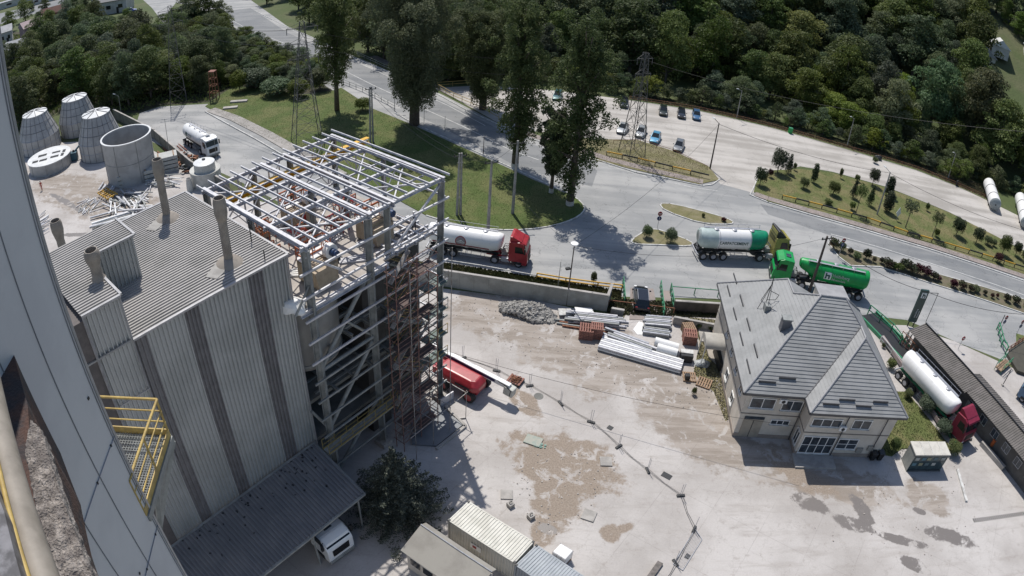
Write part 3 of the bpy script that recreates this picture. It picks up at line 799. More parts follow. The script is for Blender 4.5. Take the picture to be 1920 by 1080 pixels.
for k, (u, v) in enumerate(((1.2, 6.4), (4.6, 6.8), (7.6, 6.0), (10.2, 8.0), (3.0, 9.6))):
    t = thing('pipe_rack', ['red and orange pipe rack left of the steel deck middle', 'red and orange pipe rack in the middle of the steel deck', 'dark red pipe rack beside the right filter unit', 'red and orange pipe rack at the far right of the deck', 'orange pipe rack at the far left of the deck'][k], 'pipe rack', tuple(FU(u, v, ZD)), R(56))
    M = LM(t); mb = MB(M)
    for i in range(4): mb.tube((-.9 + i * .6, -.4, 0), (-.9 + i * .6, -.4, 1.5), .04, n=6); mb.tube((-.9 + i * .6, .4, 0), (-.9 + i * .6, .4, 1.5), .04, n=6)
    for y in (-.4, .4): mb.beam((-.9, y, 1.5), (.9, y, 1.5), .07); mb.beam((-.9, y, .8), (.9, y, .8), .06)
    mb.build('frame', ORANGE if k != 2 else RED, t)
    mb = MB(M)
    for i in range(7): mb.tube((-.8 + i * .25, rr.uniform(-.6, -.2), rr.uniform(.9, 1.3)), (-.8 + i * .25 + rr.uniform(-.2, .2), rr.uniform(.2, .7), rr.uniform(.9, 1.4)), .08, n=7)
    mb.build('pipe', RED if k % 2 else RUST, t, smooth=True)
    MB(M).box((.3, .2, .5), (.7, .5, .8)).build('valve_box', [STEEL, WHITE, COLM, DARK, BEIGE][k], t)
def crumple(name, c, s, m, lab, cat, seed, n=10):
    r = random.Random(seed); bm = bmesh.new(); bmesh.ops.create_icosphere(bm, subdivisions=3, radius=1)
    off = [Vector((r.uniform(-1, 1), r.uniform(-1, 1), r.uniform(-1, 1))).normalized() for _ in range(24)]
    for v_ in bm.verts:
        k = 1 + .35 * sum(max(0, v_.co.normalized().dot(o) - .8) * r2 for o, r2 in zip(off, [2, -2, 3, -3] * 6))
        v_.co = Vector((v_.co.x * s[0] * k, v_.co.y * s[1] * k, max(v_.co.z, -.2) * s[2] * k)) + Vector(c)
    me = bpy.data.meshes.new(name); bm.to_mesh(me); bm.free(); me.materials.append(m)
    o = bpy.data.objects.new(name, me); COL.objects.link(o); return tag(o, lab, cat)
crumple('plastic_sheeting', FU(-.9, .9, ZD + .1), (.9, .8, .7), WHITE, 'crumpled white plastic sheeting at the deck corner next to the grey hall', 'sheeting', 4)
crumple('tarpaulin', FU(4.6, 3.6, ZD + .1), (.9, .6, .9), mat('dark_tarp', (.03, .035, .045), None, 3, .6), 'dark tarpaulin heap behind the near filter unit on the deck', 'tarpaulin', 6)
for k, (u, v, a, m_) in enumerate(((5.6, 1.8, 20, STEEL), (6.4, 5.0, 70, STEEL), (1.0, 4.2, 10, WHITE), (11.2, 5.2, 40, STEEL), (2.2, 8.0, 60, COLM), (8.6, 10.6, 5, WHITE))):
    mb = MB(); c = FU(u, v, ZD)
    for i in range(4):
        d = Vector((math.cos(R(a + i * 3)), math.sin(R(a + i * 3)), 0)); o_ = Vector((-d.y, d.x, 0)) * i * .22
        mb.beam(c + o_ - d * 1.1 + Vector((0, 0, .08)), c + o_ + d * 1.1 + Vector((0, 0, .08)), .12, .14)
    tag(mb.build('profile_bundle', m_, None), ['loose steel profiles on the bare near part of the deck', 'steel profiles lying mid deck behind the tarpaulin', 'white profiles on the deck beside the near column', 'steel profiles by the far right filter unit', 'dark profiles at the back left of the deck', 'white profiles at the very back of the deck'][k], 'profiles')

# yellow-railed walkway along the front at low level
wk = thing('walkway', 'yellow railed walkway crossing the lower front of the steel frame', 'walkway', tuple(FU(2, -.6, 5)))
MB().beam(FU(-1.2, -.7, 4.9), FU(6.5, -.7, 4.9), .8, .08).build('floor', COLM, wk)
mb = MB()
for v in (-1.08, -.32):
    for z in (5.45, 6.0): mb.beam(FU(-1.2, v, z), FU(6.5, v, z), .05, .05)
    for i in range(7): mb.beam(FU(-1.2 + i * 1.28, v, 4.9), FU(-1.2 + i * 1.28, v, 6.0), .05, .05)
    mb.beam(FU(-1.2, v, 5.0), FU(6.5, v, 5.0), .03, .16)
mb.build('railing', mat('dull_yellow', (.28, .215, .075), (.2, .16, .06), 4, .6, amt=.2), wk)
st = thing('stair_tower', 'grey steel stairs with faded yellow rails at the right inside the frame', 'stairs', tuple(FU(9.5, 1.2, 0)))
for k in range(6):
    z = 1.2 + k * 2.6; a, b = (8.2, 11.8) if k % 2 == 0 else (11.8, 8.2)
    mb = MB(); mb.beam(FU(a, 1.3, z), FU(b, 1.3, z + 2.6), .9, .12); mb.build('flight', COLM, st)
    mb = MB(); mb.prism([FU(b - .6, .8), FU(b + .6, .8), FU(b + .6, 2.1), FU(b - .6, 2.1)], z + 2.55, z + 2.62); mb.build('landing', COLM, st)
    mb = MB()
    for v in (.85, 1.75): mb.beam(FU(a, v, z + 1), FU(b, v, z + 3.6), .05, .05); mb.beam(FU(a, v, z + .5), FU(b, v, z + 3.1), .04, .04)
    mb.build('stair_rail', YELD, st)

# --- scaffolding
sf = thing('scaffold_tower', 'tall rusty red scaffold tower climbing the front of the steel frame', 'scaffold', tuple(FU(8, -1.6, 0)))
SR = mat('scaffold_red', (.17, .075, .065), (.27, .17, .13), 3, .7, .1, amt=.2)
SG = mat('scaffold_tube', (.36, .35, .34), (.22, .19, .17), 3, .6, .3, amt=.2)
us = (6.0, 8.2, 10.4, 12.6); vs_ = (-1.1, -2.0)
for u in us[:3]:
    for v in vs_: MB().tube(FU(u, v, 0), FU(u, v, 18.6 if u < 9 else 16), .042, n=6).build('standard', SR, sf)
for u in us: MB().tube(FU(u, -3.4, 0), FU(u, -3.4, 19 if u in us[:3:2] else 3.5), .035, n=6).build('standard', SG, sf)
for k in range(9):
    z = 1.0 + 2.0 * k; mb = MB()
    for v in vs_:
        mb.tube(FU(6, v, z), FU(10.4, v, z), .035, n=6); mb.tube(FU(6, v, z + 1), FU(10.4, v, z + 1), .03, n=6); mb.tube(FU(6, v, z + .5), FU(10.4, v, z + .5), .025, n=6)
    for u in us[:3]: mb.tube(FU(u, -.8, z), FU(u, -2.1, z), .03, n=6); mb.tube(FU(u, -.8, z + 1), FU(u, -2.1, z + 1), .03, n=6)
    mb.build('ledger', SR, sf)
    mb = MB()
    a, b = (6.1, 8.1) if k % 2 else (8.3, 10.3)
    mb.beam(FU(a, -1.55, z + .06), FU(b, -1.55, z + .06), .8, .05); mb.build('deck_board', mat('board_brown', (.12, .085, .075), (.085, .065, .06), 3, .8, amt=.2), sf)
    mb = MB(); a, b = (6.1, 8.1) if k % 2 == 0 else (10.3, 8.3)
    mb.beam(FU(a, -1.3, z + .1), FU(b, -1.3, z + 2.0), .4, .05); mb.build('ladder', SG, sf)
    mb = MB(); mb.tube(FU(8.2 if k % 2 else 6, -2.03, z), FU(10.4 if k % 2 else 8.2, -2.03, z + 2), .025, n=6); mb.build('diagonal', SG, sf)
mb = MB(); mb.beam(FU(10.6, -1.6, 0.1), FU(12.6, -3.4, .1), .1, .1)
for u in us: mb.beam(FU(u, -3.4, 3.2), FU(u, -1, 3.2), .05, .05)
mb.tube(FU(5.4, -3.4, 3.2), FU(12.8, -3.4, 3.2), .035, n=6); mb.build('outrigger', SG, sf)
for i, z in enumerate((6, 8.4, 11, 13.6)):
    mb = MB(); mb.prism([FU(10.6, -.9), FU(12.9, -.9), FU(12.9, .2), FU(10.6, .2)], z, z + .1); mb.build('work_platform', mat('greenish_sheet', (.12, .17, .155), (.09, .12, .11), 2, .6), sf)
    mb = MB()
    for u in (10.6, 11.7, 12.9): mb.tube(FU(u, -.95, z), FU(u, -.95, z + 1.1), .03, n=6)
    for h in (.5, 1.1): mb.tube(FU(10.6, -.95, z + h), FU(12.9, -.95, z + h), .03, n=6)
    mb.build('guard_rail', YELD if i < 2 else SG, sf)

# --- concrete pad and steel plate by the foot of the scaffold
MB_ = MB().prism([G(768, 762), G(812, 752), G(868, 798), G(818, 838), G(772, 835)], .02, .16)
tag(MB_.build('steel_plate', mat('plate_bluegrey', (.16, .175, .19), (.20, .21, .22), .8, .6, .1, amt=.12), None), 'large blue grey steel plate on the ground at the foot of the scaffold', 'steel plate')
struct('low_kerb', MB().beam(G(818, 842, .1), G(873, 799, .1), .25, .22).beam(G(873, 799, .1), G(835, 762, .1), .25, .22), CONC)
t = thing('dozer_blade', 'grey bent steel trough standing at the frame foot', 'steel trough', tuple(G(838, 755, 0)), R(50))
M = LM(t); MB(M).box((0, 0, .5), (1.6, .12, .9)).build('plate', STEEL, t); mb = MB(M)
for x in (-.6, 0, .6): mb.tube((x, .1, 0), (x, .9, 1.3), .04)
mb.build('strut', DARK, t)
# ================================================================== vehicles
def wheel(M, x, y, r, w_, parent, n=20, m=None):
    t = MB(M).lathe([(r * .62, -w_ / 2), (r * .95, -w_ / 2), (r, -w_ / 2 + .05), (r, w_ / 2 - .05), (r * .95, w_ / 2), (r * .62, w_ / 2)], (x, y, r), n, 'Y').build('wheel', TYRE, parent, smooth=True)
    MB(M).lathe([(r * .6, -w_ / 2 - .004), (r * .3, -w_ / 2 + .06), (r * .28, w_ / 2 - .06), (r * .6, w_ / 2 + .004)], (x, y, r), n, 'Y').build('rim', m or GREY, t, smooth=True)
    return t
def cab(M, root, x0, m, name='cab', H=3.35, deflect=True, white_glass=False):
    L = 2.25
    c = MB(M).prism_y([(x0, .75), (x0, H), (x0 + 1.25, H + .1), (x0 + 1.75, H - .12), (x0 + 2.08, 2.15), (x0 + L, 1.9), (x0 + L + .05, .95), (x0 + L, .45), (x0 + 1.6, .42), (x0 + 1.55, .8)], -1.23, 1.23).build(name, m, root, bevel=.07)
    a, b = Vector((x0 + 1.82, 0, H - .22)), Vector((x0 + 2.09, 0, 2.12))
    o = Vector((.035, 0, .01))
    mb = MB(M); P = [a + Vector((0, -1.08, 0)) + o, a + Vector((0, 1.08, 0)) + o, b + Vector((0, 1.12, 0)) + o, b + Vector((0, -1.12, 0)) + o]
    mb.add(P + [p - Vector((.05, 0, 0)) for p in P], [(0, 1, 2, 3), (4, 5, 6, 7), (0, 1, 5, 4), (1, 2, 6, 5), (2, 3, 7, 6), (3, 0, 4, 7)]); mb.build('windshield', GLASS, c)
    for s_ in (-1, 1):
        MB(M).prism_y([(x0 + .75, 2.0), (x0 + .75, 2.85), (x0 + 1.55, 2.85), (x0 + 1.85, 2.0)], s_ * 1.235 - .01, s_ * 1.235 + .01).build('side_window', GLASS, c)
        mb = MB(M).box((x0 + 1.95, s_ * 1.42, 2.45), (.14, .2, .75)); mb.beam((x0 + 1.8, s_ * 1.2, 2.75), (x0 + 1.95, s_ * 1.42, 2.75), .05)
        mb.build('mirror', BLACK, c)
        MB(M).box((x0 + L + .04, s_ * .92, .85), (.06, .34, .22)).build('headlight', WHITE, c)
        MB(M).box((x0 + 1.2, s_ * 1.22, .62), (.9, .1, .3)).build('step', DARK, c)
    mb = MB(M)
    for z in (1.1, 1.28, 1.46, 1.64): mb.box((x0 + L + .05, 0, z), (.05, 1.5, .1))
    mb.box((x0 + L + .03, 0, 1.37), (.03, 1.6, .75)); mb.build('grille', BLACK, c)
    MB(M).box((x0 + L - .03, 0, .55), (.25, 2.44, .3)).build('bumper', DARK if m is not WHITE else COLM, c, bevel=.04)
    if deflect:
        MB(M).prism_y([(x0 + .05, H), (x0 + .05, H + .62), (x0 + .35, H + .66), (x0 + 1.5, H + .12), (x0 + 1.2, H + .08)], -1.05, 1.05).build('roof_deflector', m, c, bevel=.06)
    else:
        MB(M).box((x0 + .7, 0, H + .1), (.6, .7, .06)).build('roof_hatch', GLASSB, c)
    mb = MB(M).prism_y([(x0 + 1.4, H + .1), (x0 + 1.95, H - .12), (x0 + 2.05, H - .3), (x0 + 1.5, H)], -1.1, 1.1); mb.build('sun_visor', m, c)
    return c
def tanker(label, loc, rz, tm, cm, L=9.0, group=None, deflect=True, tipped=False, frame=None, gap=0.0, sect=None, nameit='tanker_truck', rigid=False, frontm=None, rearm=None):
    root = thing(nameit, label, 'tanker truck', tuple(loc), rz, group)
    M = LM(root); h = L / 2; frame = frame or DARK
    secs = sect or [(-h, .62, 2.75), (-h + .12, .92, 2.62), (-h + .5, 1.14, 2.44), (-h + 1.0, 1.2, 2.38), (h - 1.3, 1.2, 2.38), (h - .55, 1.12, 2.46), (h - .12, .82, 2.72), (h, .5, 2.95)]
    n = 32
    def ring(x, r, zc): return [(x, r * math.cos(2 * math.pi * i / n), zc + r * math.sin(2 * math.pi * i / n)) for i in range(n)]
    tk = MB(M).loft([ring(*q) for q in secs]).build('tank', tm, root, smooth=True)
    if frontm: MB(M).loft([ring(x, r + .006, z) for x, r, z in [(h - 2.4, 1.2, 2.38)] + secs[4:]]).build('tank_end', frontm, tk, smooth=True)
    if rearm: MB(M).loft([ring(x, r + .006, z) for x, r, z in secs[:4] + [(-h + 2.3, 1.2, 2.38)]]).build('tank_end', rearm, tk, smooth=True)
    mb = MB(M)
    for x in (-h * .45, h * .45): mb.loft([ring(x - .04, 1.215, 2.38), ring(x + .04, 1.215, 2.38)])
    for x in (-h * .45, h * .45): MB(M).loft([ring(x - .03, 1.212, 2.38), ring(x + .03, 1.212, 2.38)]).build('band', tm if not frontm else GREY, tk)
    for x in (-h * .52, 0, h * .52):
        MB(M).lathe([(.3, 0), (.3, .1), (.24, .14)], (x, 0, 3.56), 16).build('manhole', GREY, tk, smooth=True)
    mb = MB(M)
    mb.beam((-h + .7, .42, 3.62), (h - .8, .42, 3.62), .3, .03)
    mb.beam((-h + .7, .72, 4.0), (h - .8, .72, 4.0), .035)
    for i in range(6):
        x = -h + .8 + i * (L - 1.7) / 5; mb.beam((x, .7, 3.4), (x, .72, 4.0), .03)
    mb.build('catwalk', GREY, tk)
    mb = MB(M)
    for s_ in (-.45, .45): mb.beam((-h + .3, s_, 1.05), (h - .4, s_, 1.05), .14, .3)
    for x in (-h + .6, -h + 2, 0, h - 1.4): mb.beam((x, -.45, 1.05), (x, .45, 1.05), .12, .2)
    for s_ in (-.8, .8):
        for x in (-h + 1.2, -h + 2.4, 0.6, h - 1.2): mb.beam((x, s_ * .6, 1.1), (x, s_, 1.7), .08, .14)
    mb.build('chassis', frame, root)
    for cx_ in (-h * .45, h * .05, h * .5):
        MB(M).lathe([(.15, .75), (.3, .95), (.8, 1.5), (.95, 1.75)], (cx_, 0, 0), 16).build('outlet_cone', tm, tk, smooth=True)
    axs = [-h + .75, -h + 2.05, -h + 3.35]
    for x in axs:
        for s_ in (-1, 1): wheel(M, x, s_ * 1.02, .5, .34, root)
    for s_ in (-1, 1):
        for x in axs: MB(M).lathe([(.6, -.18), (.6, .18)], (x, s_ * 1.02, .52), 16, 'Y').M
        mb = MB(M)
        for x in axs:
            pts = [(x + .58 * math.cos(R(a)), .5 + .6 * math.sin(R(a))) for a in range(15, 166, 15)]
            for p, q in zip(pts[:-1], pts[1:]): mb.beam((p[0], s_ * 1.02, p[1]), (q[0], s_ * 1.02, q[1]), .36, .02)
        mb.build('mudguard', BLACK, root)
        mb = MB(M)
        for z in (.55, .8): mb.beam((-h + 4.2, s_ * 1.15, z), (h - 2.4, s_ * 1.15, z), .04, .1)
        for x in (-h + 4.3, 0.4, h - 2.5): mb.beam((x, s_ * 1.15, .5), (x, s_ * .5, 1.0), .05)
        mb.build('side_guard', GREY, root)
    MB(M).box((-h - .05, 0, .75), (.12, 2.3, .18)).build('rear_bumper', GREY, root)
    mb = MB(M)
    for s_ in (-.25, .25): mb.beam((-h + .1, s_, .9), (-h + .1, s_, 3.7), .035)
    for i in range(9): mb.beam((-h + .1, -.25, 1.1 + i * .3), (-h + .1, .25, 1.1 + i * .3), .03)
    mb.build('ladder', GREY, root)
    # tractor
    x0 = h + .9 + gap
    mb = MB(M)
    for s_ in (-.4, .4): mb.beam((h - 1.9, s_, .85), (x0 + 2.0, s_, .85), .12, .28)
    mb.box((h - 1.0, 0, 1.05), (1.1, 1.0, .12)); mb.build('tractor_frame', cm if cm in (RED, REDD) else frame, root)
    for s_ in (-1, 1):
        wheel(M, h - .75, s_ * .95, .52, .5, root); wheel(M, x0 + 1.25, s_ * 1.05, .52, .32, root)
        MB(M).box((h + .55, s_ * .98, .78), (1.0, .42, .55)).build('fuel_tank', GREY, root, bevel=.06)
    mb = MB(M); rr = random.Random(5)
    for i in range(4):
        y = -.5 + i * .33; z0 = 1.2
        mb.path([(h - .1, y, 1.4), (h + .2, y, 1.9 + .2 * (i % 2)), (x0 - .35, y, 2.1), (x0 - .03, y, 1.6)], .035, 5)
    mb.box((h + .35, -.1, 1.25), (.7, .9, .5)); mb.build('hoses_and_pump', COLM, root)
    if tipped:
        Mt = M @ Matrix.Translation((x0 + 2.1, 0, .9)) @ Matrix.Rotation(R(48), 4, 'Y') @ Matrix.Translation((-(x0 + 2.1), 0, -.9))
        c = cab(Mt, root, x0, cm, deflect=True)
        MB(M).box((x0 + .9, 0, 1.2), (1.7, 1.1, .95)).build('engine', COLM, root, bevel=.05)
        MB(M).box((x0 + 2.1, 0, .75), (.35, 2.4, .6)).build('bumper', cm, root, bevel=.06)
        MB(Mt).box((x0 - .03, 0, 1.95), (.05, 2.2, 2.2)).build('cab_back_panel', DARK, c)
        MB(Mt).box((x0 + .75, 0, .72), (1.5, 2.1, .06)).build('cab_underside', DARK, c)
    else:
        cab(M, root, x0, cm, deflect=deflect)
    return root, M, h
def side_bend(h, s_, r=1.2, zc=2.38, eps=.014):
    def f(p):
        dz = max(-r * .98, min(r * .98, p.z - zc)); return Vector((p.x, s_ * (math.sqrt(r * r - dz * dz) + eps), p.z))
    return f
def side_M(x, z, s_):      # lettering reads left to right seen from side s_ (-1 = right hand side of the vehicle)
    if s_ < 0: return Matrix(((1, 0, 0, x), (0, 0, -1, 0), (0, 1, 0, z), (0, 0, 0, 1)))
    return Matrix(((-1, 0, 0, x), (0, 0, 1, 0), (0, 1, 0, z), (0, 0, 0, 1)))
INK = mat('dark_lettering', (.012, .09, .07), None, 3, .5)
INKW = mat('white_lettering', (.75, .78, .76), None, 3, .5)
INKR = mat('logo_red', (.3, .02, .025), None, 3, .5)

# T1 red tractor, white tank
a1 = AZ((793, 472), (975, 502)); f1 = G(975, 502); d1 = Vector((math.cos(a1), math.sin(a1), 0)); n1 = Vector((-d1.y, d1.x, 0))
T1, M1, h1 = tanker('white silo tanker with red cab driving behind the steel frame', f1 - d1 * 7.0 + n1 * 1.1, a1, WHITE, RED, L=9.2)
tk = [c for c in T1.children if c.name.startswith('tank')][0]
bf = side_bend(h1, -1)
def disc(x, z, r, m, eps, s_=-1, n=28, name='logo', par=None, M=None, asp=1.0):
    mb = MB(M); b = side_bend(0, s_, eps=eps)
    P = [b(Vector((x + r * asp * math.cos(2 * math.pi * i / n), 0, z + r * math.sin(2 * math.pi * i / n)))) for i in range(n)]
    rows = 8; vs = []; fs = []
    vs.append(b(Vector((x, 0, z)))); ring_prev = None
    for k in range(1, 5):
        vs += [b(Vector((x + r * asp * k / 4 * math.cos(2 * math.pi * i / n), 0, z + r * k / 4 * math.sin(2 * math.pi * i / n)))) for i in range(n)]
    for i in range(n): fs.append((0, 1 + i, 1 + (i + 1) % n))
    for k in range(3):
        for i in range(n): fs.append((1 + k * n + i, 1 + (k + 1) * n + i, 1 + (k + 1) * n + (i + 1) % n, 1 + k * n + (i + 1) % n))
    return mb.add(vs, fs).build(name, m, par, fix=False)
disc(-.35, 2.35, .68, INKR, .012, par=tk, M=M1)
disc(-.35, 2.35, .58, mat('logo_grey', (.30, .25, .26), None, 3, .5), .016, par=tk, M=M1)
mb = MB(M1); b = side_bend(0, -1, eps=.03)
for pl_ in ([(-.85, 2.25), (-.3, 2.6), (-.15, 2.45), (-.3, 2.4)], [(-.15, 2.45), (-.3, 2.6), (.2, 2.25), (-.1, 2.32)], [(-.8, 2.12), (-.3, 2.3), (.15, 2.12), (-.3, 2.2)]):
    mb.face([b(Vector((x, 0, z))) for x, z in pl_])
mb.build('emblem', INKW, tk, fix=False)
mb = MB(M1)
for x0_ in (-3.9,):
    for i in range(14): mb.face([b(Vector((x0_ + i * .5, 0, 1.72))), b(Vector((x0_ + (i + 1) * .5, 0, 1.72))), b(Vector((x0_ + (i + 1) * .5, 0, 1.9))), b(Vector((x0_ + i * .5, 0, 1.9)))])
mb.build('stripe', INKR, tk, fix=False)

# T2 white and green tank with tipped yellow cab
a2 = AZ((1314, 487), (1415, 490)); p2 = G(1335, 487); d2 = Vector((math.cos(a2), math.sin(a2), 0)); n2 = Vector((-d2.y, d2.x, 0))
T2, M2, h2 = tanker('white and green silo tanker with olive yellow cab and tall black roof fairing', p2 + d2 * 2.4 + n2 * 1.1, a2, WHITE, mat('cab_yellow', (.36, .33, .09), (.3, .27, .07), 2, .45), L=9.0, tipped=False, deflect=False, frontm=TEAL, rearm=mat('pale_teal', (.48, .56, .54), (.40, .48, .46), 1, .4))
cb2 = [c for c in T2.children if c.name.startswith('cab')][0]; x2 = h2 + .9
MB(M2).prism_y([(x2 + .05, 2.2), (x2 + .05, 4.25), (x2 + .2, 4.3), (x2 + 1.3, 3.5), (x2 + 1.2, 3.4), (x2 + .2, 3.5)], -1.12, 1.12).build('roof_fairing', DARK, cb2, bevel=.06)
MB(M2).box((x2 + .02, 0, 3.3), (.04, 1.8, 1.5)).build('fairing_inside', mat('cab_yellow', (1, 1, 1)), cb2)
for z in (2.8, 3.2, 3.6): MB(M2).box((x2 - .01, 0, z), (.04, 1.8, .04)).build('fairing_rib', DARK, cb2)
tk2 = [c for c in T2.children if c.name.startswith('tank')][0]
text('CARPATCEMENT', .5, side_M(-2.1, 2.28, -1), INK, tk2, bend=side_bend(h2, -1), bold=.012)
# T3 green
A3, B3 = G(1530, 495, 3.4), G(1622, 515, 3.4)
a3 = math.atan2(A3.y - B3.y, A3.x - B3.x) ; c3_ = (A3 + B3) / 2; c3_.z = 0; d3 = Vector((math.cos(a3), math.sin(a3), 0)); c3_ -= d3 * .2
s3 = [(-4.5, .9, 2.62), (-4.42, 1.08, 2.5), (-4.1, 1.2, 2.38), (-3.5, 1.2, 2.38), (1.6, 1.2, 2.38), (2.1, 1.15, 2.42), (4.3, .62, 2.9), (4.5, .45, 2.95)]
T3, M3, h3 = tanker('green silo tanker with green cab on the road behind the house', c3_, a3, GREEN, GREEN, L=9.0, sect=s3, deflect=False)
tk3 = [c for c in T3.children if c.name.startswith('tank')][0]
bf3 = side_bend(h3, 1)
mb = MB(M3); b = side_bend(0, 1, eps=.02)
def rect(mb, x0, x1, z0, z1, b, n=6):
    for i in range(n):
        za, zb = z0 + (z1 - z0) * i / n, z0 + (z1 - z0) * (i + 1) / n
        mb.face([b(Vector((x0, 0, za))), b(Vector((x1, 0, za))), b(Vector((x1, 0, zb))), b(Vector((x0, 0, zb)))])
rect(mb, 1.45, .55, 2.05, 2.95, b); lg = mb.build('logo', INKW, tk3, fix=False)
mb = MB(M3); b = side_bend(0, 1, eps=.028)
rect(mb, 1.32, 1.12, 2.15, 2.85, b); rect(mb, .92, .72, 2.15, 2.55, b); rect(mb, 1.12, .72, 2.5, 2.68, b, 3); mb.build('emblem', INK, lg, fix=False)
text('Heidelberg', .5, side_M(.42, 2.52, 1), INKW, tk3, bend=side_bend(h3, 1), bold=.008)
text('Materials', .5, side_M(.42, 2.02, 1), INKW, tk3, bend=side_bend(h3, 1), bold=.008)
T3.scale = (1.1, 1.1, 1.1); T3.location += d3 * 1.0
T2.scale = (1.1, 1.1, 1.1); T2.location += d2 * .3
# T4 bottom right
A4, B4 = G(1718, 668, 3.5), G(1788, 742, 3.5)
a4 = math.atan2(B4.y - A4.y, B4.x - A4.x); c4 = (A4 + B4) / 2; c4.z = 0
T4, M4, h4 = tanker('white silo tanker with dark red cab parked beside the long shed', c4, a4, WHITE, REDD, L=9.4, frame=RAILG)
# T5 upper left, white cab
A5, B5 = G(347, 230, 3.5), G(388, 254, 3.5)
a5 = math.atan2(B5.y - A5.y, B5.x - A5.x); c5 = (A5 + B5) / 2; c5.z = 0
T5, M5, h5 = tanker('white silo tanker with white cab on the road beside the round tanks', c5, a5, WHITE, WHITE, L=8.2, deflect=False, gap=-.7)
tk5 = [c for c in T5.children if c.name.startswith('tank')][0]
mb = MB(M5); b = side_bend(0, -1, eps=.02); rect(mb, -2.2, -1.5, 2.1, 2.8, b); lg = mb.build('logo', INK, tk5, fix=False)
text('Heidelberg', .4, side_M(-1.35, 2.5, -1), INK, tk5, bend=side_bend(h5, -1)); text('Materials', .4, side_M(-1.35, 2.1, -1), INK, tk5, bend=side_bend(h5, -1))
# blue truck at the right edge
p = G(1925, 752); BL = mat('steel_blue', (.10, .19, .30), (.08, .15, .25), 2, .4)
tb = thing('blue_truck', 'blue truck cab at the right edge of the photo behind the long shed', 'truck', tuple(p), R(128))
Mb = LM(tb); cab(Mb, tb, -.6, BL, H=3.1)
mb = MB(Mb)
for s_ in (-.4, .4): mb.beam((-6, s_, .85), (1.5, s_, .85), .14, .3)
mb.build('chassis', DARK, tb); MB(Mb).box((-3.6, 0, 1.9), (5.2, 2.4, 1.6)).build('cargo_body', BL, tb, bevel=.08)
for x in (-4.8, -3.5, .7):
    for s_ in (-1, 1): wheel(Mb, x, s_ * 1.02, .5, .34, tb)
# white truck under the canopy
p = G(632, 1035); tv = thing('white_truck', 'white box truck with its cab poking out from under the dark canopy', 'truck', tuple(p), R(-38))
Mv = LM(tv); cab(Mv, tv, -1.5, WHITE, H=2.6, deflect=False); MB(Mv).box((-4.6, 0, 1.9), (5.6, 2.3, 2.0)).build('cargo_box', WHITE, tv, bevel=.06)
for x in (-6, -.3):
    for s_ in (-1, 1): wheel(Mv, x, s_ * 1.0, .45, .3, tv)

# parked tank vessels at the upper right
def vessel(pa_, pb_, label):
    A, B = G(*pa_, 1.4), G(*pb_, 1.4); a = math.atan2(B.y - A.y, B.x - A.x); c = (A + B) / 2; c.z = 0; L = (B - A).length
    t = thing('storage_tank', label, 'storage tank', tuple(c), a); M = LM(t); h = L / 2
    pr = [(.75, -h - .2), (1.15, -h), (1.35, -h + .25), (1.4, -h + .6), (1.4, h - .6), (1.35, h - .25), (1.15, h), (.75, h + .2)]
    s_ = MB(M).lathe(pr, (0, 0, 1.6), 32, 'X').build('shell', WHITE, t, smooth=True)
    MB(M).lathe([(1.36, h - .2), (1.17, h + .015), (.76, h + .22), (0.02, h + .3)], (0, 0, 1.6), 32, 'X').build('end_cap', COLM if 0 else mat('cap_grey', (.33, .36, .36), (.27, .3, .3), 1.5, .6, amt=.1), s_, smooth=True)
    for x in (-h * .3, h * .45): MB(M).lathe([(1.43, -.12), (1.43, .12)], (x, 0, 1.6), 32, 'X').build('band', DARK, s_, smooth=True)
    MB(M).lathe([(.16, 0), (.16, .1)], (h + .25, 0, 1.6), 12, 'X').build('port', DARK, s_)
    for x in (-h * .6, h * .6): MB(M).prism_y([(x - .2, 0), (x + .2, 0), (x + .2, .9), (x - .2, .9)], -1.0, 1.0).build('saddle', DARK, t)
    return t
vessel((1853, 345), (1866, 385), 'white horizontal storage tank with dark bands standing alone beside the gravel track')
vessel((1912, 372), (1924, 420), 'white horizontal storage tank cut by the right edge of the photo')

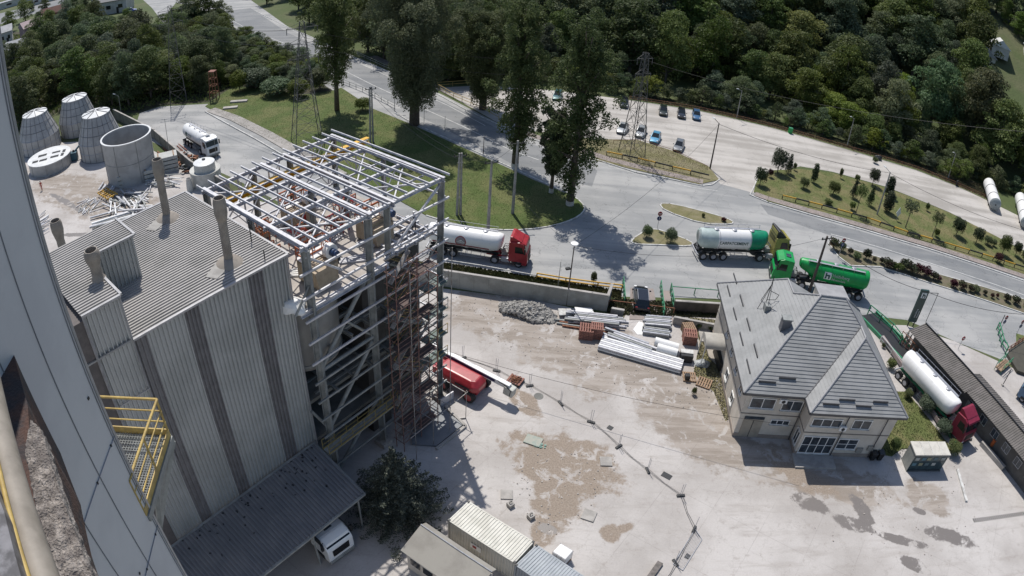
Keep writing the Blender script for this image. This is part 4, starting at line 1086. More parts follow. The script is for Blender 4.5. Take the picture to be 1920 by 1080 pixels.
# ------------------------------------------------------------------ cars
def car(label, loc, rz, m, L=4.2, W=1.72, Hh=1.45, group=None, wagon=True, name='parked_car', rails=False):
    t = thing(name, label, 'car', tuple(loc), rz, group); M = LM(t); h = L / 2
    def sec(x, w0, z0, z1, w1):
        return [(x, -w0, z0), (x, -w0, (z0 + z1) / 2 + .05), (x, -w1, z1 - .03), (x, -w1 * .6, z1), (x, w1 * .6, z1), (x, w1, z1 - .03), (x, w0, (z0 + z1) / 2 + .05), (x, w0, z0)]
    w2 = W / 2
    MB(M).loft([sec(-h, w2 * .8, .42, .78, w2 * .72), sec(-h + .12, w2 * .95, .26, .92, w2 * .85), sec(-h + .8, w2, .22, .95, w2 * .9), sec(0, w2, .22, .93, w2 * .92), sec(h - 1.2, w2, .22, .9, w2 * .9), sec(h - .35, w2 * .93, .25, .74, w2 * .82), sec(h, w2 * .74, .36, .6, w2 * .66)]).build('body', m, t, smooth=True)
    rb = -h + (.15 if wagon else .7)
    ca = [(rb, .9), (rb + .32, Hh - .06), (h - 2.15, Hh - .02), (h - 1.25, .88)]
    g = MB(M).loft([[(x, -w2 * .86 * (1 if z < 1 else .82), z) for x, z in ca], [(x, w2 * .86 * (1 if z < 1 else .82), z) for x, z in ca]]).build('glasshouse', GLASS, t)
    MB(M).loft([[(rb + .28, -w2 * .72, Hh - .09), (h - 2.12, -w2 * .72, Hh - .05), (h - 2.12, w2 * .72, Hh - .05), (rb + .28, w2 * .72, Hh - .09)], [(rb + .36, -w2 * .66, Hh), (h - 2.2, -w2 * .66, Hh + .02), (h - 2.2, w2 * .66, Hh + .02), (rb + .36, w2 * .66, Hh)]]).build('roof', m, t)
    for s_ in (-1, 1):
        for xa, xb in ((rb, rb + .32), (h - 1.25, h - 2.15)): MB(M).beam((xa, s_ * w2 * .84, .9), (xb, s_ * w2 * .7, Hh - .05), .07).build('pillar', m, t)
        MB(M).box((h - .28, s_ * w2 * .68, .66), (.24, .3, .14)).build('headlight', WHITE, t)
        MB(M).box((-h + .1, s_ * w2 * .72, .8), (.12, .24, .18)).build('tail_light', RED, t)
        MB(M).box((h - 1.45, s_ * (w2 + .09), .98), (.12, .2, .13)).build('mirror', m, t)
        if rails: MB(M).beam((rb + .4, s_ * w2 * .66, Hh + .06), (h - 2.3, s_ * w2 * .66, Hh + .06), .04).build('roof_rail', GREY, t)
        for x in (-h + .75, h - .8): wheel(M, x, s_ * (w2 - .1), .31, .2, t, 14)
    return t
CB = mat('car_dark_blue', (.03, .045, .065), None, 2, .3, .3, coat=.5); CN = mat('car_black', (.012, .014, .02), None, 2, .2, .2, coat=.7)
CG = mat('car_dark_green', (.012, .022, .018), None, 2, .3, .2, coat=.5); CS = mat('car_silver', (.42, .44, .45), None, 2, .3, .4, coat=.4)
CL = mat('car_sky_blue', (.10, .32, .50), None, 2, .3, .2, coat=.5); CM = mat('car_mid_blue', (.05, .14, .28), None, 2, .3, .3, coat=.5); CT = mat('car_teal', (.03, .11, .12), None, 2, .3, .2, coat=.5)
aC = AZ((1243, 205), (1243, 222))
car('dark teal car parked alone between the tall poplars', G(1045, 184), aC, CT)
car('dark grey car half hidden by the right poplar beside the lattice mast', G(1170, 198), aC, CN, name='parked_car')
car('black car parked leftmost of the three by the wood edge', G(1243, 213), aC, CG)
car('black car parked in the middle of the three by the wood edge', G(1277, 218), aC, CN)
car('mid blue car parked rightmost of the three by the wood edge', G(1305, 221), aC, CM, wagon=True)
aD = AZ((1236, 245), (1222, 272))
car('silver car behind the lattice mast next to the poplar', G(1167, 246), aD, CS, wagon=False)
car('silver estate car beside the sky blue car', G(1201, 253), aD, CS)
car('sky blue small car in the near row of the car park', G(1228, 264), aD, CL, L=3.9)
car('silver grey car standing rightmost in the near row of the car park', G(1272, 279), aD, mat('car_grey', (.2, .21, .22), None, 2, .3, .4, coat=.4))
car('black estate car with roof rails on the small bridge by the green railings', G(1201, 566), AZ((1203, 590), (1199, 530)), CN, L=4.75, W=1.86, Hh=1.6, rails=True)
car('white car at the top edge of the valley road', G(243, 8), R(60), WHITE)
car('white and blue car turning on the valley road near the white building', G(246, 22), R(30), mat('car_white_blue', (.5, .55, .75), (.1, .12, .5), 1.5, .4, lo=.45, hi=.55), L=4.6, Hh=1.7)
# person builder
def person(label, loc, rz, top, legs, hair=(.03, .02, .015), pose='stand', h=1.75, cap=None):
    t = thing('person', label, 'person', tuple(loc), rz); k = h / 1.75
    SK = mat('skin', (.42, .25, .18), None, 5, .6)
    step = .16 if pose == 'walk' else .03
    J = {'pel': (0, 0, .95, .13), 'wai': (0, 0, 1.12, .12), 'che': (0, 0, 1.33, .155), 'nek': (0, 0, 1.49, .06), 'hea': (.01, 0, 1.63, .1), 'top': (.0, 0, 1.72, .075)}
    E = [('pel', 'wai'), ('wai', 'che'), ('che', 'nek'), ('nek', 'hea'), ('hea', 'top')]
    for s_, n in ((1, 'l'), (-1, 'r')):
        f = s_ * step
        J.update({'hip' + n: (0, s_ * .1, .9, .1), 'kne' + n: (f * .8 + .02, s_ * .11, .5, .065), 'ank' + n: (f * 1.3, s_ * .12, .09, .045), 'toe' + n: (f * 1.3 + .17, s_ * .13, .04, .035),
                  'sho' + n: (0, s_ * .19, 1.42, .065), 'elb' + n: (-f * .6 - .02, s_ * .25, 1.13, .045), 'wri' + n: (-f * .9 + .08, s_ * .25, .9, .032), 'han' + n: (-f * 1.0 + .12, s_ * .25, .81, .035)})
        E += [('pel', 'hip' + n), ('hip' + n, 'kne' + n), ('kne' + n, 'ank' + n), ('ank' + n, 'toe' + n), ('che', 'sho' + n), ('sho' + n, 'elb' + n), ('elb' + n, 'wri' + n), ('wri' + n, 'han' + n)]
    ks = list(J); me = bpy.data.meshes.new('body')
    me.from_pydata([(J[q][0] * k, J[q][1] * k, J[q][2] * k) for q in ks], [(ks.index(a), ks.index(b)) for a, b in E], [])
    o = bpy.data.objects.new('body', me); COL.objects.link(o)
    o.modifiers.new('s', 'SKIN'); ss = o.modifiers.new('u', 'SUBSURF'); ss.levels = ss.render_levels = 1
    for i, q in enumerate(ks):
        sv = me.skin_vertices[0].data[i]; sv.radius = (J[q][3] * k, J[q][3] * k * (.9 if q not in ('che', 'wai', 'pel') else .75)); sv.use_root = q == 'pel'
    dgp = bpy.context.evaluated_depsgraph_get(); dgp.update()
    m2 = bpy.data.meshes.new_from_object(o.evaluated_get(dgp)); bpy.data.objects.remove(o)
    m2.materials.clear()
    for m_ in (SK, top, legs, BLACK): m2.materials.append(m_)
    for p_ in m2.polygons:
        z = p_.center.z / k; y = abs(p_.center.y) / k
        p_.material_index = 3 if z < .1 else 2 if z < .98 and y < .21 else 0 if z > 1.49 or (z < .9 and y >= .21) else 1
    m2.shade_smooth()
    b = bpy.data.objects.new('body', m2); COL.objects.link(b); b.parent = t; XF[b.name] = XF[t.name]
    M = LM(t)
    MB(M).lathe([(.02, 1.775 * k), (.09 * k, 1.74 * k), (.115 * k, 1.68 * k), (.11 * k, 1.64 * k)], (-.01, 0, 0), 12).build('helmet' if cap else 'hair', cap or mat('hair_dark', hair), t, smooth=True)
    return t
OR_ = mat('red_workwear', (.40, .03, .02), None, 5, .8); HV = mat('lime_workwear', (.30, .55, .03), None, 5, .8); NV = mat('navy_workwear', (.015, .02, .04), None, 5, .8)
person('person in red overalls walking across the pale yard below the round tanks', G(79, 357), R(-60), OR_, OR_, pose='walk')
person('person in a lime vest and dark trousers in the shade by the long shed', G(1904, 857), R(200), HV, NV)
person('person in a yellow vest standing at the foot of the frame by the scaffold', G(808, 732), R(20), mat('yellow_workwear', (.6, .4, .03), None, 5, .8), NV, cap=WHITE)
person('person in dark blue with white helmet on the deck behind the scaffold', FU(11.6, 1.5, ZD + .1), R(120), NV, NV, cap=WHITE)
person('person in orange standing among the pipe racks on the deck', FU(6.2, 8.2, ZD), R(10), OR_, NV, cap=YELD)
person('person in light clothes near the white building in the valley', G(228, 14), R(10), WHITE, NV)
person('person in dark clothes beside the one in light clothes in the valley', G(231, 12), R(70), NV, NV)

# --- red boom lift
a = AZ((840, 690), (885, 712)); p = G(872, 727); bl = thing('boom_lift', 'red telescopic boom lift with its long white boom folded beside the scaffold', 'boom lift', tuple(p), a)
M = LM(bl)
wheel_ = []
for x in (-1.55, 1.35):
    for s_ in (-1, 1): wheel(M, x, s_ * 1.3, .62, .45, bl, m=RED)
MB(M).prism_y([(-1.9, .55), (-1.9, .95), (1.8, .95), (1.8, .55)], -.75, .75).build('chassis', RED, bl, bevel=.06)
MB(M).loft([[(-2.3, -1.35, 1.2), (1.7, -1.35, 1.2), (2.1, -1.1, 1.2), (2.1, .3, 1.2), (-2.5, .3, 1.2), (-2.6, -.9, 1.2)], [(-2.35, -1.4, 1.9), (1.7, -1.4, 1.8), (2.15, -1.1, 1.8), (2.15, .3, 1.8), (-2.6, .3, 1.9), (-2.65, -.9, 1.9)], [(-2.0, -1.05, 2.45), (1.3, -1.05, 2.3), (1.7, -.8, 2.3), (1.7, .2, 2.35), (-2.1, .2, 2.5), (-2.2, -.7, 2.45)]]).build('engine_hood', RED, bl, bevel=.14)
MB(M).box((.6, -1.42, 1.55), (1.6, .03, .22)).build('hood_grille', DARK, bl)
MB(M).box((-.3, -1.27, 1.6), (1.2, .03, .25)).build('lettering_strip', WHITE, bl)
MB(M).loft([[(-2.0, .35, 1.15), (1.7, .35, 1.15), (1.7, 1.2, 1.15), (-2.0, 1.2, 1.15)], [(-1.8, .4, 2.0), (1.5, .4, 1.9), (1.5, 1.1, 1.9), (-1.8, 1.1, 2.0)]]).build('tank_hood', RED, bl, bevel=.1)
MB(M).box((-2.6, 0, 1.5), (.9, 2.2, .9)).build('counterweight', RED, bl, bevel=.12)
bo = MB(M).beam((-4.6, .75, 2.45), (4.4, .75, 2.0), .45, .5).build('boom', WHITE, bl)
MB(M).beam((-4.55, .5, 2.45), (2.9, .5, 2.1), .03, .28).build('boom_stripe', mat('deep_blue', (.02, .02, .09), None, 2, .4), bo)
MB(M).beam((3.9, .75, 1.6), (4.9, .75, 1.5), .75, .95).build('boom_head', mat('pale_boom', (.5, .5, .46), None, 2, .6), bo, bevel=.1)
mb = MB(M); mb.path([(3.2, .5, 2.3), (4.0, .4, 2.25), (4.7, .4, 1.9), (4.6, .4, 1.2)], .05); mb.build('hydraulic_hose', DARK, bo)

# ================================================================== house
TILE = mat('grey_roof_tile', (.285, .29, .29), (.235, .24, .24), .5, .65, amt=.12, bscale=9)
ze = 6.0
ha = R(-3.0); hu = Vector((math.cos(ha), math.sin(ha), 0)); hv = Vector((-math.sin(ha), math.cos(ha), 0))
H0 = G(1394.8, 737, ze); H0.z = 0
def HP(x, y, z=0): return H0 + hu * x + hv * y + Vector((0, 0, z))
hs = thing('office_house', 'cream two storey office house with big grey tiled hip roof', 'house', tuple(HP(8.4, 7)))
def clip(P, f):
    out = []
    for i in range(len(P)):
        a, b = P[i], P[(i + 1) % len(P)]; fa, fb = f(a), f(b)
        if fa >= 0: out.append(a)
        if (fa >= 0) != (fb >= 0): out.append(a.lerp(b, fa / (fa - fb)))
    return out
def tiled(name, P, drop, row=.36, step=.035, m=TILE):
    P = [Vector(p) for p in P]; n = (P[1] - P[0]).cross(P[2] - P[0]).normalized()
    if n.z < 0: n = -n
    d = Vector(drop).normalized(); o = P[0]
    t = [(p - o).dot(d) for p in P]; lo, hi = min(t), max(t); mb = MB(); k = lo
    side = n.cross(d)
    while k < hi:
        Q = clip(clip(P, lambda p: (p - o).dot(d) - k), lambda p: k + row - (p - o).dot(d))
        if len(Q) > 2:
            mb.face([q + n * step * (((q - o).dot(d) - k) / row) for q in Q])
            E_ = [q for q in Q if abs((q - o).dot(d) - (k + row)) < 1e-4]
            if len(E_) == 2: mb.face([E_[0], E_[1], E_[1] + n * step, E_[0] + n * step])
        k += row
    return mb.build(name, m, hs, fix=False)
a_ = HP(8.0, 8.4, 11.6); b_ = HP(10.8, 8.4, 11.6); w1 = HP(12.35, 6.1, 10.1); w2 = HP(12.25, 4.3, 10.1); n1_ = HP(6.0, 12.9, 10.2); n2_ = HP(6.0, 10.4, 10.2)
e1, e2, e3, e4, e5 = HP(0, 17.2, ze), HP(0, 0, ze), HP(6.1, 0, ze), HP(6.1, -2, ze), HP(16.8, -2, ze); e6 = HP(16.8, 15, ze)
def dn(v, s=.7): return Vector((v.x, v.y, -s))
tiled('roof_slope', [e1, e2, a_, n2_, n1_], dn(-hu, .7), .38)
tiled('roof_slope', [e2, e3, w1, b_, a_], dn(-hv, .68), .36, .05)
tiled('roof_slope', [e3, e4, w2, w1], dn(-hu, .66), .36)
tiled('roof_slope', [e4, e5, w2], dn(-hv, .66), .36, .05)
mb = MB(); mb.face([e5, e6, b_, w1, w2]); mb.face([n2_, a_, b_, e6, HP(11, 12.9, 8)]); mb.face([n1_, n2_, HP(11, 12.9, 8), HP(11, 17.2, ze)]); mb.face([e1, n1_, HP(11, 17.2, ze)]); mb.build('roof_back', TILE, hs)
RID = mat('ridge_cap', (.30, .30, .31), None, 3, .5)
for p, q in ((e2, a_), (a_, b_), (a_, n2_), (n1_, n2_), (n1_, e1), (e4, w2), (e5, w2), (w1, w2), (b_, w1), (b_, e6)):
    MB().tube(p + Vector((0, 0, .03)), q + Vector((0, 0, .03)), .11, n=8).build('ridge', RID, hs)
MB().tube(e3, w1, .09, n=8).build('valley', mat('valley_dark', (.12, .12, .125)), hs)
GUT = mat('gutter_grey', (.07, .07, .075), None, 3, .5)
for p, q in ((e1, e2), (e2, e3), (e3, e4), (e4, e5), (e5, e6)):
    MB().beam(p - Vector((0, 0, .1)), q - Vector((0, 0, .1)), .14, .2).build('gutter', GUT, hs)
mb = MB().prism([HP(0, 17.2), HP(0, 0), HP(6.1, 0), HP(6.1, -2), HP(16.8, -2), HP(16.8, 15), HP(11, 17)], ze - .25, ze - .12); mb.build('soffit', mat('soffit', (.3, .29, .27)), hs)
mb = MB().prism([HP(.7, 16.5), HP(.7, .6), HP(6.7, .6), HP(6.7, -1.4), HP(16.2, -1.4), HP(16.2, 14.5), HP(10.4, 16.4)], 0, ze - .2); mb.build('wall', PLASTER, hs)
mb = MB().prism([HP(.64, 16.55), HP(.64, .54), HP(6.64, .54), HP(6.64, -1.46), HP(16.26, -1.46), HP(16.26, 14.55), HP(10.4, 16.45)], 0, .45); mb.build('plinth', mat('plinth', (.33, .28, .24), (.26, .22, .19), 1, .9), hs)
mb = MB().prism([HP(.67, 16.55), HP(.67, .56), HP(6.67, .56), HP(6.67, -1.44), HP(16.24, -1.44), HP(16.24, 14.55), HP(10.4, 16.45)], 3.0, 3.1); mb.build('string_course', mat('course_dark', (.2, .18, .16)), hs)
def window(x, y, z, wd, hh, nx=2, face='S', m=WHITE, glass=None, name='window', nz=1):
    if face == 'S': ax, nn = hu, -hv
    elif face == 'W': ax, nn = -hv, -hu
    else: ax, nn = hv, hu
    c = HP(x, y, z)
    g = MB().beam(c - ax * wd / 2 + nn * .03, c + ax * wd / 2 + nn * .03, .04, hh).build(name, glass or GLASSB, hs)
    mb = MB(); o = nn * .05
    for s_ in (-1, 1): mb.beam(c + Vector((0, 0, s_ * hh / 2)) - ax * (wd / 2 + .05) + o, c + Vector((0, 0, s_ * hh / 2)) + ax * (wd / 2 + .05) + o, .08, .08)
    for i in range(nx + 1): q = c - ax * wd / 2 + ax * wd * i / nx + o; mb.beam(q - Vector((0, 0, hh / 2)), q + Vector((0, 0, hh / 2)), .07, .07)
    for k in range(1, nz): mb.beam(c + Vector((0, 0, hh * (k / nz - .5))) - ax * wd / 2 + o, c + Vector((0, 0, hh * (k / nz - .5))) + ax * wd / 2 + o, .05, .05)
    mb.build('frame', m, g)
    MB().beam(c - Vector((0, 0, hh / 2 + .06)) - ax * (wd / 2 + .1) + nn * .09, c - Vector((0, 0, hh / 2 + .06)) + ax * (wd / 2 + .1) + nn * .09, .2, .05).build('sill', KERB, g)
window(2.4, .6, 4.45, 2.4, 1.2, 2, nz=1); window(5.4, .6, 4.4, 2.0, 1.2, 2)
window(4.9, .6, 2.2, 1.9, .55, 3)
window(8.6, -1.4, 4.4, 3.1, .9, 3); window(12.4, -1.4, 4.4, 2.0, 1.1, 2)
window(11.9, -1.4, 1.75, 2.2, 1.3, 2, nz=2)
window(8.7, -1.4, 1.45, 3.4, 2.2, 4, nz=2, name='glazed_entrance'); window(6.7, -.5, 1.6, .9, 1.6, 2, 'W')
for y in (2.6, 5.4, 8.2, 11.0): window(.7, y, 4.2, .9, .8, 2, 'W', glass=GLASS)
for y in (4.0, 7.4): window(.7, y, 1.7, 1.0, 1.0, 2, 'W', glass=GLASS)
d = MB().beam(HP(1.2, .56, 1.25), HP(3.2, .56, 1.25), .05, 2.3).build('double_door', mat('door_beige', (.36, .32, .26)), hs)
MB().beam(HP(2.2, .52, .1), HP(2.2, .52, 2.3), .04, .04).build('door_gap', DARK, d)
MB().beam(HP(1.2, .54, 2.55), HP(3.2, .54, 2.55), .05, .3).build('transom_window', GLASSB, hs)
MB().box(HP(8.7, -2.3, .1), (4.4, 1.8, .2), ha).build('doorstep', CONC, hs)
for x, y in ((6.5, .45), (10.6, -1.55), (15.0, -1.55)):
    MB().path([HP(x, y, ze - .3), HP(x, y, .1)], .055, 8).build('downpipe', GUT, hs)
for x, z in ((4.2, 5.15), (10.4, 4.0)): 
    c = MB().box(HP(x, .3 if x < 6 else -1.65, z), (.75, .3, .5), ha).build('air_conditioner', WHITE, hs, bevel=.03)
    MB().lathe([(.19, 0), (.19, .02)], HP(x, .13 if x < 6 else -1.82, z), 14, 'Y').build('fan_grille', DARK, c)
for q in ((13.6, -1.5, 1.0), (14.8, -1.5, 1.35)): MB().box(HP(*q), (.7, .18, .6), ha).build('meter_box', mat('meter_grey', (.3, .29, .26)), hs)
def snow(x, y, along, face):
    zz = ze + (.7 * x if face == 'W' else .69 * (y if x < 6.1 else y + 2)) + .12
    L_ = 1.7 if face == 'S' else 1.9
    if face == 'S': p, q = HP(x - L_ / 2, y, zz), HP(x + L_ / 2, y, zz)
    else: p, q = HP(x, y - L_ / 2, zz), HP(x, y + L_ / 2, zz)
    MB().beam(p, q, .07, .2).build('snow_guard', GUT, hs)
for i in range(4): snow(.75, 3.0 + i * 4.0, 0, 'W'); snow(1.6, 4.6 + i * 4.0, 0, 'W')
for x, y in ((2.2, .9), (4.2, 1.3)): snow(x, y, 0, 'S')
for x, y in ((8.2, -1.3), (9.9, -.9), (11.7, -1.3), (13.6, -.9)): snow(x, y, 0, 'S')
cz = HP(4.3, 6.2, 0)
ch = MB().box(cz + Vector((0, 0, 9.3)), (.85, .75, 1.6), ha).build('chimney', mat('chimney_metal', (.16, .16, .17)), hs)
MB().box(cz + Vector((0, 0, 10.15)), (1.0, .9, .12), ha).build('cap', COLM, ch)
# roof frame antenna
mb = MB(); q = HP(3.4, 10.4, 8.3)
mb.tube(q, q + Vector((0, 0, 3.6)), .04); mb.tube(q + hv * 1.0 - hu * .2, q + Vector((0, 0, 2.6)), .03); mb.tube(q - hv * 1.0, q + Vector((0, 0, 3.4)), .03)
mb.tube(q - hu * .7 + Vector((0, 0, -.4)), q + Vector((0, 0, 2.4)), .03); mb.path([q + Vector((0, 0, 1.9)), q + hu * 1.1 + Vector((0, 0, 1.5)), q + hu * .9 + Vector((0, 0, .9)), q + Vector((0, 0, .8))], .03)
mb.build('antenna_mast', DARK, hs)
MB().prism([q + hu * -.25 + hv * -1.0, q + hu * .3 + hv * -1.0, q + hu * .3 + hv * -.2, q + hu * -.25 + hv * -.2], 7.9, 9.0).build('roof_vent', COLM, hs)
MB().box(HP(12.0, 14.0, 8.6), (3.6, 2.8, .14), ha).build('rear_dormer_roof', mat('dormer', (.33, .33, .34)), hs)
MB().box(HP(12.0, 14.0, 7.2), (3.2, 2.4, 2.7), ha).build('rear_dormer_wall', PLASTER, hs)
# entrance awning on the side
aw = MB()
pr = [(.95 * math.cos(R(a)), .8 * math.sin(R(a))) for a in range(0, 181, 18)]
c = HP(-.9, 11.4, 2.5)
aw.loft([[c + hv * x * 1.3 - hu * .6 + Vector((0, 0, z)) for x, z in pr], [c + hv * x * 1.3 + hu * 1.7 + Vector((0, 0, z)) for x, z in pr]], cap=True)
aw.build('side_canopy', mat('awning_cream', (.42, .40, .36), None, 1, .6), hs, smooth=True)
for y in (10.3, 12.5): MB().tube(HP(-1.45, y, 0), HP(-1.45, y, 2.5), .05).build('canopy_post', WHITE, hs)
MB().prism([HP(-.9, 14.5), HP(.5, 14.5), HP(.5, 17.5), HP(-.9, 17.5)], 0, .12).build('side_step', CONC, hs)

# bins, shelter
for i, (px, lab) in enumerate(((1633, 'dark wheeled bin by the house wall, left of the pair'), (1646, 'dark wheeled bin by the house wall, right of the pair'))):
    t = thing('wheeled_bin', lab, 'bin', tuple(G(px, 861)), ha, 'wheeled bins by the house'); M = LM(t)
    MB(M).loft([[(-.24, -.26, .08), (.24, -.26, .08), (.24, .24, .08), (-.24, .24, .08)], [(-.3, -.36, 1.0), (.3, -.36, 1.0), (.3, .34, 1.0), (-.3, .34, 1.0)]]).build('body', BLACK, t, bevel=.02)
    MB(M).box((0, -.01, 1.05), (.66, .78, .09)).build('lid', DARK, t, bevel=.03)
    for s_ in (-.25, .25): MB(M).lathe([(.1, -.03), (.1, .03)], (s_, .3, .1), 12, 'X').build('wheel', TYRE, t)
a, b = G(1695, 858), G(1770, 858)
sa = math.atan2(b.y - a.y, b.x - a.x); t = thing('shelter', 'small open fronted shelter with pale flat roof and posters beside the house', 'shelter', tuple(G(1731, 884)), sa); M = LM(t)
MB(M).box((0, .9, 2.4), (4.6, 1.9, .12)).build('roof', mat('shelter_roof', (.55, .53, .48), (.45, .43, .39), 1, .7), t)
for x in (-1.15, 0, 1.15): MB(M).box((x, .9, 2.48), (.06, 1.9, .05)).build('roof_rib', KERB, t)
MB(M).box((0, 1.75, 1.25), (4.4, .06, 2.3)).build('back_wall', mat('shelter_back', (.06, .075, .075)), t)
for x in (-2.2, 2.2):
    MB(M).box((x, .9, 1.25), (.05, 1.7, 2.3)).build('side_wall', mat('shelter_side', (.32, .33, .31), None, 1, .5), t)
rr = random.Random(2)
for i in range(9):
    MB(M).box((-1.8 + (i % 5) * .85 + rr.uniform(-.1, .1), .02, 1.8 - (i // 5) * .75), (.5, .02, .38)).build('poster', mat('poster%d' % (i % 4), [(.4, .42, .40), (.10, .2, .25), (.3, .3, .2), (.12, .18, .2)][i % 4]), t)
MB(M).box((0, .06, 1.3), (4.4, .03, 2.1)).build('glass_front', mat('front_glass', (.05, .08, .085), (.03, .05, .06), 1.5, .12), t)
MB(M).box((0, 1.4, .45), (3.6, .4, .06)).build('bench', WOOD, t); MB(M).box((0, .9, .05), (4.5, 1.9, .08)).build('floor', CONCD, t)
for x in (-1.5, 0, 1.5): MB(M).box((x, 1.4, .23), (.08, .34, .42)).build('bench_leg', DARK, t)

# ================================================================== long shed, weighbridge, sign
SROOF = mat('shed_roof', (.125, .115, .105), (.165, .15, .14), .8, .8, amt=.15)
p0, p1 = G(1735, 607, 3.9), G(1948, 848, 3.9)
sd = (p1 - p0); sd.z = 0; LS = sd.length; sd.normalize(); sn = Vector((sd.y, -sd.x, 0))
if sn.x > 0: sn = -sn       # towards the left (truck) side
shd = thing('long_shed', 'long low shed with brown grey ribbed double pitch roof beside the weighbridge', 'shed', tuple(p0.lerp(p1, .5).xy) + (0,))
def SP(s, n, z=0): b = Vector((p0.x, p0.y, 0)); return b + sd * s + sn * n + Vector((0, 0, z))
for s0, s1, n0 in ((0, LS * .5, 2.9), (LS * .5, LS + 6, 2.5)):
    MB().corr(SP(s0, .0, 3.95), SP(s1, 0, 3.95), SP(s1, n0, 3.35), SP(s0, n0, 3.35), round((s1 - s0) / .3), .06, .5).build('roof_slope', SROOF, shd)
for s0, s1, n0 in ((0, LS * .42, 1.2), (LS * .42, LS + 6, 2.2)):
    MB().corr(SP(s1, 0, 3.95), SP(s0, 0, 3.95), SP(s0, -n0, 3.4), SP(s1, -n0, 3.4), round((s1 - s0) / .3), .06, .5).build('roof_slope', SROOF, shd)
MB().beam(SP(0, 0, 4.05), SP(LS + 6, 0, 4.05), .14, .1).build('ridge', DARK, shd)
MB().prism([SP(.3, 1.5), SP(LS + 6, 1.5), SP(LS + 6, -1.0), SP(.3, -1.0)], 0, 3.5).build('wall', mat('shed_wall', (.12, .115, .105), (.085, .08, .075), 1, .9), shd)
for k in range(6):
    s_ = LS * .55 + k * 2.3
    g = MB().box(SP(s_, 1.53, 1.9), (1.1, .06, 1.0), math.atan2(sd.y, sd.x)).build('window', GLASSB, shd)
    mb = MB()
    for o in (-.55, 0, .55): mb.beam(SP(s_ + o, 1.58, 1.4), SP(s_ + o, 1.58, 2.4), .05)
    for z in (1.4, 2.4): mb.beam(SP(s_ - .55, 1.58, z), SP(s_ + .55, 1.58, z), .06)
    mb.build('frame', GREY, g)
MB().box(SP(LS * .53, 1.55, 1.1), (.9, .05, 2.1), math.atan2(sd.y, sd.x)).build('door', mat('shed_door', (.25, .25, .23)), shd)
# weighbridge
def railing(name, pts, h, m, label, cat='railing', post=2.0, mid=True, r=.04, group=None, z0=0, foot=True):
    P = poly(pts) if not isinstance(pts[0], Vector) else pts
    t = thing(name, label, cat, (P[0].x, P[0].y, z0), 0, group)
    mb = MB(); hs_ = [h] + ([h * .5] if mid else [])
    for a, b in zip(P[:-1], P[1:]):
        for q in hs_: mb.beam(a + Vector((0, 0, q + z0)), b + Vector((0, 0, q + z0)), r * 2)
    mb.build('rail', m, t)
    for a, b in zip(P[:-1], P[1:]):
        n = max(1, round((b - a).length / post))
        for i in range(n + (b is P[-1])):
            q = a.lerp(b, i / n); MB().beam(q + Vector((0, 0, z0)), q + Vector((0, 0, h + z0)), r * 2.2).build('post', m, t)
    return t
wb = thing('weighbridge', 'dark weighbridge deck with green edge beams running beside the house', 'weighbridge', tuple(G(1690, 660)))
w0, w1_, w2_ = G(1628, 590), G(1700, 672), G(1800, 830)
def ribbon(pts, wd, z0, z1, m, name, par):
    mb = MB()
    for a, b in zip(pts[:-1], pts[1:]): mb.beam(Vector((a.x, a.y, (z0 + z1) / 2)), Vector((b.x, b.y, (z0 + z1) / 2)), wd, z1 - z0)
    return mb.build(name, m, par)
path_w = [G(1626, 592), G(1720, 690), G(1805, 828)]
off = lambda P, k: [p + Vector((math.cos(a4 + math.pi / 2), math.sin(a4 + math.pi / 2), 0)) * k for p in P]
sgn = -1
ribbon(off(path_w, 0), 3.0, .02, .24, DARK, 'deck', wb)
ribbon(off(path_w, -1.6), .22, .05, .5, RAILG, 'edge_beam', wb); ribbon(off(path_w, 1.6), .22, .05, .5, RAILG, 'edge_beam', wb)
railing('railing', [(1626, 590), (1668, 625), (1685, 648)], 1.5, RAILG, 'green railing at the upper end of the weighbridge next to the sign', post=1.8, r=.05)
railing('pipe_rail', [(1650, 640), (1690, 690), (1735, 745), (1780, 800), (1800, 830)], .8, mat('pale_pipe', (.45, .47, .46)), 'pale pipe rail between the garden lawn and the weighbridge', post=2.2, r=.06)
mb = MB().beam(G(1655, 632, .5), G(1760, 790, .5), .25, .5)
tag(mb.build('kerb_wall', mat('pinkish_wall', (.33, .27, .26)), None), 'low pinkish wall running from the house corner along the weighbridge', 'wall')
# rack with pipes beside the shed
t = thing('valve_rack', 'rusty rack of pipes and valves between the weighbridge and the shed end', 'pipe rack', tuple(G(1705, 650))); mb = MB(); c = G(1708, 655); rr = random.Random(4)
for i in range(6):
    q = c + sd * (i * .7 - 1.5); mb.beam(q, q + Vector((0, 0, 1.9)), .07); mb.beam(q + sn * 1.2, q + sn * 1.2 + Vector((0, 0, 1.9)), .07)
for z in (.6, 1.2, 1.85):
    mb.beam(c - sd * 1.5 + Vector((0, 0, z)), c + sd * 2.0 + Vector((0, 0, z)), .07); mb.beam(c - sd * 1.5 + sn * 1.2 + Vector((0, 0, z)), c + sd * 2 + sn * 1.2 + Vector((0, 0, z)), .07)
mb.build('frame', RUST, t); mb = MB()
for i in range(22): q = c + sd * rr.uniform(-1.4, 1.9) + sn * rr.uniform(0, 1.2); mb.tube(q + Vector((0, 0, .6)), q + Vector((rr.uniform(-.3, .3), rr.uniform(-.3, .3), rr.uniform(1.2, 2.1))), .05)
mb.build('pipe', COLM, t)
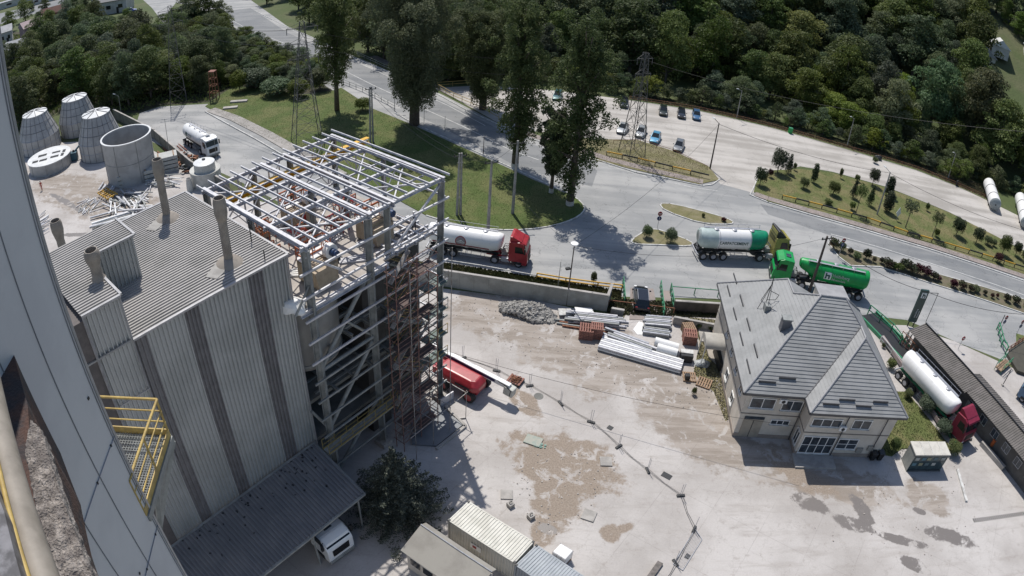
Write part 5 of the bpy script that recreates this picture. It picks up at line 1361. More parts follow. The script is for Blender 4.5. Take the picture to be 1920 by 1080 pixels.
# sign pylon
p = G(1706, 612); hp = HT((1706, 612), (1738, 548)); t = thing('sign_pylon', 'tall narrow dark sign pylon with the pale house logo near the shed end', 'sign', tuple(p), sa); M = LM(t)
MB(M).box((0, 0, hp / 2 + .5), (1.25, .3, hp - .6)).build('panel', mat('sign_dark', (.02, .055, .05), None, 3, .4), t)
for x in (-.45, .45): MB(M).tube((x, 0, 0), (x, 0, .8), .08).build('post', DARK, t)
MB(M).box((0, -.165, hp - .55), (.8, .02, .8)).build('logo', INKW, t, bevel=.008)
mb = MB(M).box((-.13, -.185, hp - .55), (.17, .015, .6)).box((.2, -.185, hp - .72), (.17, .015, .28)).box((.09, -.19, hp - .5), (.28, .015, .17)); mb.build('emblem', mat('sign_dark', (1, 1, 1)), t)
text('Heidelberg', .3, Matrix(((0, -1, 0, .02), (0, 0, -1, -.165), (1, 0, 0, hp * .28), (0, 0, 0, 1))) , INKW, t); text('Materials', .3, Matrix(((0, -1, 0, .4), (0, 0, -1, -.165), (1, 0, 0, hp * .28), (0, 0, 0, 1))), INKW, t)
# barrier frame behind the sign
t = thing('gantry_frame', 'thin dark gantry frame standing right of the sign pylon', 'gantry', tuple(G(1736, 603))); mb = MB(); q = G(1736, 603); r_ = G(1722, 600)
mb.beam(q, q + Vector((0, 0, 4.6)), .06); mb.beam(q + Vector((0, 0, 4.6)), p + Vector((0, 0, hp - .2)), .06); mb.build('bar', DARK, t)

# road signs
def roadsign(px, py, tx, ty, label, discs=2, m=None):
    b = G(px, py); h = HT((px, py), (tx, ty)); t = thing('road_sign', label, 'road sign', tuple(b), R(8)); M = LM(t)
    MB(M).tube((0, 0, 0), (0, 0, h), .035, n=8).build('post', GREY, t)
    for k in range(discs):
        d = MB(M).lathe([(.33, -.02), (.33, .02)], (0, -.07, h - .35 - k * .72), 20, 'Y').build('sign_disc', [mat('sign_red', (.25, .01, .015), None, 3, .4), mat('sign_blue', (.01, .03, .12), None, 3, .4)][k % 2], t)
        if k % 2 == 0: MB(M).box((0, -.1, h - .35), (.42, .012, .1)).build('bar', WHITE, d)
        else: MB(M).box((0, -.1, h - .35 - .72), (.07, .012, .36)).build('arrow', WHITE, d)
roadsign(1232, 430, 1238, 396, 'road sign post with red and blue discs on the small triangular island')
roadsign(1571, 484, 1578, 444, 'road sign post with red and blue discs at the tip of the hedge bed')
roadsign(1871, 628, 1881, 586, 'road sign post with red and blue discs by the green gate at the right')
roadsign(1796, 655, 1800, 625, 'round mirror on a short post behind the long shed', 1)
roadsign(1905, 628, 1917, 598, 'blue topped sign post at the right edge behind the gate', 2)
roadsign(437, 62, 446, 40, 'dark sign post on the bridge far away at the upper left', 2)
for k, (a, b_) in enumerate((((1872, 616), (1881, 594)), ((1880, 722), (1895, 700)))):
    h = 2.4; t = thing('barrier_post', ['thin dark barrier post beside the road sign at the right', 'thin dark post standing by the green stair'][k], 'post', tuple(G(*a))); MB().tube(G(*a), G(*a) + Vector((0, 0, h)), .06).build('pole', DARK, t); MB().box(G(*a, .1), (.3, .3, .2)).build('foot', CONC, t)
t = thing('sign_board', 'small white diamond board on the garden verge among the round shrubs', 'board', tuple(G(1680, 414))); M = LM(t)
MB(M).loft([[(-.5, -.03, 1.5), (0, -.03, .7), (.5, -.03, 1.5), (0, -.03, 2.6)], [(-.5, .03, 1.5), (0, .03, .7), (.5, .03, 1.5), (0, .03, 2.6)]]).build('panel', WHITE, t); MB(M).tube((0, 0, 0), (0, 0, .8), .04).build('post', GREY, t)
# green gate and stair at the right
railing('railing', [(1868, 618), (1876, 650), (1884, 664)], 1.3, RAILG, 'green slanting railing at the road edge on the right', post=1.3, r=.06)
railing('railing', [(1884, 664), (1920, 640)], 1.1, RUST, 'rusty railing over the dark bank at the right edge', post=1.4)
t = thing('footbridge', 'small wooden footbridge with green rails by the shed', 'footbridge', tuple(G(1878, 690)), R(30)); M = LM(t)
MB(M).box((0, 0, .5), (3.6, 1.1, .1)).build('deck', WOOD, t)
for s_ in (-.55, .55):
    mb = MB(M)
    for x in (-1.7, -.6, .6, 1.7): mb.beam((x, s_, 0), (x, s_, 1.5), .07)
    for z in (1.0, 1.5): mb.beam((-1.7, s_, z), (1.7, s_, z), .07)
    mb.build('railing', RAILG, t)
tag(MB().prism(poly([(1886, 668), (1908, 640), (1990, 670), (1990, 730), (1905, 700)]), .05, .5).build('retaining_block', mat('dark_bank_wall', (.07, .065, .05)), None), 'dark stone bank block below the rusty railing at the right edge', 'bank block')
# red/white barrier by the T4 cab
t = thing('barrier_block', 'long low concrete barrier in front of the dark red cab', 'barrier', tuple(G(1860, 850))); MB().beam(G(1840, 830, .3), G(1882, 878, .3), .45, .6).build('block', CONC, t, bevel=.04)
b0 = G(1855, 842); MB().box(b0 + Vector((0, 0, 1.0)), (.35, .35, .9)).build('orange_box', ORANGE, t); MB().beam(b0 + Vector((0, 0, 1.3)), b0 + Vector((1.3, 2.2, 3.2)), .09).build('boom_arm', WHITE, t)
tag(MB().beam(G(1795, 880, .1), G(1812, 940, .1), .3, .22).build('kerb_stone', KERB, None), 'straight pale kerb stone line on the yard below the shelter', 'kerb stones')
mb = MB(); a, b = G(1826, 976), G(1925, 962)
for i in range(30):
    q = a.lerp(b, i / 29); mb.box((q.x, q.y, .02), (.12, .5, .03), AZ((1826, 976), (1925, 962)))
tag(mb.build('drain_grate', DARK, None), 'long slotted drain grate across the yard at the lower right', 'drain', kind=None)['kind'] = 'stuff'

# ================================================================== containers, hut, tank
def container(c_px, e_px, w_px, m, label, z=2.6, Lm=6.06):
    a, b, w_ = G(*c_px, z), G(*e_px, z), G(*w_px, z)
    an = math.atan2(b.y - a.y, b.x - a.x); d = (b - a).normalized(); n = Vector((-d.y, d.x, 0))
    if (w_ - a).dot(n) < 0: n = -n
    L_ = (b - a).length; c = a + d * L_ / 2 + n * 1.22; c.z = 0
    t = thing('shipping_container', label, 'container', tuple(c), an); M = LM(t); h = L_ / 2
    MB(M).corr((-h + .06, -1.15, z - .03), (h - .06, -1.15, z - .03), (h - .06, 1.15, z - .03), (-h + .06, 1.15, z - .03), 24, .05).build('roof', m, t)
    for s_ in (-1, 1):
        MB(M).corr((-h + .1, s_ * 1.18, .2), (h - .1, s_ * 1.18, .2), (h - .1, s_ * 1.18, z - .12), (-h + .1, s_ * 1.18, z - .12), 22, .05).build('side', m, t)
        MB(M).corr((s_ * (h - .04), -1.1, .2), (s_ * (h - .04), 1.1, .2), (s_ * (h - .04), 1.1, z - .12), (s_ * (h - .04), -1.1, z - .12), 8, .04).build('end', m, t)
    mb = MB(M)
    for x in (-h, h):
        for y in (-1.16, 1.16): mb.box((x, y, z / 2), (.14, .14, z - .02))
    for y in (-1.18, 1.18):
        for zz in (.1, z - .06): mb.beam((-h, y, zz), (h, y, zz), .1, .12)
    for x in (-h, h):
        for zz in (.1, z - .06): mb.beam((x, -1.1, zz), (x, 1.1, zz), .1, .12)
    mb.build('frame', m, t)
    for x in (-h, h):
        for y in (-1.15, 1.15): MB(M).box((x, y, z + .01), (.18, .17, .08)).build('corner_casting', DARK, t)
    return t, M, h
CW = mat('container_white', (.56, .55, .50), (.46, .45, .40), .8, .5, amt=.1); CGY = mat('container_grey', (.33, .36, .39), (.25, .28, .31), .6, .5, amt=.15)
t, M, h = container((841, 976), (964, 1055), (875, 941), CW, 'white ribbed shipping container next to the small gabled hut')
MB(M).box((-.4, -1.26, 1.4), (1.0, .02, .6)).build('nameplate', WHITE, t); MB(M).box((-.5, -1.275, 1.4), (.35, .01, .3)).build('emblem', INKR, t)
container((967, 1060), (1085, 1140), (999, 1020), CGY, 'blue grey ribbed shipping container at the bottom edge of the photo')
t = thing('liquid_tote', 'white cube tank standing behind the blue grey container', 'tank', tuple(G(1052, 1050)), R(-35)); M = LM(t)
MB(M).box((0, 0, .72), (1.15, 1.0, 1.1)).build('bottle', WHITE, t, bevel=.08); mb = MB(M)
for x in (-.58, -.2, .2, .58):
    for y in (-.51, .51): mb.beam((x, y, .15), (x, y, 1.3), .03)
for z in (.4, .8, 1.2):
    for y in (-.51, .51): mb.beam((-.58, y, z), (.58, y, z), .03)
mb.build('cage', GREY, t); MB(M).box((0, 0, .07), (1.2, 1.05, .14)).build('pallet', WOOD, t)
# gabled hut
ga, gb = G(795, 988, 3.4), G(918, 1070, 3.4); an = math.atan2(gb.y - ga.y, gb.x - ga.x); L_ = (gb - ga).length; c = (ga + gb) / 2; c.z = 0
t = thing('gabled_hut', 'small hut with pale two-sided sheet roof beside the white container', 'hut', tuple(c), an); M = LM(t); h = L_ / 2
HM = mat('hut_roof', (.30, .285, .255), (.25, .235, .21), .5, .8, amt=.08)
MB(M).loft([[(-h - .3, .0, 3.42), (h + .2, 0, 3.42), (h + .2, -2.3, 2.55), (-h - .3, -2.3, 2.55)], [(-h - .3, .0, 3.36), (h + .2, 0, 3.36), (h + .2, -2.3, 2.49), (-h - .3, -2.3, 2.49)]]).build('roof_slope', HM, t)
MB(M).loft([[(-h - .3, .004, 3.42), (h + .2, 0.004, 3.42), (h + .2, .55, 3.1), (-h - .3, .55, 3.1)], [(-h - .3, .004, 3.36), (h + .2, 0.004, 3.36), (h + .2, .55, 3.04), (-h - .3, .55, 3.04)]]).build('roof_slope', HM, t)
MB(M).prism([(-h, -2.0), (h, -2.0), (h, .4), (-h, .4)], 0, 2.45).build('wall', PLASTER, t)
for x in (-h + .8, -h + 2.0, h - 1.2): 
    g = MB(M).box((x, -2.02, 1.5), (.9, .06, 1.0)).build('window', GLASS, t); MB(M).box((x, -2.06, 2.0), (1.0, .05, .06)).build('frame', WHITE, g)
MB(M).tube((-h - .3, 0, 3.45), (h + .2, 0, 3.45), .05).build('ridge', GREY, t)
tag(MB().beam(G(1212, 1092, .12), G(1238, 1055, .12), .5, .24).build('timber_baulk', mat('grey_timber', (.18, .16, .15), (.12, .11, .1), 3, .9, obj=True), None, bevel=.02), 'single grey timber baulk lying on the yard at the bottom edge', 'timber')
for k, (px, py, s_) in enumerate(((950, 928, 1.0), (1104, 967, 1.1), (1136, 866, 1.05), (1004, 832, 1.4), (1087, 938, .8))):
    q = G(px, py)
    if k < 3:
        tag(MB().box(q + Vector((0, 0, .06)), (s_, s_, .12), R([3, -20, 2][k])).build('slab_cover', [CONC, WHITE, CONC][k] if k != 1 else CONC, None, bevel=.02), ['square concrete cover slab beside the two hooked blocks', 'square concrete cover slab near the end of the mud stain', 'square concrete cover slab right of the large mud stain'][k], 'slab')
tag(MB().box(G(1000, 826, .07), (1.5, 1.1, .1), R(-20)).build('board', mat('dusty_board', (.36, .36, .31), (.28, .33, .29), 3, .8), None), 'pale greenish board lying on the left end of the mud stain', 'board')
mb = MB(); rr = random.Random(9)
for i in range(14): q = G(1012 + rr.uniform(-10, 12), 835 + rr.uniform(-3, 6)); mb.box((q.x, q.y, .06), (rr.uniform(.1, .35), rr.uniform(.08, .2), .06), rr.uniform(0, 3))
tag(mb.build('broken_glass', mat('broken_green', (.25, .40, .34)), None), 'scattered pale green broken glass beside the board', 'broken glass', kind='stuff')
for k, (px, py) in enumerate(((957, 949), (995, 971))):
    t = thing('hooked_block', ['small concrete block with lifting hook, nearer the square slab', 'small concrete block with lifting hook, nearer the mud stain'][k], 'block', tuple(G(px, py)), R(40), 'hooked concrete blocks'); M = LM(t)
    MB(M).box((0, 0, .2), (.5, .5, .4)).build('block', WHITE if 0 else CONC, t, bevel=.03); MB(M).path([(-.1, 0, .4), (-.1, 0, .62), (.1, 0, .62), (.1, 0, .5)], .035).build('hook', DARK, t)
struct('manhole_cover', MB().lathe([(.45, 0), (.45, .03)], G(1010, 743, 0), 20), CONCD)

# ================================================================== yard fence of loose posts
fp = [(868, 672), (931, 696), (966, 716), (993, 724), (1051, 757), (1108, 792), (1160, 838), (1214, 883), (1276, 930), (1301, 993), (1266, 1056)]
tops = {868: 640, 931: 665, 993: 690, 1051: 723, 1108: 762, 1160: 805, 1214: 850, 1276: 900, 1301: 962, 1266: 1054}
proto = None
desc = ['behind the red boom lift', 'just right of the boom head', 'below the scrap pallet', 'at the top of the rope line', 'in the upper middle of the line', 'right beside the small drain', 'left of the dark grate', 'near the double pole', 'at the bend of the rope line', 'by the mesh panel corner', 'at the bottom end of the line']
for i, (px, py) in enumerate(fp):
    if px == 966: continue
    lab = 'thin twin tube fence post on a rubber foot ' + desc[i]
    if proto is None:
        t = thing('fence_post', lab, 'fence post', (0, 0, 0), 0, 'loose fence posts across the yard'); M = LM(t)
        for x in (-.07, .07): MB(M).tube((x, 0, .08), (x * 1.4, 0, 1.65), .022, n=6).build('tube', GREY, t)
        mb = MB(M).box((0, 0, .07), (.75, .24, .13)); mb.build('foot', DARK, t, bevel=.03)
        proto = t; t.location = G(px, py)
        t.rotation_euler[2] = .6
    else: dup(proto, G(px, py), rr.uniform(0, 3), lab)
mb = MB(); P = poly([(868, 672), (931, 694), (993, 724), (1051, 757), (1108, 792), (1160, 838), (1214, 883), (1276, 930), (1301, 993), (1266, 1056), (1245, 1090)])
for a, b in zip(P[:-1], P[1:]):
    m_ = a.lerp(b, .5) + Vector((rr.uniform(-.15, .15), rr.uniform(-.15, .15), 0))
    for o in (0, .22): mb.path([a + Vector((o, 0, .1)), m_ + Vector((o * .5, 0, .06)), b + Vector((o, 0, .1))], .014, 5)
tag(mb.build('barrier_rail', DARK, None), 'thin dark rails and cables lying between the loose fence posts', 'rails')['kind'] = 'stuff'
t = thing('mesh_panel', 'fence mesh panel lying flat on the yard near the bottom of the post line', 'fence panel', tuple(G(1290, 1030))); mb = MB(); Q = poly([(1303, 993), (1316, 1012), (1280, 1070), (1262, 1058)]); Q = [q + Vector((0, 0, .06)) for q in Q]
mb.path(Q + [Q[0]], .035, 6); mb.build('frame', GREY, t)
mb = MB()
for i in range(1, 14): mb.beam(Q[0].lerp(Q[3], i / 14), Q[1].lerp(Q[2], i / 14), .008)
for i in range(1, 8): mb.beam(Q[0].lerp(Q[1], i / 8), Q[3].lerp(Q[2], i / 8), .008)
mb.build('mesh', GREY, t)
for k, (px, py, s_) in enumerate(((1250, 892, (.9, .6)), (1144, 802, (.5, .5)), (1289, 1043, (.4, .5)))):
    struct('drain_grate', MB().box(G(px, py, .02), (s_[0], s_[1], .03), R(-35)), DARK)

# ================================================================== walls and barriers along the road
def wallpanels(pa_, pb_, h, n, m, label, name='retaining_wall', th=.2):
    a, b = G(*pa_), G(*pb_); t = thing(name, label, 'wall', tuple(a)); d = (b - a).normalized()
    for i in range(n):
        p, q = a.lerp(b, i / n), a.lerp(b, (i + 1) / n)
        MB().beam(p + d * .04 + Vector((0, 0, h / 2)), q - d * .04 + Vector((0, 0, h / 2)), th, h).build('panel', m, t)
        MB().box(p + Vector((0, 0, h / 2 + .03)), (.16, th + .1, h + .06), math.atan2(d.y, d.x)).build('rib', m, t)
    MB().beam(a + Vector((0, 0, h + .05)), b + Vector((0, 0, h + .05)), th + .12, .1).build('coping', CONC, t)
    return t
WG = mat('wall_greygreen', (.35, .35, .32), (.27, .27, .245), .6, .9, amt=.15)
wallpanels((780, 528), (1135, 583), 2.1, 13, WG, 'grey green concrete panel wall between the road and the lower yard')
wallpanels((1135, 583), (1143, 560), 2.0, 1, WG, 'short return end of the concrete panel wall by the small bridge')
wallpanels((215, 222), (292, 262), 2.0, 5, CONCD, 'curved back part of the concrete wall behind the round tanks')
wallpanels((292, 262), (360, 322), 1.9, 6, CONCD, 'long concrete wall between the tank yard and the tanker road')
wallpanels((360, 322), (432, 366), 1.9, 6, CONCD, 'near part of the concrete wall beside the small round tank')
wallpanels((1145, 592), (1168, 596), 1.0, 1, CONCD, 'low broken wall end on the left of the small bridge')
wallpanels((1262, 583), (1345, 588), 1.4, 3, mat('ditch_wall', (.11, .095, .085), (.08, .07, .06), .8, .9), 'dark ditch wall between the small bridge and the house')
wallpanels((1262, 607), (1342, 622), .9, 3, CONC, 'pale planter wall with flowers left of the house')
struct('ditch_bed', MB().sheet(poly([(1165, 560), (1186, 560), (1170, 596), (1145, 592)]), .03), EARTH)
struct('bridge_deck', MB().prism(poly([(1182, 540), (1225, 542), (1236, 600), (1180, 600)]), .0, .06), PAVE)
struct('side_path', MB().prism(poly([(1240, 545), (1256, 546), (1262, 604), (1246, 604)]), .0, .06), PAVE)
railing('railing', [(1167, 533), (1170, 570)], 1.1, RAILG, 'green railing along the left side of the small bridge', post=.8)
railing('railing', [(1237, 540), (1243, 596)], 1.1, RAILG, 'green railing between the small bridge and the side path', post=.9)
railing('railing', [(1256, 546), (1261, 582)], 1.2, RAILG, 'green railing on the right of the side path', post=.9)
railing('railing', [(1256, 550), (1345, 557)], 1.0, RAILG, 'long green rail over the ditch towards the house', post=3, mid=False)
railing('railing', [(1140, 575), (1262, 590)], .9, RUST, 'thin rusty pipe across the lower end of the small bridge', post=7, mid=False)
railing('pipe_barrier', [(1006, 523), (1060, 532), (1120, 540), (1165, 545)], .8, YEL, 'yellow pipe barrier on the verge above the panel wall', 'barrier', post=4, r=.06)
railing('pipe_barrier', [(822, 492), (900, 504), (1006, 523)], .5, KERB, 'pale pipe rail on the verge left of the yellow barrier', 'barrier', post=5, mid=False, r=.05)
def striped(pts, label, h=.75):
    P = poly(pts); t = thing('striped_barrier', label, 'barrier', tuple(P[0])); k = 0
    for a, b in zip(P[:-1], P[1:]):
        n = max(1, round((b - a).length / 2.6))
        for i in range(n):
            p, q = a.lerp(b, i / n), a.lerp(b, (i + 1) / n)
            MB().beam(p + Vector((0, 0, h)), q + Vector((0, 0, h)), .15, .2).build('rail_section', YEL if k % 2 == 0 else DARK, t); k += 1
            MB().beam(p, p + Vector((0, 0, h)), .12).build('post', DARK, t)
striped([(1137, 292), (1195, 304), (1260, 320), (1328, 336)], 'yellow and black pipe barrier in front of the car park')
striped([(1466, 374), (1540, 392), (1623, 415), (1700, 442), (1790, 468)], 'yellow and black pipe barrier along the garden verge, left half')
striped([(1790, 468), (1840, 483), (1920, 508), (1950, 518)], 'yellow and black pipe barrier along the garden verge, right half')
railing('bridge_railing', [(440, 58), (520, 97), (600, 140), (680, 172), (740, 203)], 1.0, COLM, 'dark railing on the near side of the bridge road behind the lawn', post=2.5)
railing('bridge_railing', [(660, 100), (720, 128), (780, 152), (820, 172)], 1.0, COLM, 'dark railing on the far side of the road behind the poplars', post=3)
railing('fence', [(820, 164), (905, 158)], 1.1, YELD, 'yellowish fence at the far end of the car park', post=3)
railing('fence', [(822, 168), (850, 184), (900, 205), (935, 225)], 1.1, YELD, 'yellowish fence between the road and the car park', post=2.5)
railing('fence', [(1180, 188), (1310, 208), (1440, 238), (1600, 284), (1720, 320), (1800, 352), (1845, 372)], .9, RUST, 'long low rusty fence along the wood side of the car park', post=3.5, r=.03)
railing('fence', [(1150, 270), (1200, 268), (1262, 288), (1325, 318)], .7, RUST, 'row of short posts with wire on the grass strip by the parked cars', post=3, mid=False, r=.03)
# planting boxes/flower bed handled with the plants

# ================================================================== poles, masts, wires
PC = mat('pole_concrete', (.33, .32, .30), (.24, .235, .22), 2, .9, amt=.15); PW = mat('pole_wood', (.10, .08, .07), (.07, .055, .05), 3, .9)
def pole(base, top, r, m, label, kind='cross', twin=False, rz=.4):
    b = G(*base); h = max(3, HT(base, top)); t = thing('utility_pole', label, 'pole', tuple(b), rz); M = LM(t)
    for o in ((-.24, .24) if twin else (0,)): MB(M).tube((o, 0, 0), (o * .6, 0, h), r, r * .6, 8).build('shaft', m, t)
    if twin:
        for z in (h * .3, h * .6, h * .85): MB(M).beam((-.35, 0, z), (.35, 0, z), .12).build('strut', m, t)
    if kind == 'cross':
        MB(M).beam((-.9, 0, h - .4), (.9, 0, h - .4), .1).build('crossarm', DARK, t)
        for x in (-.8, 0, .8): MB(M).lathe([(.06, 0), (.09, .1), (.05, .25)], (x, 0, h - .34), 8).build('insulator', BLACK, t)
    elif kind == 'lamp':
        MB(M).beam((0, 0, h - .1), (1.1, 0, h + .35), .07).build('arm', m, t); MB(M).loft([[(1.0, -.14, .0 + h + .3), (1.6, -.1, h + .42), (1.6, .1, h + .42), (1.0, .14, h + .3)], [(1.0, -.1, h + .42), (1.55, -.07, h + .5), (1.55, .07, h + .5), (1.0, .1, h + .42)]]).build('lamp_head', WHITE, t)
    elif kind == 'flood':
        MB(M).lathe([(.1, -.2), (.42, 0), (.42, .1), (.1, .15)], (0, 0, h), 16).build('lamp_head', WHITE, t, smooth=True)
        MB(M).box((-.4, 0, h * .62), (.5, .3, .2)).build('bracket_box', DARK, t)
    return b + Vector((0, 0, h - .2))
W = {}
W['a'] = pole((860, 404), (862, 287), .2, PC, 'twin concrete electricity pole on the lawn left of the second poplar', twin=True)
W['b2'] = pole((961, 401), (975, 264), .24, PC, 'concrete electricity pole with limewashed foot in front of the third poplar')
W['b'] = pole((915, 432), (923, 300), .24, PC, 'concrete electricity pole at the lawn edge behind the white tanker')
W['c'] = pole((697, 267), (695, 163), .18, PC, 'thick concrete pole standing alone on the lawn beside the lattice mast', twin=True)
W['d'] = pole((1062, 572), (1080, 458), .09, PW, 'slim pole with round floodlight standing by the panel wall', 'flood')
W['e'] = pole((1517, 547), (1552, 443), .22, PW, 'thick dark wooden pole in front of the green tanker')
W['f'] = pole((1331, 317), (1346, 230), .14, PW, 'leaning dark pole at the car park exit', 'lamp', rz=2.2)
W['g'] = pole((1644, 403), (1668, 322), .16, PC, 'concrete lamp pole among the shrubs of the garden verge', 'lamp', rz=2.2)
W['h'] = pole((1381, 222), (1392, 170), .11, PC, 'pale street lamp pole at the wood edge, left of the two along the car park', 'lamp', rz=3.6)
W['i'] = pole((1588, 274), (1602, 222), .11, PC, 'pale street lamp pole at the wood edge behind the garden verge', 'lamp', rz=3.6)
W['j'] = pole((1777, 335), (1791, 288), .11, PC, 'pale street lamp pole at the wood edge near the storage tank', 'lamp', rz=3.6)
W['k'] = pole((740, 208), (741, 165), .07, PC, 'thin lamp post on the bridge road railing', 'lamp')
W['l'] = pole((795, 235), (798, 198), .05, PC, 'thin short post by the road next to the second poplar', 'none')
W['m'] = pole((834, 248), (835, 218), .05, PC, 'thin short post on the kerb between the poplars', 'none')
W['n'] = pole((906, 290), (908, 256), .07, PW, 'short dark post on the lawn kerb near the concrete poles', 'none')
W['o'] = pole((228, 218), (221, 180), .07, PC, 'thin street lamp behind the round tanks', 'lamp', rz=3)
W['p'] = pole((1045, 545), (1050, 490), .05, PC, 'thin grey post beside the slim floodlight pole', 'none')
W['q'] = pole((320, 300), (313, 222), .06, PC, 'thin pole beside the tanker in the upper left', 'none')
W['r'] = pole((408, 312), (405, 262), .05, PC, 'thin pole in front of the white tanker cab', 'none')
def mast(base, top, wd, label, nlev=9, arms=3, al=2.6):
    b = G(*base); h = HT(base, top); t = thing('lattice_mast', label, 'lattice mast', tuple(b), .5); M = LM(t)
    LT = mat('mast_steel', (.13, .13, .125), (.09, .09, .085), 2, .7, .2)
    def w_at(z): return wd / 2 * (1 - z / h) ** 1.15 + .35
    zs_ = [h * (1 - (1 - i / nlev) ** 1.25) for i in range(nlev + 1)]
    for sx, sy in ((-1, -1), (-1, 1), (1, 1), (1, -1)):
        mb = MB(M)
        for z0, z1 in zip(zs_[:-1], zs_[1:]): mb.beam((sx * w_at(z0), sy * w_at(z0), z0), (sx * w_at(z1), sy * w_at(z1), z1), .09)
        mb.build('leg', LT, t)
    C = [(-1, -1), (1, -1), (1, 1), (-1, 1)]
    for k in range(4):
        a, c = C[k], C[(k + 1) % 4]; mb = MB(M)
        for z0, z1 in zip(zs_[:-1], zs_[1:]):
            w0_, w1__ = w_at(z0), w_at(z1)
            mb.beam((a[0] * w0_, a[1] * w0_, z0), (c[0] * w1__, c[1] * w1__, z1), .045); mb.beam((c[0] * w0_, c[1] * w0_, z0), (a[0] * w1__, a[1] * w1__, z1), .045)
            mb.beam((a[0] * w1__, a[1] * w1__, z1), (c[0] * w1__, c[1] * w1__, z1), .045)
        mb.build('lattice', LT, t)
    for i in range(arms):
        z = h - 1.0 - i * 2.6; mb = MB(M)
        for s_ in (-1, 1):
            mb.beam((s_ * .3, 0, z), (s_ * al, 0, z), .08); mb.beam((s_ * .3, 0, z + .9), (s_ * al, 0, z), .05)
            mb.tube((s_ * (al - .1), 0, z), (s_ * (al - .1), 0, z - 1.0), .06)
        mb.build('crossarm', LT, t)
    return b + Vector((0, 0, h - 1.2))
m1 = mast((577, 270), (568, 40), 4.2, 'tall dark lattice power mast standing on the lawn behind the steel frame')
m2 = mast((1184, 290), (1187, 95), 2.6, 'slim lattice power mast on the grass strip beside the parked cars', 8, 2, 1.6)
m3 = mast((335, 190), (322, 10), 3.0, 'thin lattice mast inside the wood at the upper left', 9, 2)
def wire(a, b, sag, label, r=.02, n=14):
    a = Vector(a); b = Vector(b); mb = MB(); P = [a.lerp(b, i / n) - Vector((0, 0, 4 * sag * (i / n) * (1 - i / n))) for i in range(n + 1)]
    mb.path(P, r, 4); tag(mb.build('power_line', BLACK, None), label, 'wire')
Z = Vector((0, 0, 1))
wire(W['a'], W['b'], .4, 'short wire between the two concrete poles on the lawn')
wire(W['b'], W['b2'], .3, 'short wire from the lawn edge pole to the limewashed pole')
wire(W['c'], W['a'], 1.0, 'wire from the lone lawn pole to the twin pole, upper strand', .03)
wire(W['c'] - Z * .8, W['a'] - Z * .8, 1.2, 'wire from the lone lawn pole to the twin pole, lower strand', .03)
wire(W['b'], W['d'], 1.0, 'wire from the lawn edge pole to the floodlight pole')
wire(W['d'], W['f'], 1.5, 'wire crossing the road from the floodlight pole to the car park exit pole')
wire(W['d'], W['e'], 2.0, 'wire from the floodlight pole over the road to the thick wooden pole')
wire(W['f'], W['g'], 1.2, 'wire from the car park exit pole to the garden verge pole', .03)
wire(W['g'], G(1950, 440, 7), 1.2, 'wire from the garden verge pole towards the right edge', .03)
wire(W['e'], G(1738, 547, 5.4), 1.0, 'sagging black wire from the thick wooden pole to the sign pylon', .035)
wire(G(1738, 547, 5.4), G(1960, 590, 6), 1.0, 'sagging black wire from the sign pylon to the right edge', .035)
wire(m2, G(1960, 250, 30), 3, 'high wire crossing in front of the wood, from the slim mast to the right edge', .018, 24)
wire(m1, m2, 3, 'high wire between the two lattice masts', .02, 24)
wire(m1 - Z * 2.6, m2 - Z * 2.6, 3, 'second high wire between the two lattice masts', .02, 24)
wire(m3, m1, 2, 'high wire from the wood mast to the lawn mast', .035, 20)
wire(m3 - Z * 2.6, m1 - Z * 2.6, 2, 'lower wire from the wood mast to the lawn mast', .035, 20)
wire(G(-40, 120, 14), m3, 2, 'high wire over the wood at the upper left', .035, 20)
wire(G(-40, 150, 12), m3 - Z * 2.6, 2, 'lower wire over the wood at the upper left', .035, 20)
wire(G(780, 640, 3), G(1500, 800, 5), .8, 'thin wire crossing the dirt yard towards the house', .02, 20)
# rusty little tower at the wood edge
t = thing('rusty_tower', 'small rusty timber tower at the wood edge by the lawn', 'tower', tuple(G(403, 185))); M = LM(t); mb = MB(M)
for x in (-.8, .8):
    for y in (-.8, .8): mb.beam((x, y, 0), (x * .7, y * .7, 6), .16)
for z in (1.5, 3, 4.5, 6):
    k = 1 - z * .05
    for s_ in (-.8 * k, .8 * k): mb.beam((-.8 * k, s_, z), (.8 * k, s_, z), .12); mb.beam((s_, -.8 * k, z), (s_, .8 * k, z), .12)
mb.build('frame', RUST, t); MB(M).box((0, 0, 6.1), (1.4, 1.4, .12)).build('platform', WOODR, t)

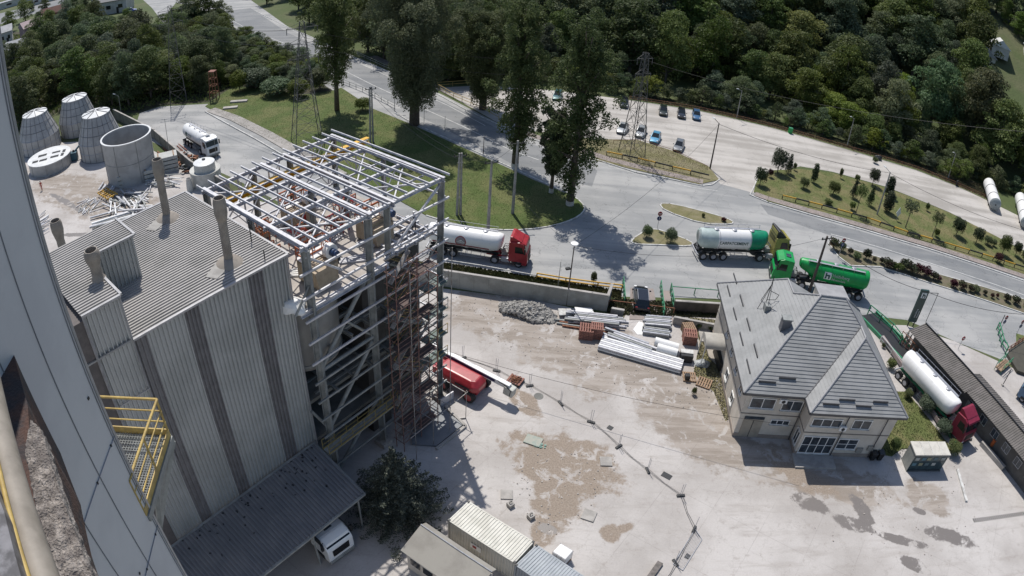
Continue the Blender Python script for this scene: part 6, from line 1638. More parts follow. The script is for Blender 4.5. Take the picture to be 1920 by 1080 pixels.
# ================================================================== round tanks in the upper left yard
def conical(cx, cy, rb, label, h=7.4, rtop=2.7, seed=0):
    c = G(cx, cy); t = thing('conical_silo_section', label, 'silo section', tuple(c)); M = LM(t)
    zc = h * .42
    n = 20
    pr = [(rb, 0), (rb, zc), (rtop, h)]
    MB(M).lathe(pr, (0, 0, 0), n * 2).build('shell', PANEL, t)
    mb = MB(M); RB = mat('rib_dark', (.17, .17, .175), None, 2, .6)
    for i in range(n):
        a = 2 * math.pi * i / n; c_, s_ = math.cos(a), math.sin(a)
        mb.beam((rb * 1.006 * c_, rb * 1.006 * s_, 0), (rb * 1.006 * c_, rb * 1.006 * s_, zc), .06); mb.beam((rb * 1.006 * c_, rb * 1.006 * s_, zc), (rtop * 1.01 * c_, rtop * 1.01 * s_, h), .06)
    mb.build('rib', RB, t)['kind'] = 'stuff'
    mb = MB(M)
    for z in (.05, zc * .5, zc, zc + (h - zc) * .33, zc + (h - zc) * .66):
        r = rb if z <= zc else rb + (rtop - rb) * (z - zc) / (h - zc)
        MB(M).lathe([(r + .03, z - .05), (r + .07, z), (r + .03, z + .05)], (0, 0, 0), n * 2, cap=False).build('hoop', RB if z > zc + .1 or z < .2 else GREY, t)
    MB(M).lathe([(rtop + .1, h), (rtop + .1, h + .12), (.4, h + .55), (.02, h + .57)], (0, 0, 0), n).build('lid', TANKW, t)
    mb = MB(M)
    for i in range(8):
        a = 2 * math.pi * i / 8; mb.beam((.3 * math.cos(a), .3 * math.sin(a), h + .6), ((rtop + .1) * math.cos(a), (rtop + .1) * math.sin(a), h + .17), .1)
    mb.build('lid_rib', RB, t)
conical(78, 277, 4.5, 'leftmost of the three conical ribbed silo sections in the upper left yard')
conical(150, 245, 4.2, 'rearmost of the three conical ribbed silo sections, half hidden', 7.2)
conical(193, 288, 4.3, 'nearest of the three conical ribbed silo sections, beside the open tank', 7.9)
# open tank
c = G(249, 330); t = thing('open_tank', 'large open topped round tank shell standing in the upper left yard', 'tank', tuple(c)); M = LM(t); r = 4.3; h = 7.3
MB(M).lathe([(r, 0), (r, h), (r - .12, h), (r - .12, .1)], (0, 0, 0), 56, cap=False).build('shell', PANEL, t, smooth=True)
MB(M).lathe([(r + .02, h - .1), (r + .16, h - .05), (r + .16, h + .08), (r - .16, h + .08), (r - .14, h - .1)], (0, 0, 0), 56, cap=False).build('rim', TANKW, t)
MB(M).lathe([(r + .02, h * .5), (r + .06, h * .5 + .04), (r + .02, h * .5 + .08)], (0, 0, 0), 56, cap=False).build('hoop', COLM, t)
for i in range(7):
    a = 2 * math.pi * (i + .3) / 7; MB(M).beam((1.004 * r * math.cos(a), 1.004 * r * math.sin(a), .1), (1.004 * r * math.cos(a), 1.004 * r * math.sin(a), h - .15), .09, .06).build('seam', COLM, t)
# flat disc tank
c = G(96, 312); t = thing('low_round_tank', 'low round tank section with white lid and dark slots in front of the conical ones', 'tank', tuple(c), R(28)); M = LM(t); r = 4.4
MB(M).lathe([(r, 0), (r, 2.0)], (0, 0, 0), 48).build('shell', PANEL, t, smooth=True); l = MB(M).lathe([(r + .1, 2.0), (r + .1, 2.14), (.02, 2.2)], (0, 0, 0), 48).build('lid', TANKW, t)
for x, y, a_, b_ in ((1.4, -1.2, 1.7, .8), (1.4, .9, 1.7, .7), (-1.5, .9, 1.8, .9), (3.1, .6, .6, 1.2), (-.9, -1.6, 1.6, .8), (-2.6, -1.5, 1.2, .8), (3.0, -1.1, .6, 1.2)):
    MB(M).box((x, y, 2.2), (a_, b_, .06)).build('slot', DARK, l)
for i in range(8): a = 2 * math.pi * i / 8; MB(M).beam((1.003 * r * math.cos(a), 1.003 * r * math.sin(a), 0), (1.003 * r * math.cos(a), 1.003 * r * math.sin(a), 2.0), .07).build('seam', COLM, t)
# small two-tier tank
c = G(388, 343); t = thing('two_tier_tank', 'small cream two-tier round tank with domed lid near the ribbed roof', 'tank', tuple(c)); M = LM(t); r = 2.45
CT_ = mat('tank_cream', (.50, .50, .47), (.42, .42, .395), 1, .5, amt=.05)
MB(M).lathe([(r, 0), (r, 2.3), (r + .06, 2.35), (r + .06, 2.45), (r - .1, 2.4), (1.75, 2.3), (1.65, 3.5)], (0, 0, 0), 40).build('shell', CT_, t, smooth=True)
MB(M).lathe([(1.72, 3.5), (1.72, 3.6), (.9, 3.85), (.3, 3.95)], (0, 0, 0), 32).build('lid', TANKW, t, smooth=True); MB(M).lathe([(.28, 3.9), (.28, 4.1)], (0, 0, 0), 12).build('port', DARK, t)
t = thing('duct_elbow', 'pale duct elbow standing beside the small two-tier tank', 'duct', tuple(G(357, 358))); M = LM(t)
MB(M).lathe([(.55, 0), (.5, 1.2), (.42, 1.7), (.42, 2.1)], (0, 0, 0), 16).build('pipe', CT_, t, smooth=True); MB(M).lathe([(.36, 0), (.36, .02)], (0, 0, 2.1), 14).build('opening', DARK, t)
# stacks of pale sandwich panels
def pstack(px, py, an, n, size, label):
    t = thing('panel_stack', label, 'panel stack', tuple(G(px, py)), an); M = LM(t)
    for i in range(n):
        MB(M).box((0, 0, .25 + i * .72), (size[0], size[1], .56)).build('panel', mat('panel_pale', (.42, .43, .41), (.36, .37, .355), 1, .6), t, bevel=.02)
        for x in (-size[0] * .35, size[0] * .35): MB(M).box((x, 0, .25 + i * .72 + .35), (.2, size[1] * .9, .12)).build('spacer', WOOD, t)
an = AZ((222, 335), (262, 325))
pstack(240, 345, an, 3, (3.0, 2.4), 'stack of pale panels leaning at the near side of the open tank')
pstack(283, 335, an, 3, (2.0, 2.4), 'small stack of pale panels between the open tank and the tall stack')
pstack(315, 318, an, 4, (3.8, 2.6), 'tall stack of pale panels right of the open tank')
# heap of steel: individually placed profiles
rr = random.Random(21)
def pile(x0, y0, x1, y1, n, L0, L1, ang, spread, m, label, wmin=.12, wmax=.3, layers=3, name='steel_pile'):
    t = thing(name, label, 'steel pile', tuple(G((x0 + x1) / 2, (y0 + y1) / 2)))
    for i in range(n):
        c = G(rr.uniform(x0, x1), rr.uniform(y0, y1)); L = rr.uniform(L0, L1); a = ang + rr.gauss(0, spread); d = Vector((math.cos(a), math.sin(a), 0)) * L / 2
        z = .12 + rr.randrange(layers) * .22; w_ = rr.uniform(wmin, wmax); tl = Vector((0, 0, rr.uniform(-.1, .1) if layers > 1 else 0))
        MB().beam(c - d + Vector((0, 0, z)) - tl, c + d + Vector((0, 0, z)) + tl, w_, w_ * .7).build('profile', m[rr.randrange(len(m))], t)
SM = [GREY, STEEL, WHITE, COLM]
base = AZ((200, 420), (290, 395))
pile(205, 365, 275, 400, 60, 2.0, 4.5, base - 1.25, .5, SM, 'tangled heap of short steel profiles right of the yellow frame')
pile(150, 372, 190, 398, 26, 1.4, 3.0, base + .9, .6, SM, 'loose scatter of thin steel bars at the left of the heap', .06, .14, 1)
pile(195, 395, 262, 425, 18, 4.0, 7.0, base, .08, SM, 'row of long steel beams lying parallel next to the ribbed roof', .2, .35, 2)
pile(280, 332, 330, 352, 30, 1.5, 3.2, base - .9, .5, SM, 'heap of steel profiles behind the first vent stack', .1, .25)
pile(305, 275, 345, 300, 14, 4, 7, AZ((295, 262), (325, 285)), .06, [RUST, RUST, WOODR], 'rusty pipes lying along the concrete wall', .15, .25, 2, 'rusty_pipes')
pile(335, 292, 370, 325, 46, .6, 1.8, 0, 1.5, [RUST, RUST, COLM, DARK], 'rusty scrap heap between the panel stack and the wall', .15, .4, 4, 'scrap_heap')
pile(190, 350, 215, 362, 8, 2, 3.5, base + 1.2, .1, SM, 'short bundle of white profiles above the yellow frame', .2, .3, 2)
pile(62, 405, 82, 440, 18, 2, 4, 1.2, .2, SM, 'steel bars half hidden by the grey tower edge', .1, .2, 2)
t = thing('yellow_frame', 'yellow orange welded frame lying on the steel heap', 'frame', tuple(G(203, 370)), AZ((190, 365), (215, 380))); M = LM(t)
for i in range(6): MB(M).beam((-1.8 + i * .72, -1.0, .75), (-1.8 + i * .72, 1.0, .8), .14, .1).build('slat', YEL, t)
for y in (-.9, 0, .9): MB(M).beam((-2.0, y, .6), (2.0, y, .62), .16, .14).build('rail', YEL, t)
t = thing('blue_machine', 'small teal blue machine wedged between the round tanks', 'machine', tuple(G(141, 300)), .4); M = LM(t)
MB(M).box((0, 0, .9), (1.3, 1.3, 1.5)).build('body', mat('machine_teal', (.02, .09, .13), None, 2, .5), t, bevel=.08); MB(M).beam((0, 0, 1.5), (2.0, 1.6, 2.9), .25).build('arm', mat('machine_teal', (.02, .09, .13)), t); MB(M).lathe([(.3, 1.6), (.15, 2.0)], (0, 0, 0), 12).build('cap', DARK, t)

# ================================================================== material piles by the panel wall
def beams(pa_, pb_, n, m, label, sep=.25, z=.15, w_=.2, layers=1, name='beam_stack', jit=.0):
    a, b = G(*pa_), G(*pb_); d = (b - a).normalized(); nn = Vector((-d.y, d.x, 0)); t = thing(name, label, 'beams', tuple(a.lerp(b, .5)))
    for k in range(layers):
        for i in range(n):
            o = nn * (i - n / 2) * sep + d * rr.uniform(-jit, jit) + Vector((0, 0, z + k * w_ * 1.15))
            MB().beam(a + o, b + o, w_, w_ * .85).build('beam', m[(i + k) % len(m)] if len(m) > 1 else m[0], t)
    for f in (.2, .5, .8): 
        c = a.lerp(b, f); MB().beam(c - nn * n * sep / 2 + Vector((0, 0, .03)), c + nn * n * sep / 2 + Vector((0, 0, .03)), .1, .06).build('batten', WOOD, t)
beams((1125, 646), (1278, 690), 6, [WHITE, STEEL], 'long stack of white steel channels lying in the dirt before the house', .32, .2, .24, 2)
beams((1140, 628), (1222, 658), 4, [STEEL, GREY, COLM], 'shorter steel beams behind the long white stack', .34, .2, .25, 2, jit=.8)
beams((1070, 598), (1165, 608), 6, [GREY, STEEL, COLM], 'dark and grey beams lying behind the two crates', .3, .15, .2, 3, jit=.8)
beams((1054, 606), (1160, 622), 4, [RUST, COLM], 'brownish beams lying at the back of the two crates', .3, .15, .18, 1, jit=.8)
beams((1208, 606), (1256, 610), 6, [COLM, GREY, STEEL], 'stack of dark steel grids at the foot of the small bridge', .3, .15, .2, 3, jit=.2)
beams((1207, 621), (1256, 628), 4, [COLM, GREY], 'lower rack of grey pipes in front of the steel grids', .3, .15, .2, 2, jit=.3)
for k, (a, b) in enumerate((((1228, 640), (1272, 652)), ((1232, 652), (1270, 662)))):
    A, B = G(*a, .6), G(*b, .6); tag(MB().tube(A, B, .5, .45, 12).build('wrapped_roll', WHITE, None, smooth=True), ['white wrapped roll, upper of the two beside the steel beams', 'white wrapped roll, lower of the two beside the steel beams'][k], 'roll')
tag(MB().prism(poly([(1076, 584), (1108, 586), (1112, 594), (1080, 594)]), .5, .62).build('white_sheet', WHITE, None), 'white flat sheet lying on top of the beams by the wall', 'sheet')
tag(MB().prism(poly([(1046, 584), (1070, 584), (1072, 596), (1048, 596)]), .3, .42).build('white_sheet', KERB, None), 'pale flat sheet at the end of the rubble heap', 'sheet')
def crate(px, py, s, n, m, label, rz, top=None):
    t = thing('pallet_stack' if n > 1 else 'pallet', label, 'pallet', tuple(G(px, py)), rz); M = LM(t); z = 0
    for k in range(n):
        for i in range(6): MB(M).box((-s / 2 + .09 + i * (s - .18) / 5, 0, z + .17), (.15, s, .03)).build('slat', m, t)
        for y in (-s / 2 + .06, 0, s / 2 - .06): MB(M).box((0, y, z + .07), (s, .1, .14)).build('runner', m, t)
        z += .2
    return t, M, z
t, M, z = crate(1098, 630, 1.5, 6, WOODR, 'reddish pallet stack, left of the pair by the wall, topped with pale scrap', R(-5))
t, M, z = crate(1117, 630, 1.3, 7, WOODR, 'reddish pallet stack with bare slats, right of the pair by the wall', R(-4))
t, M, z = crate(1291, 640, 1.5, 6, WOODR, 'orange brown pallet stack on the grass left of the house', R(-5))
t, M, z = crate(1289, 624, 1.3, 5, WOOD, 'grey pallet stack behind the orange brown one', R(10))
crate(1292, 708, 1.4, 1, WOOD, 'pale single pallet with a black box near the grass edge', R(-3))
crate(1320, 719, 1.5, 1, WOOD, 'bare brown pallet lying tilted towards the house', R(-25))
tag(MB().box(G(1289, 706, .45), (.5, .5, .5)).build('black_box', BLACK, None, bevel=.03), 'small black box on the pale single pallet', 'box')
t = thing('scrap_pallet', 'wooden pallet piled with scrap behind the boom head', 'pallet', tuple(G(966, 716)), R(-25)); M = LM(t)
for i in range(5): MB(M).box((-.6 + i * .3, 0, .3), (.2, 1.2, .04)).build('slat', WOODR, t)
MB(M).box((0, 0, .14), (1.4, 1.2, .2)).build('base', DARK, t)
mb = MB(M)
for i in range(16): mb.tube((rr.uniform(-.6, .6), rr.uniform(-.5, .5), .35), (rr.uniform(-.6, .6), rr.uniform(-.5, .5), rr.uniform(.4, .6)), .04)
mb.build('scrap', RUST, t)['kind'] = 'stuff'
t = thing('skip_box', 'dark open box with a pale lid beside the white rolls', 'box', tuple(G(1285, 675)), R(-5)); M = LM(t)
MB(M).box((0, 0, .5), (1.3, 1.0, .9)).build('body', DARK, t); MB(M).box((0, .2, 1.0), (1.35, .6, .06)).build('lid', KERB, t)
tag(crumple('plastic_heap', G(1318, 683, .1), (.8, .6, .5), mat('grey_plastic', (.4, .42, .42), (.2, .21, .22), 4, .5), 'crumpled grey white plastic heap on the grass by the house', 'heap', 12))
tag(MB().prism(poly([(1322, 650), (1345, 652), (1348, 690), (1328, 672)]), .1, .3).build('concrete_step', mat('beige_slab', (.36, .32, .27)), None), 'beige slab beside the side canopy of the house', 'slab')
tag(MB().prism(poly([(1335, 664), (1352, 664), (1352, 700), (1345, 700)]), .3, 1.3).build('dark_cabinet', BLACK, None), 'dark box standing at the house wall under the side canopy', 'box')
tag(MB().prism(poly([(1187, 618), (1198, 603), (1206, 606), (1206, 628), (1195, 628)]), .02, .05).build('white_spill', WHITE, None), 'white powder spill on the ground at the foot of the bridge', 'spill')
# rubble
def rubble(px_poly, n, smin, smax, m, label, zmax=.6, seed=1):
    r = random.Random(seed); P = poly(px_poly); xs = [p.x for p in P]; ys = [p.y for p in P]; mb = MB(); cx_, cy_ = sum(xs) / len(xs), sum(ys) / len(ys)
    def inside(x, y):
        c = False
        for i in range(len(P)):
            a, b = P[i], P[i - 1]
            if (a.y > y) != (b.y > y) and x < (b.x - a.x) * (y - a.y) / (b.y - a.y) + a.x: c = not c
        return c
    k = 0
    while k < n:
        x, y = r.uniform(min(xs), max(xs)), r.uniform(min(ys), max(ys))
        if not inside(x, y): continue
        s = r.uniform(smin, smax); e = 1 - min(1, math.hypot((x - cx_) / (max(xs) - min(xs)) * 2, (y - cy_) / (max(ys) - min(ys)) * 2)); z = zmax * max(0, e) ** .7 * r.random() ** .3
        m_ = Matrix.Rotation(r.uniform(0, 6), 3, (r.random(), r.random(), r.random() + .1))
        mb.box((x, y, z + s * .2), (s, s * r.uniform(.5, .9), s * r.uniform(.4, .8)), Rm=m_); k += 1
    return tag(mb.build('rubble', m, None), label, 'rubble', kind='stuff')
rubble([(935, 572), (960, 565), (1010, 573), (1042, 592), (1040, 606), (1000, 606), (965, 594), (940, 588)], 900, .12, .45, mat('rubble_grey', (.33, .32, .30), (.24, .23, .215), 3, .95), 'grey rubble heap at the foot of the panel wall', .9)
rubble([(850, 545), (1130, 590), (1200, 640), (1300, 700), (1330, 790), (1200, 740), (960, 660), (850, 600)], 420, .04, .13, mat('pebble', (.46, .43, .40), (.33, .29, .26), 3, .95), 'scattered stones over the dirt yard', .0, 3)
rubble([(960, 850), (1160, 850), (1160, 900), (1050, 1010), (1000, 1000), (960, 900)], 130, .04, .14, mat('pebble', (1, 1, 1)), 'scattered stones over the mud stain', .0, 5)
rubble([(1300, 690), (1350, 700), (1380, 760), (1360, 800), (1310, 740)], 70, .05, .16, mat('pebble', (1, 1, 1)), 'stones and rubbish at the grass edge by the house', .05, 6)
rubble([(1690, 800), (1800, 840), (1900, 980), (1700, 1060), (1500, 1000)], 120, .04, .14, mat('pebble', (1, 1, 1)), 'small stones over the lower right yard', .0, 7)
# slabs on the lawn
tag(MB().box(G(448, 190, .2), (3.6, 1.0, .35), .2).build('concrete_slab', CONC, None), 'flat concrete slab on the lawn, right of the two', 'slab')
tag(MB().box(G(432, 202, .2), (3.0, 1.0, .35), .25).build('concrete_slab', CONC, None), 'flat concrete slab on the lawn, left of the two', 'slab')
t = thing('green_bin', 'small green bin at the wood edge of the car park', 'bin', tuple(G(1481, 250))); M = LM(t); MB(M).box((0, 0, .6), (.8, .7, 1.1)).build('body', GREEN, t, bevel=.05); MB(M).box((0, 0, 1.2), (.85, .75, .1)).build('lid', RAILG, t)
t = thing('tyre', 'old tyre leaning at the wood edge by the last lamp pole', 'tyre', tuple(G(1793, 348)), .6); MB(LM(t)).lathe([(.35, -.15), (.6, -.15), (.66, 0), (.6, .15), (.35, .15)], (0, 0, .62), 20, 'Y').build('tread', TYRE, t, smooth=True); MB(LM(t)).lathe([(.34, -.02), (.34, .02)], (0, 0, .62), 12, 'Y').build('rim', COLM, t)
tag(crumple('dark_bag', G(1645, 297, .2), (1.0, .7, .7), DARK, 'dark refuse heap at the wood edge of the car park', 'heap', 15))

# ================================================================== valley houses at the upper left
def house(px, py, wd, dp, hh, rz, wm, rm, label, flat=False, rh=2.2):
    t = thing('house', label, 'house', tuple(G(px, py)), R(rz)); M = LM(t); a, b = wd / 2, dp / 2
    w_ = MB(M).box((0, 0, hh / 2), (wd, dp, hh)).build('wall', wm, t)
    if flat: MB(M).box((0, 0, hh + .12), (wd + .6, dp + .6, .24)).build('roof', rm, t)
    else:
        MB(M).loft([[(-a - .4, -b - .5, hh), (-a - .4, 0, hh + rh), (-a - .4, b + .5, hh)], [(a + .4, -b - .5, hh), (a + .4, 0, hh + rh), (a + .4, b + .5, hh)]]).build('roof', rm, t)
    for i in range(3):
        MB(M).box((-a + wd * (i + .5) / 3, -b - .03, hh * .55), (wd / 8, .06, hh * .3)).build('window', GLASS, t)
    MB(M).box((a * .5, -b - .03, hh * .25), (1.0, .06, hh * .5)).build('door', DARK, t)
    return t
RR_ = mat('old_red_tile', (.10, .045, .035), (.07, .035, .03), .6, .9); WR = mat('white_wall_far', (.55, .54, .51), None, .5, .9); GR_ = mat('grey_sheet_roof', (.33, .34, .36), (.26, .27, .29), .6, .6); PR = mat('pink_wall', (.42, .30, .29), None, .5, .9)
house(212, 22, 16, 9, 5, 12, WR, mat('dull_far_roof', (.12, .12, .12)), 'white walled long building beside the valley road', True)
house(195, 5, 10, 7, 4, 12, WR, WR, 'low white roofed annex behind the long white building', True)
house(105, 40, 12, 9, 4.5, 35, WOODR, RR_, 'house with reddish brown gable roof among the valley trees')
house(62, 70, 9, 7, 5, 60, PR, mat('pink_roof', (.36, .27, .28)), 'small pinkish house deep between the valley trees')
house(30, 108, 9, 7, 4, 30, WR, GR_, 'grey roofed shed behind the wood, near the tower edge')
house(8, 82, 8, 7, 5, 40, WR, GR_, 'small pale roofed house half hidden by the tower')
house(200, 64, 6, 5, 3, 30, WR, GR_, 'tiny hut with light roof inside the valley trees')
house(20, 12, 26, 6, 3.5, 28, WR, GR_, 'long flat depot roof at the upper left corner', True)
house(90, 2, 18, 6, 3.5, 28, WR, GR_, 'flat depot building along the far upper left road', True)
for k, (px, py, z, wd) in enumerate(((1852, 176, 9, 8), (1912, 195, 9, 9), (1835, 160, 12, 5))):
    t = house(px, py, wd, 6, 3.5, 60, WR, GR_ if k else TANKW, ['white roofed cottage between the hillside trees at the right', 'grey roofed cottage at the right edge below the meadow', 'small pale hut on the hillside above the cottages'][k]); q = G(px, py, z); t.location = (q.x, q.y, max(z, hz(q.x, q.y)))
# ================================================================== vegetation
def leafmat(name, c1, c2, c3, scale=.35, tr=.38, rough=.6):
    m = bpy.data.materials.new(name); m.use_nodes = True; t = NT(m); b = t.n['Principled BSDF']
    oi = t.add('ShaderNodeObjectInfo'); co = t.add('ShaderNodeTexCoord').outputs['Object']
    n1 = t.add('ShaderNodeTexNoise', i_Vector=co, i_Scale=scale, i_Detail=3.0).outputs[0]
    n2 = t.add('ShaderNodeTexNoise', i_Vector=co, i_Scale=scale * 9, i_Detail=2.0).outputs[0]
    col = t.mix(t.ramp(n1, .38, .62), c1, c2)
    col = t.mix(t.ramp(n2, .52, .75), col, c3)
    rn = oi.outputs['Random']
    hs_ = t.add('ShaderNodeHueSaturation', i_Color=col)
    t.l.new(t.math('ADD', .478, t.math('MULTIPLY', rn, .045)), hs_.inputs['Hue'])
    r2 = t.math('FRACT', t.math('MULTIPLY', rn, 7.31)); r3 = t.math('FRACT', t.math('MULTIPLY', rn, 13.7))
    t.l.new(t.math('ADD', .62, t.math('MULTIPLY', r2, .5)), hs_.inputs['Saturation'])
    t.l.new(t.math('ADD', .65, t.math('MULTIPLY', r3, .75)), hs_.inputs['Value'])
    t.l.new(hs_.outputs[0], b.inputs['Base Color']); b.inputs['Roughness'].default_value = rough
    b.inputs['Specular IOR Level'].default_value = .2
    tl = t.add('ShaderNodeBsdfTranslucent'); t.l.new(hs_.outputs[0], tl.inputs[0])
    mx = t.add('ShaderNodeMixShader'); mx.inputs[0].default_value = tr
    t.l.new(b.outputs[0], mx.inputs[1]); t.l.new(tl.outputs[0], mx.inputs[2])
    t.l.new(mx.outputs[0], t.n['Material Output'].inputs[0])
    return m
LFM = leafmat('broad_leaves', (0.078, 0.113, 0.027), (0.121, 0.157, 0.042), (0.194, 0.224, 0.087))
LFP = leafmat('poplar_leaves', (0.069, 0.097, 0.025), (0.111, 0.139, 0.039), (0.231, 0.254, 0.108), .5)
LFG = leafmat('grey_green_leaves', (0.101, 0.140, 0.074), (0.081, 0.120, 0.054), (0.174, 0.224, 0.132))
LFY = leafmat('yellowgreen_leaves', (0.151, 0.183, 0.036), (0.111, 0.146, 0.030), (0.222, 0.249, 0.060))
LFD = leafmat('dark_evergreen', (0.031, 0.048, 0.018), (0.045, 0.064, 0.026), (0.077, 0.098, 0.047), 1.2, .1)
LFS = leafmat('spruce_needles', (0.067, 0.101, 0.065), (0.116, 0.155, 0.100), (0.425, 0.463, 0.323), .9, .15)
LFH = leafmat('hedge_leaves', (.04, .055, .022), (.075, .04, .03), (.10, .085, .04), 1.5)
LFR = leafmat('dark_red_leaves', (.06, .012, .018), (.04, .01, .014), (.09, .02, .02), 1.5)
rng = np.random.default_rng(5)
def leaf_quads(C, Nrm, size, rg):
    """C centres (n,3), Nrm rough facing, returns verts, faces"""
    n = len(C)
    N_ = Nrm + rg.normal(0, .75, (n, 3)); N_ /= np.linalg.norm(N_, axis=1)[:, None] + 1e-9
    T = np.cross(N_, rg.normal(0, 1, (n, 3))); T /= np.linalg.norm(T, axis=1)[:, None] + 1e-9
    B = np.cross(N_, T); s = size * rg.uniform(.55, 1.25, (n, 1))
    a = C + T * s * .9; b = C + B * s * .5; c = C - T * s * .9; d = C - B * s * .5
    v = np.stack([a, b, c, d], 1).reshape(-1, 3)
    return v
def mk_mesh(name, v, m, smooth=False):
    n = len(v) // 4; me = bpy.data.meshes.new(name)
    me.vertices.add(len(v)); me.vertices.foreach_set('co', v.astype(np.float32).ravel())
    me.loops.add(4 * n); me.loops.foreach_set('vertex_index', np.arange(4 * n, dtype=np.int32))
    me.polygons.add(n); me.polygons.foreach_set('loop_start', np.arange(0, 4 * n, 4, dtype=np.int32))
    me.update(calc_edges=True); me.materials.append(m); return me
def clumps_mesh(name, cl, per, leaf, m, rg, flat=.75):
    """cl: list of (x,y,z,r)"""
    V_ = []
    for x, y, z, r in cl:
        n = max(8, int(per * (r ** 2)))
        d = rg.normal(0, 1, (n, 3)); d /= np.linalg.norm(d, axis=1)[:, None]
        d[:, 2] = np.where(d[:, 2] < -.35, -d[:, 2], d[:, 2])
        rad = r * (rg.uniform(.45, 1.08, (n, 1)) ** .55)
        C = np.array([x, y, z]) + d * rad * np.array([1, 1, flat])
        V_.append(leaf_quads(C, d + np.array([0, 0, .35]), leaf, rg))
    return mk_mesh(name, np.concatenate(V_), m)
def limbs_mesh(name, cl, h0, r0, top, m, k=14):
    mb = MB(); mb.tube((0, 0, -.5), (0, 0, h0), r0, r0 * .75, 8); mb.tube((0, 0, h0), (0, 0, top), r0 * .75, r0 * .2, 8)
    for x, y, z, r in cl[:k]:
        zb = max(h0 * .8, z * .55); mb.tube((0, 0, min(zb, top * .9)), (x * .85, y * .85, z), r0 * .35, r0 * .1, 5)
    me = bpy.data.meshes.new(name); me.from_pydata([tuple(v) for v in mb.v], [], mb.f); me.shade_smooth(); me.materials.append(m); return me
def round_clumps(h, w_, rg, n=26, base=.28, rc=(.16, .3), top_heavy=1.0):
    cl = []; H = h * (1 - base)
    for i in range(n):
        a = i * 2.4 + rg.uniform(-.4, .4); u = (i + .5) / n; t = u
        prof = math.sin(math.pi * min(1, (t * .86 + .12))) ** .7
        rr_ = w_ / 2 * prof * rg.uniform(.35, 1.02) * (1 + .22 * math.sin(2 * a + 1.3 * n)); r = w_ / 2 * rg.uniform(rc[0] * .75, rc[1] * 1.1) * 1.2
        cl.append((rr_ * math.cos(a), rr_ * math.sin(a), h * base + H * min(1.0, t * .93 + rg.uniform(-.09, .09)), r))
    for i in range(5): cl.append((rg.uniform(-.15, .15) * w_, rg.uniform(-.15, .15) * w_, h * base + H * (.2 + i * .16), w_ * .24))
    return cl
def proto_tree(idx, m, h, w_, n, per, leaf, base=.28, seed=0, rc=(.2, .36)):
    rg = np.random.default_rng(seed); cl = round_clumps(h, w_, rg, n, base, rc)
    return (clumps_mesh('crown', cl, per, leaf, m, rg), limbs_mesh('trunk', cl, h * base, w_ * .035, h * .8, BARK), h, w_)
P_round = [proto_tree(i, m, 12.0, 9.0, 32 + i % 3 * 6, 74, .25, .16, 10 + i) for i, m in enumerate((LFM, LFM, LFM, LFM, LFG, LFY, LFG, LFM))]
P_small = [proto_tree(i, m, 5.0, 4.2, 14, 120, .17, .12, 40 + i) for i, m in enumerate((LFM, LFY, LFG, LFM))]
def plant(name, label, cat, loc, pr, h, w_, rz=None, group=None):
    t = bpy.data.objects.new(name, None); COL.objects.link(t); t.location = loc
    t.rotation_euler = (0, 0, random.uniform(0, 6.28) if rz is None else rz); t.scale = (w_ / pr[3], w_ / pr[3], h / pr[2])
    tag(t, label, cat, group)
    for nme, me in (('crown', pr[0]), ('trunk', pr[1])):
        o = bpy.data.objects.new(nme, me); COL.objects.link(o); o.parent = t
    return t
# --- the wood on the hillside
def project(p):
    d = Vector(p) - Vector((0, 0, CAM_H)); d.normalize()
    c, n = math.cos(_a), math.sin(_a); y, z = c * d.y + n * d.z, -n * d.y + c * d.z
    c, n = math.cos(ROLL), math.sin(ROLL); X, Y = c * d.x + n * y, -n * d.x + c * y
    th = math.acos(max(-1, min(1, -z))); r = th * .95 * LFc
    for _ in range(12): r = LFc * (th - LK * r ** 3)
    s = r / max(1e-6, math.hypot(X, Y)); return 960 + X * s * 1000, 540 - Y * s * 1000
LFc = 1.3034
def in_poly(x, y, P):
    c = False
    for i in range(len(P)):
        a, b = P[i], P[i - 1]
        if (a[1] > y) != (b[1] > y) and x < (b[0] - a[0]) * (y - a[1]) / (b[1] - a[1]) + a[0]: c = not c
    return c
MEADOW = [(1810, 10), (1850, 30), (1925, 80), (2000, 130), (2000, 270), (1925, 205), (1890, 155), (1850, 95)]
random.seed(31); pts = []
CLEAR = [(1175, 205), (1310, 215), (1440, 246), (1600, 292), (1720, 328), (1800, 360), (1850, 385), (1895, 440), (1950, 480), (1950, 560), (1175, 560)]
EDGE = [(820, 158), (905, 150), (1040, 162), (1180, 182), (1310, 200), (1440, 230), (1600, 276), (1720, 312), (1800, 344), (1850, 350), (1905, 372), (1990, 420)]
EW = [G(*p) for p in EDGE]
ex = [p.x for p in EW]; ey = [p.y for p in EW]
def try_tree(x, y, R_):
    for q in pts:
        if (q[0] - x) ** 2 + (q[1] - y) ** 2 < (R_ + q[2]) ** 2 * .24: return False
    return True
def where(px, d):
    row = 'in the front row' if d < 12 else 'in the second row' if d < 28 else 'in the middle' if d < 60 else 'at the top'
    for lim, nm in ((900, 'behind the second poplar'), (1080, 'behind the poplars'), (1230, 'behind the slim mast'), (1350, 'above the parked cars'), (1500, 'above the green bin'), (1620, 'above the garden cypress'), (1760, 'above the last lamp pole'), (3000, 'above the storage tanks')):
        if px < lim: return row + ' of the wood ' + nm
G1 = 'trees of the wood on the hillside beyond the car park'
L1 = 'dark green broadleaf tree within the dense wood above the car park'
L2 = 'yellowish green tree within the dense wood above the car park'
L3 = 'grey green tree within the dense wood above the car park'
cnt = 0
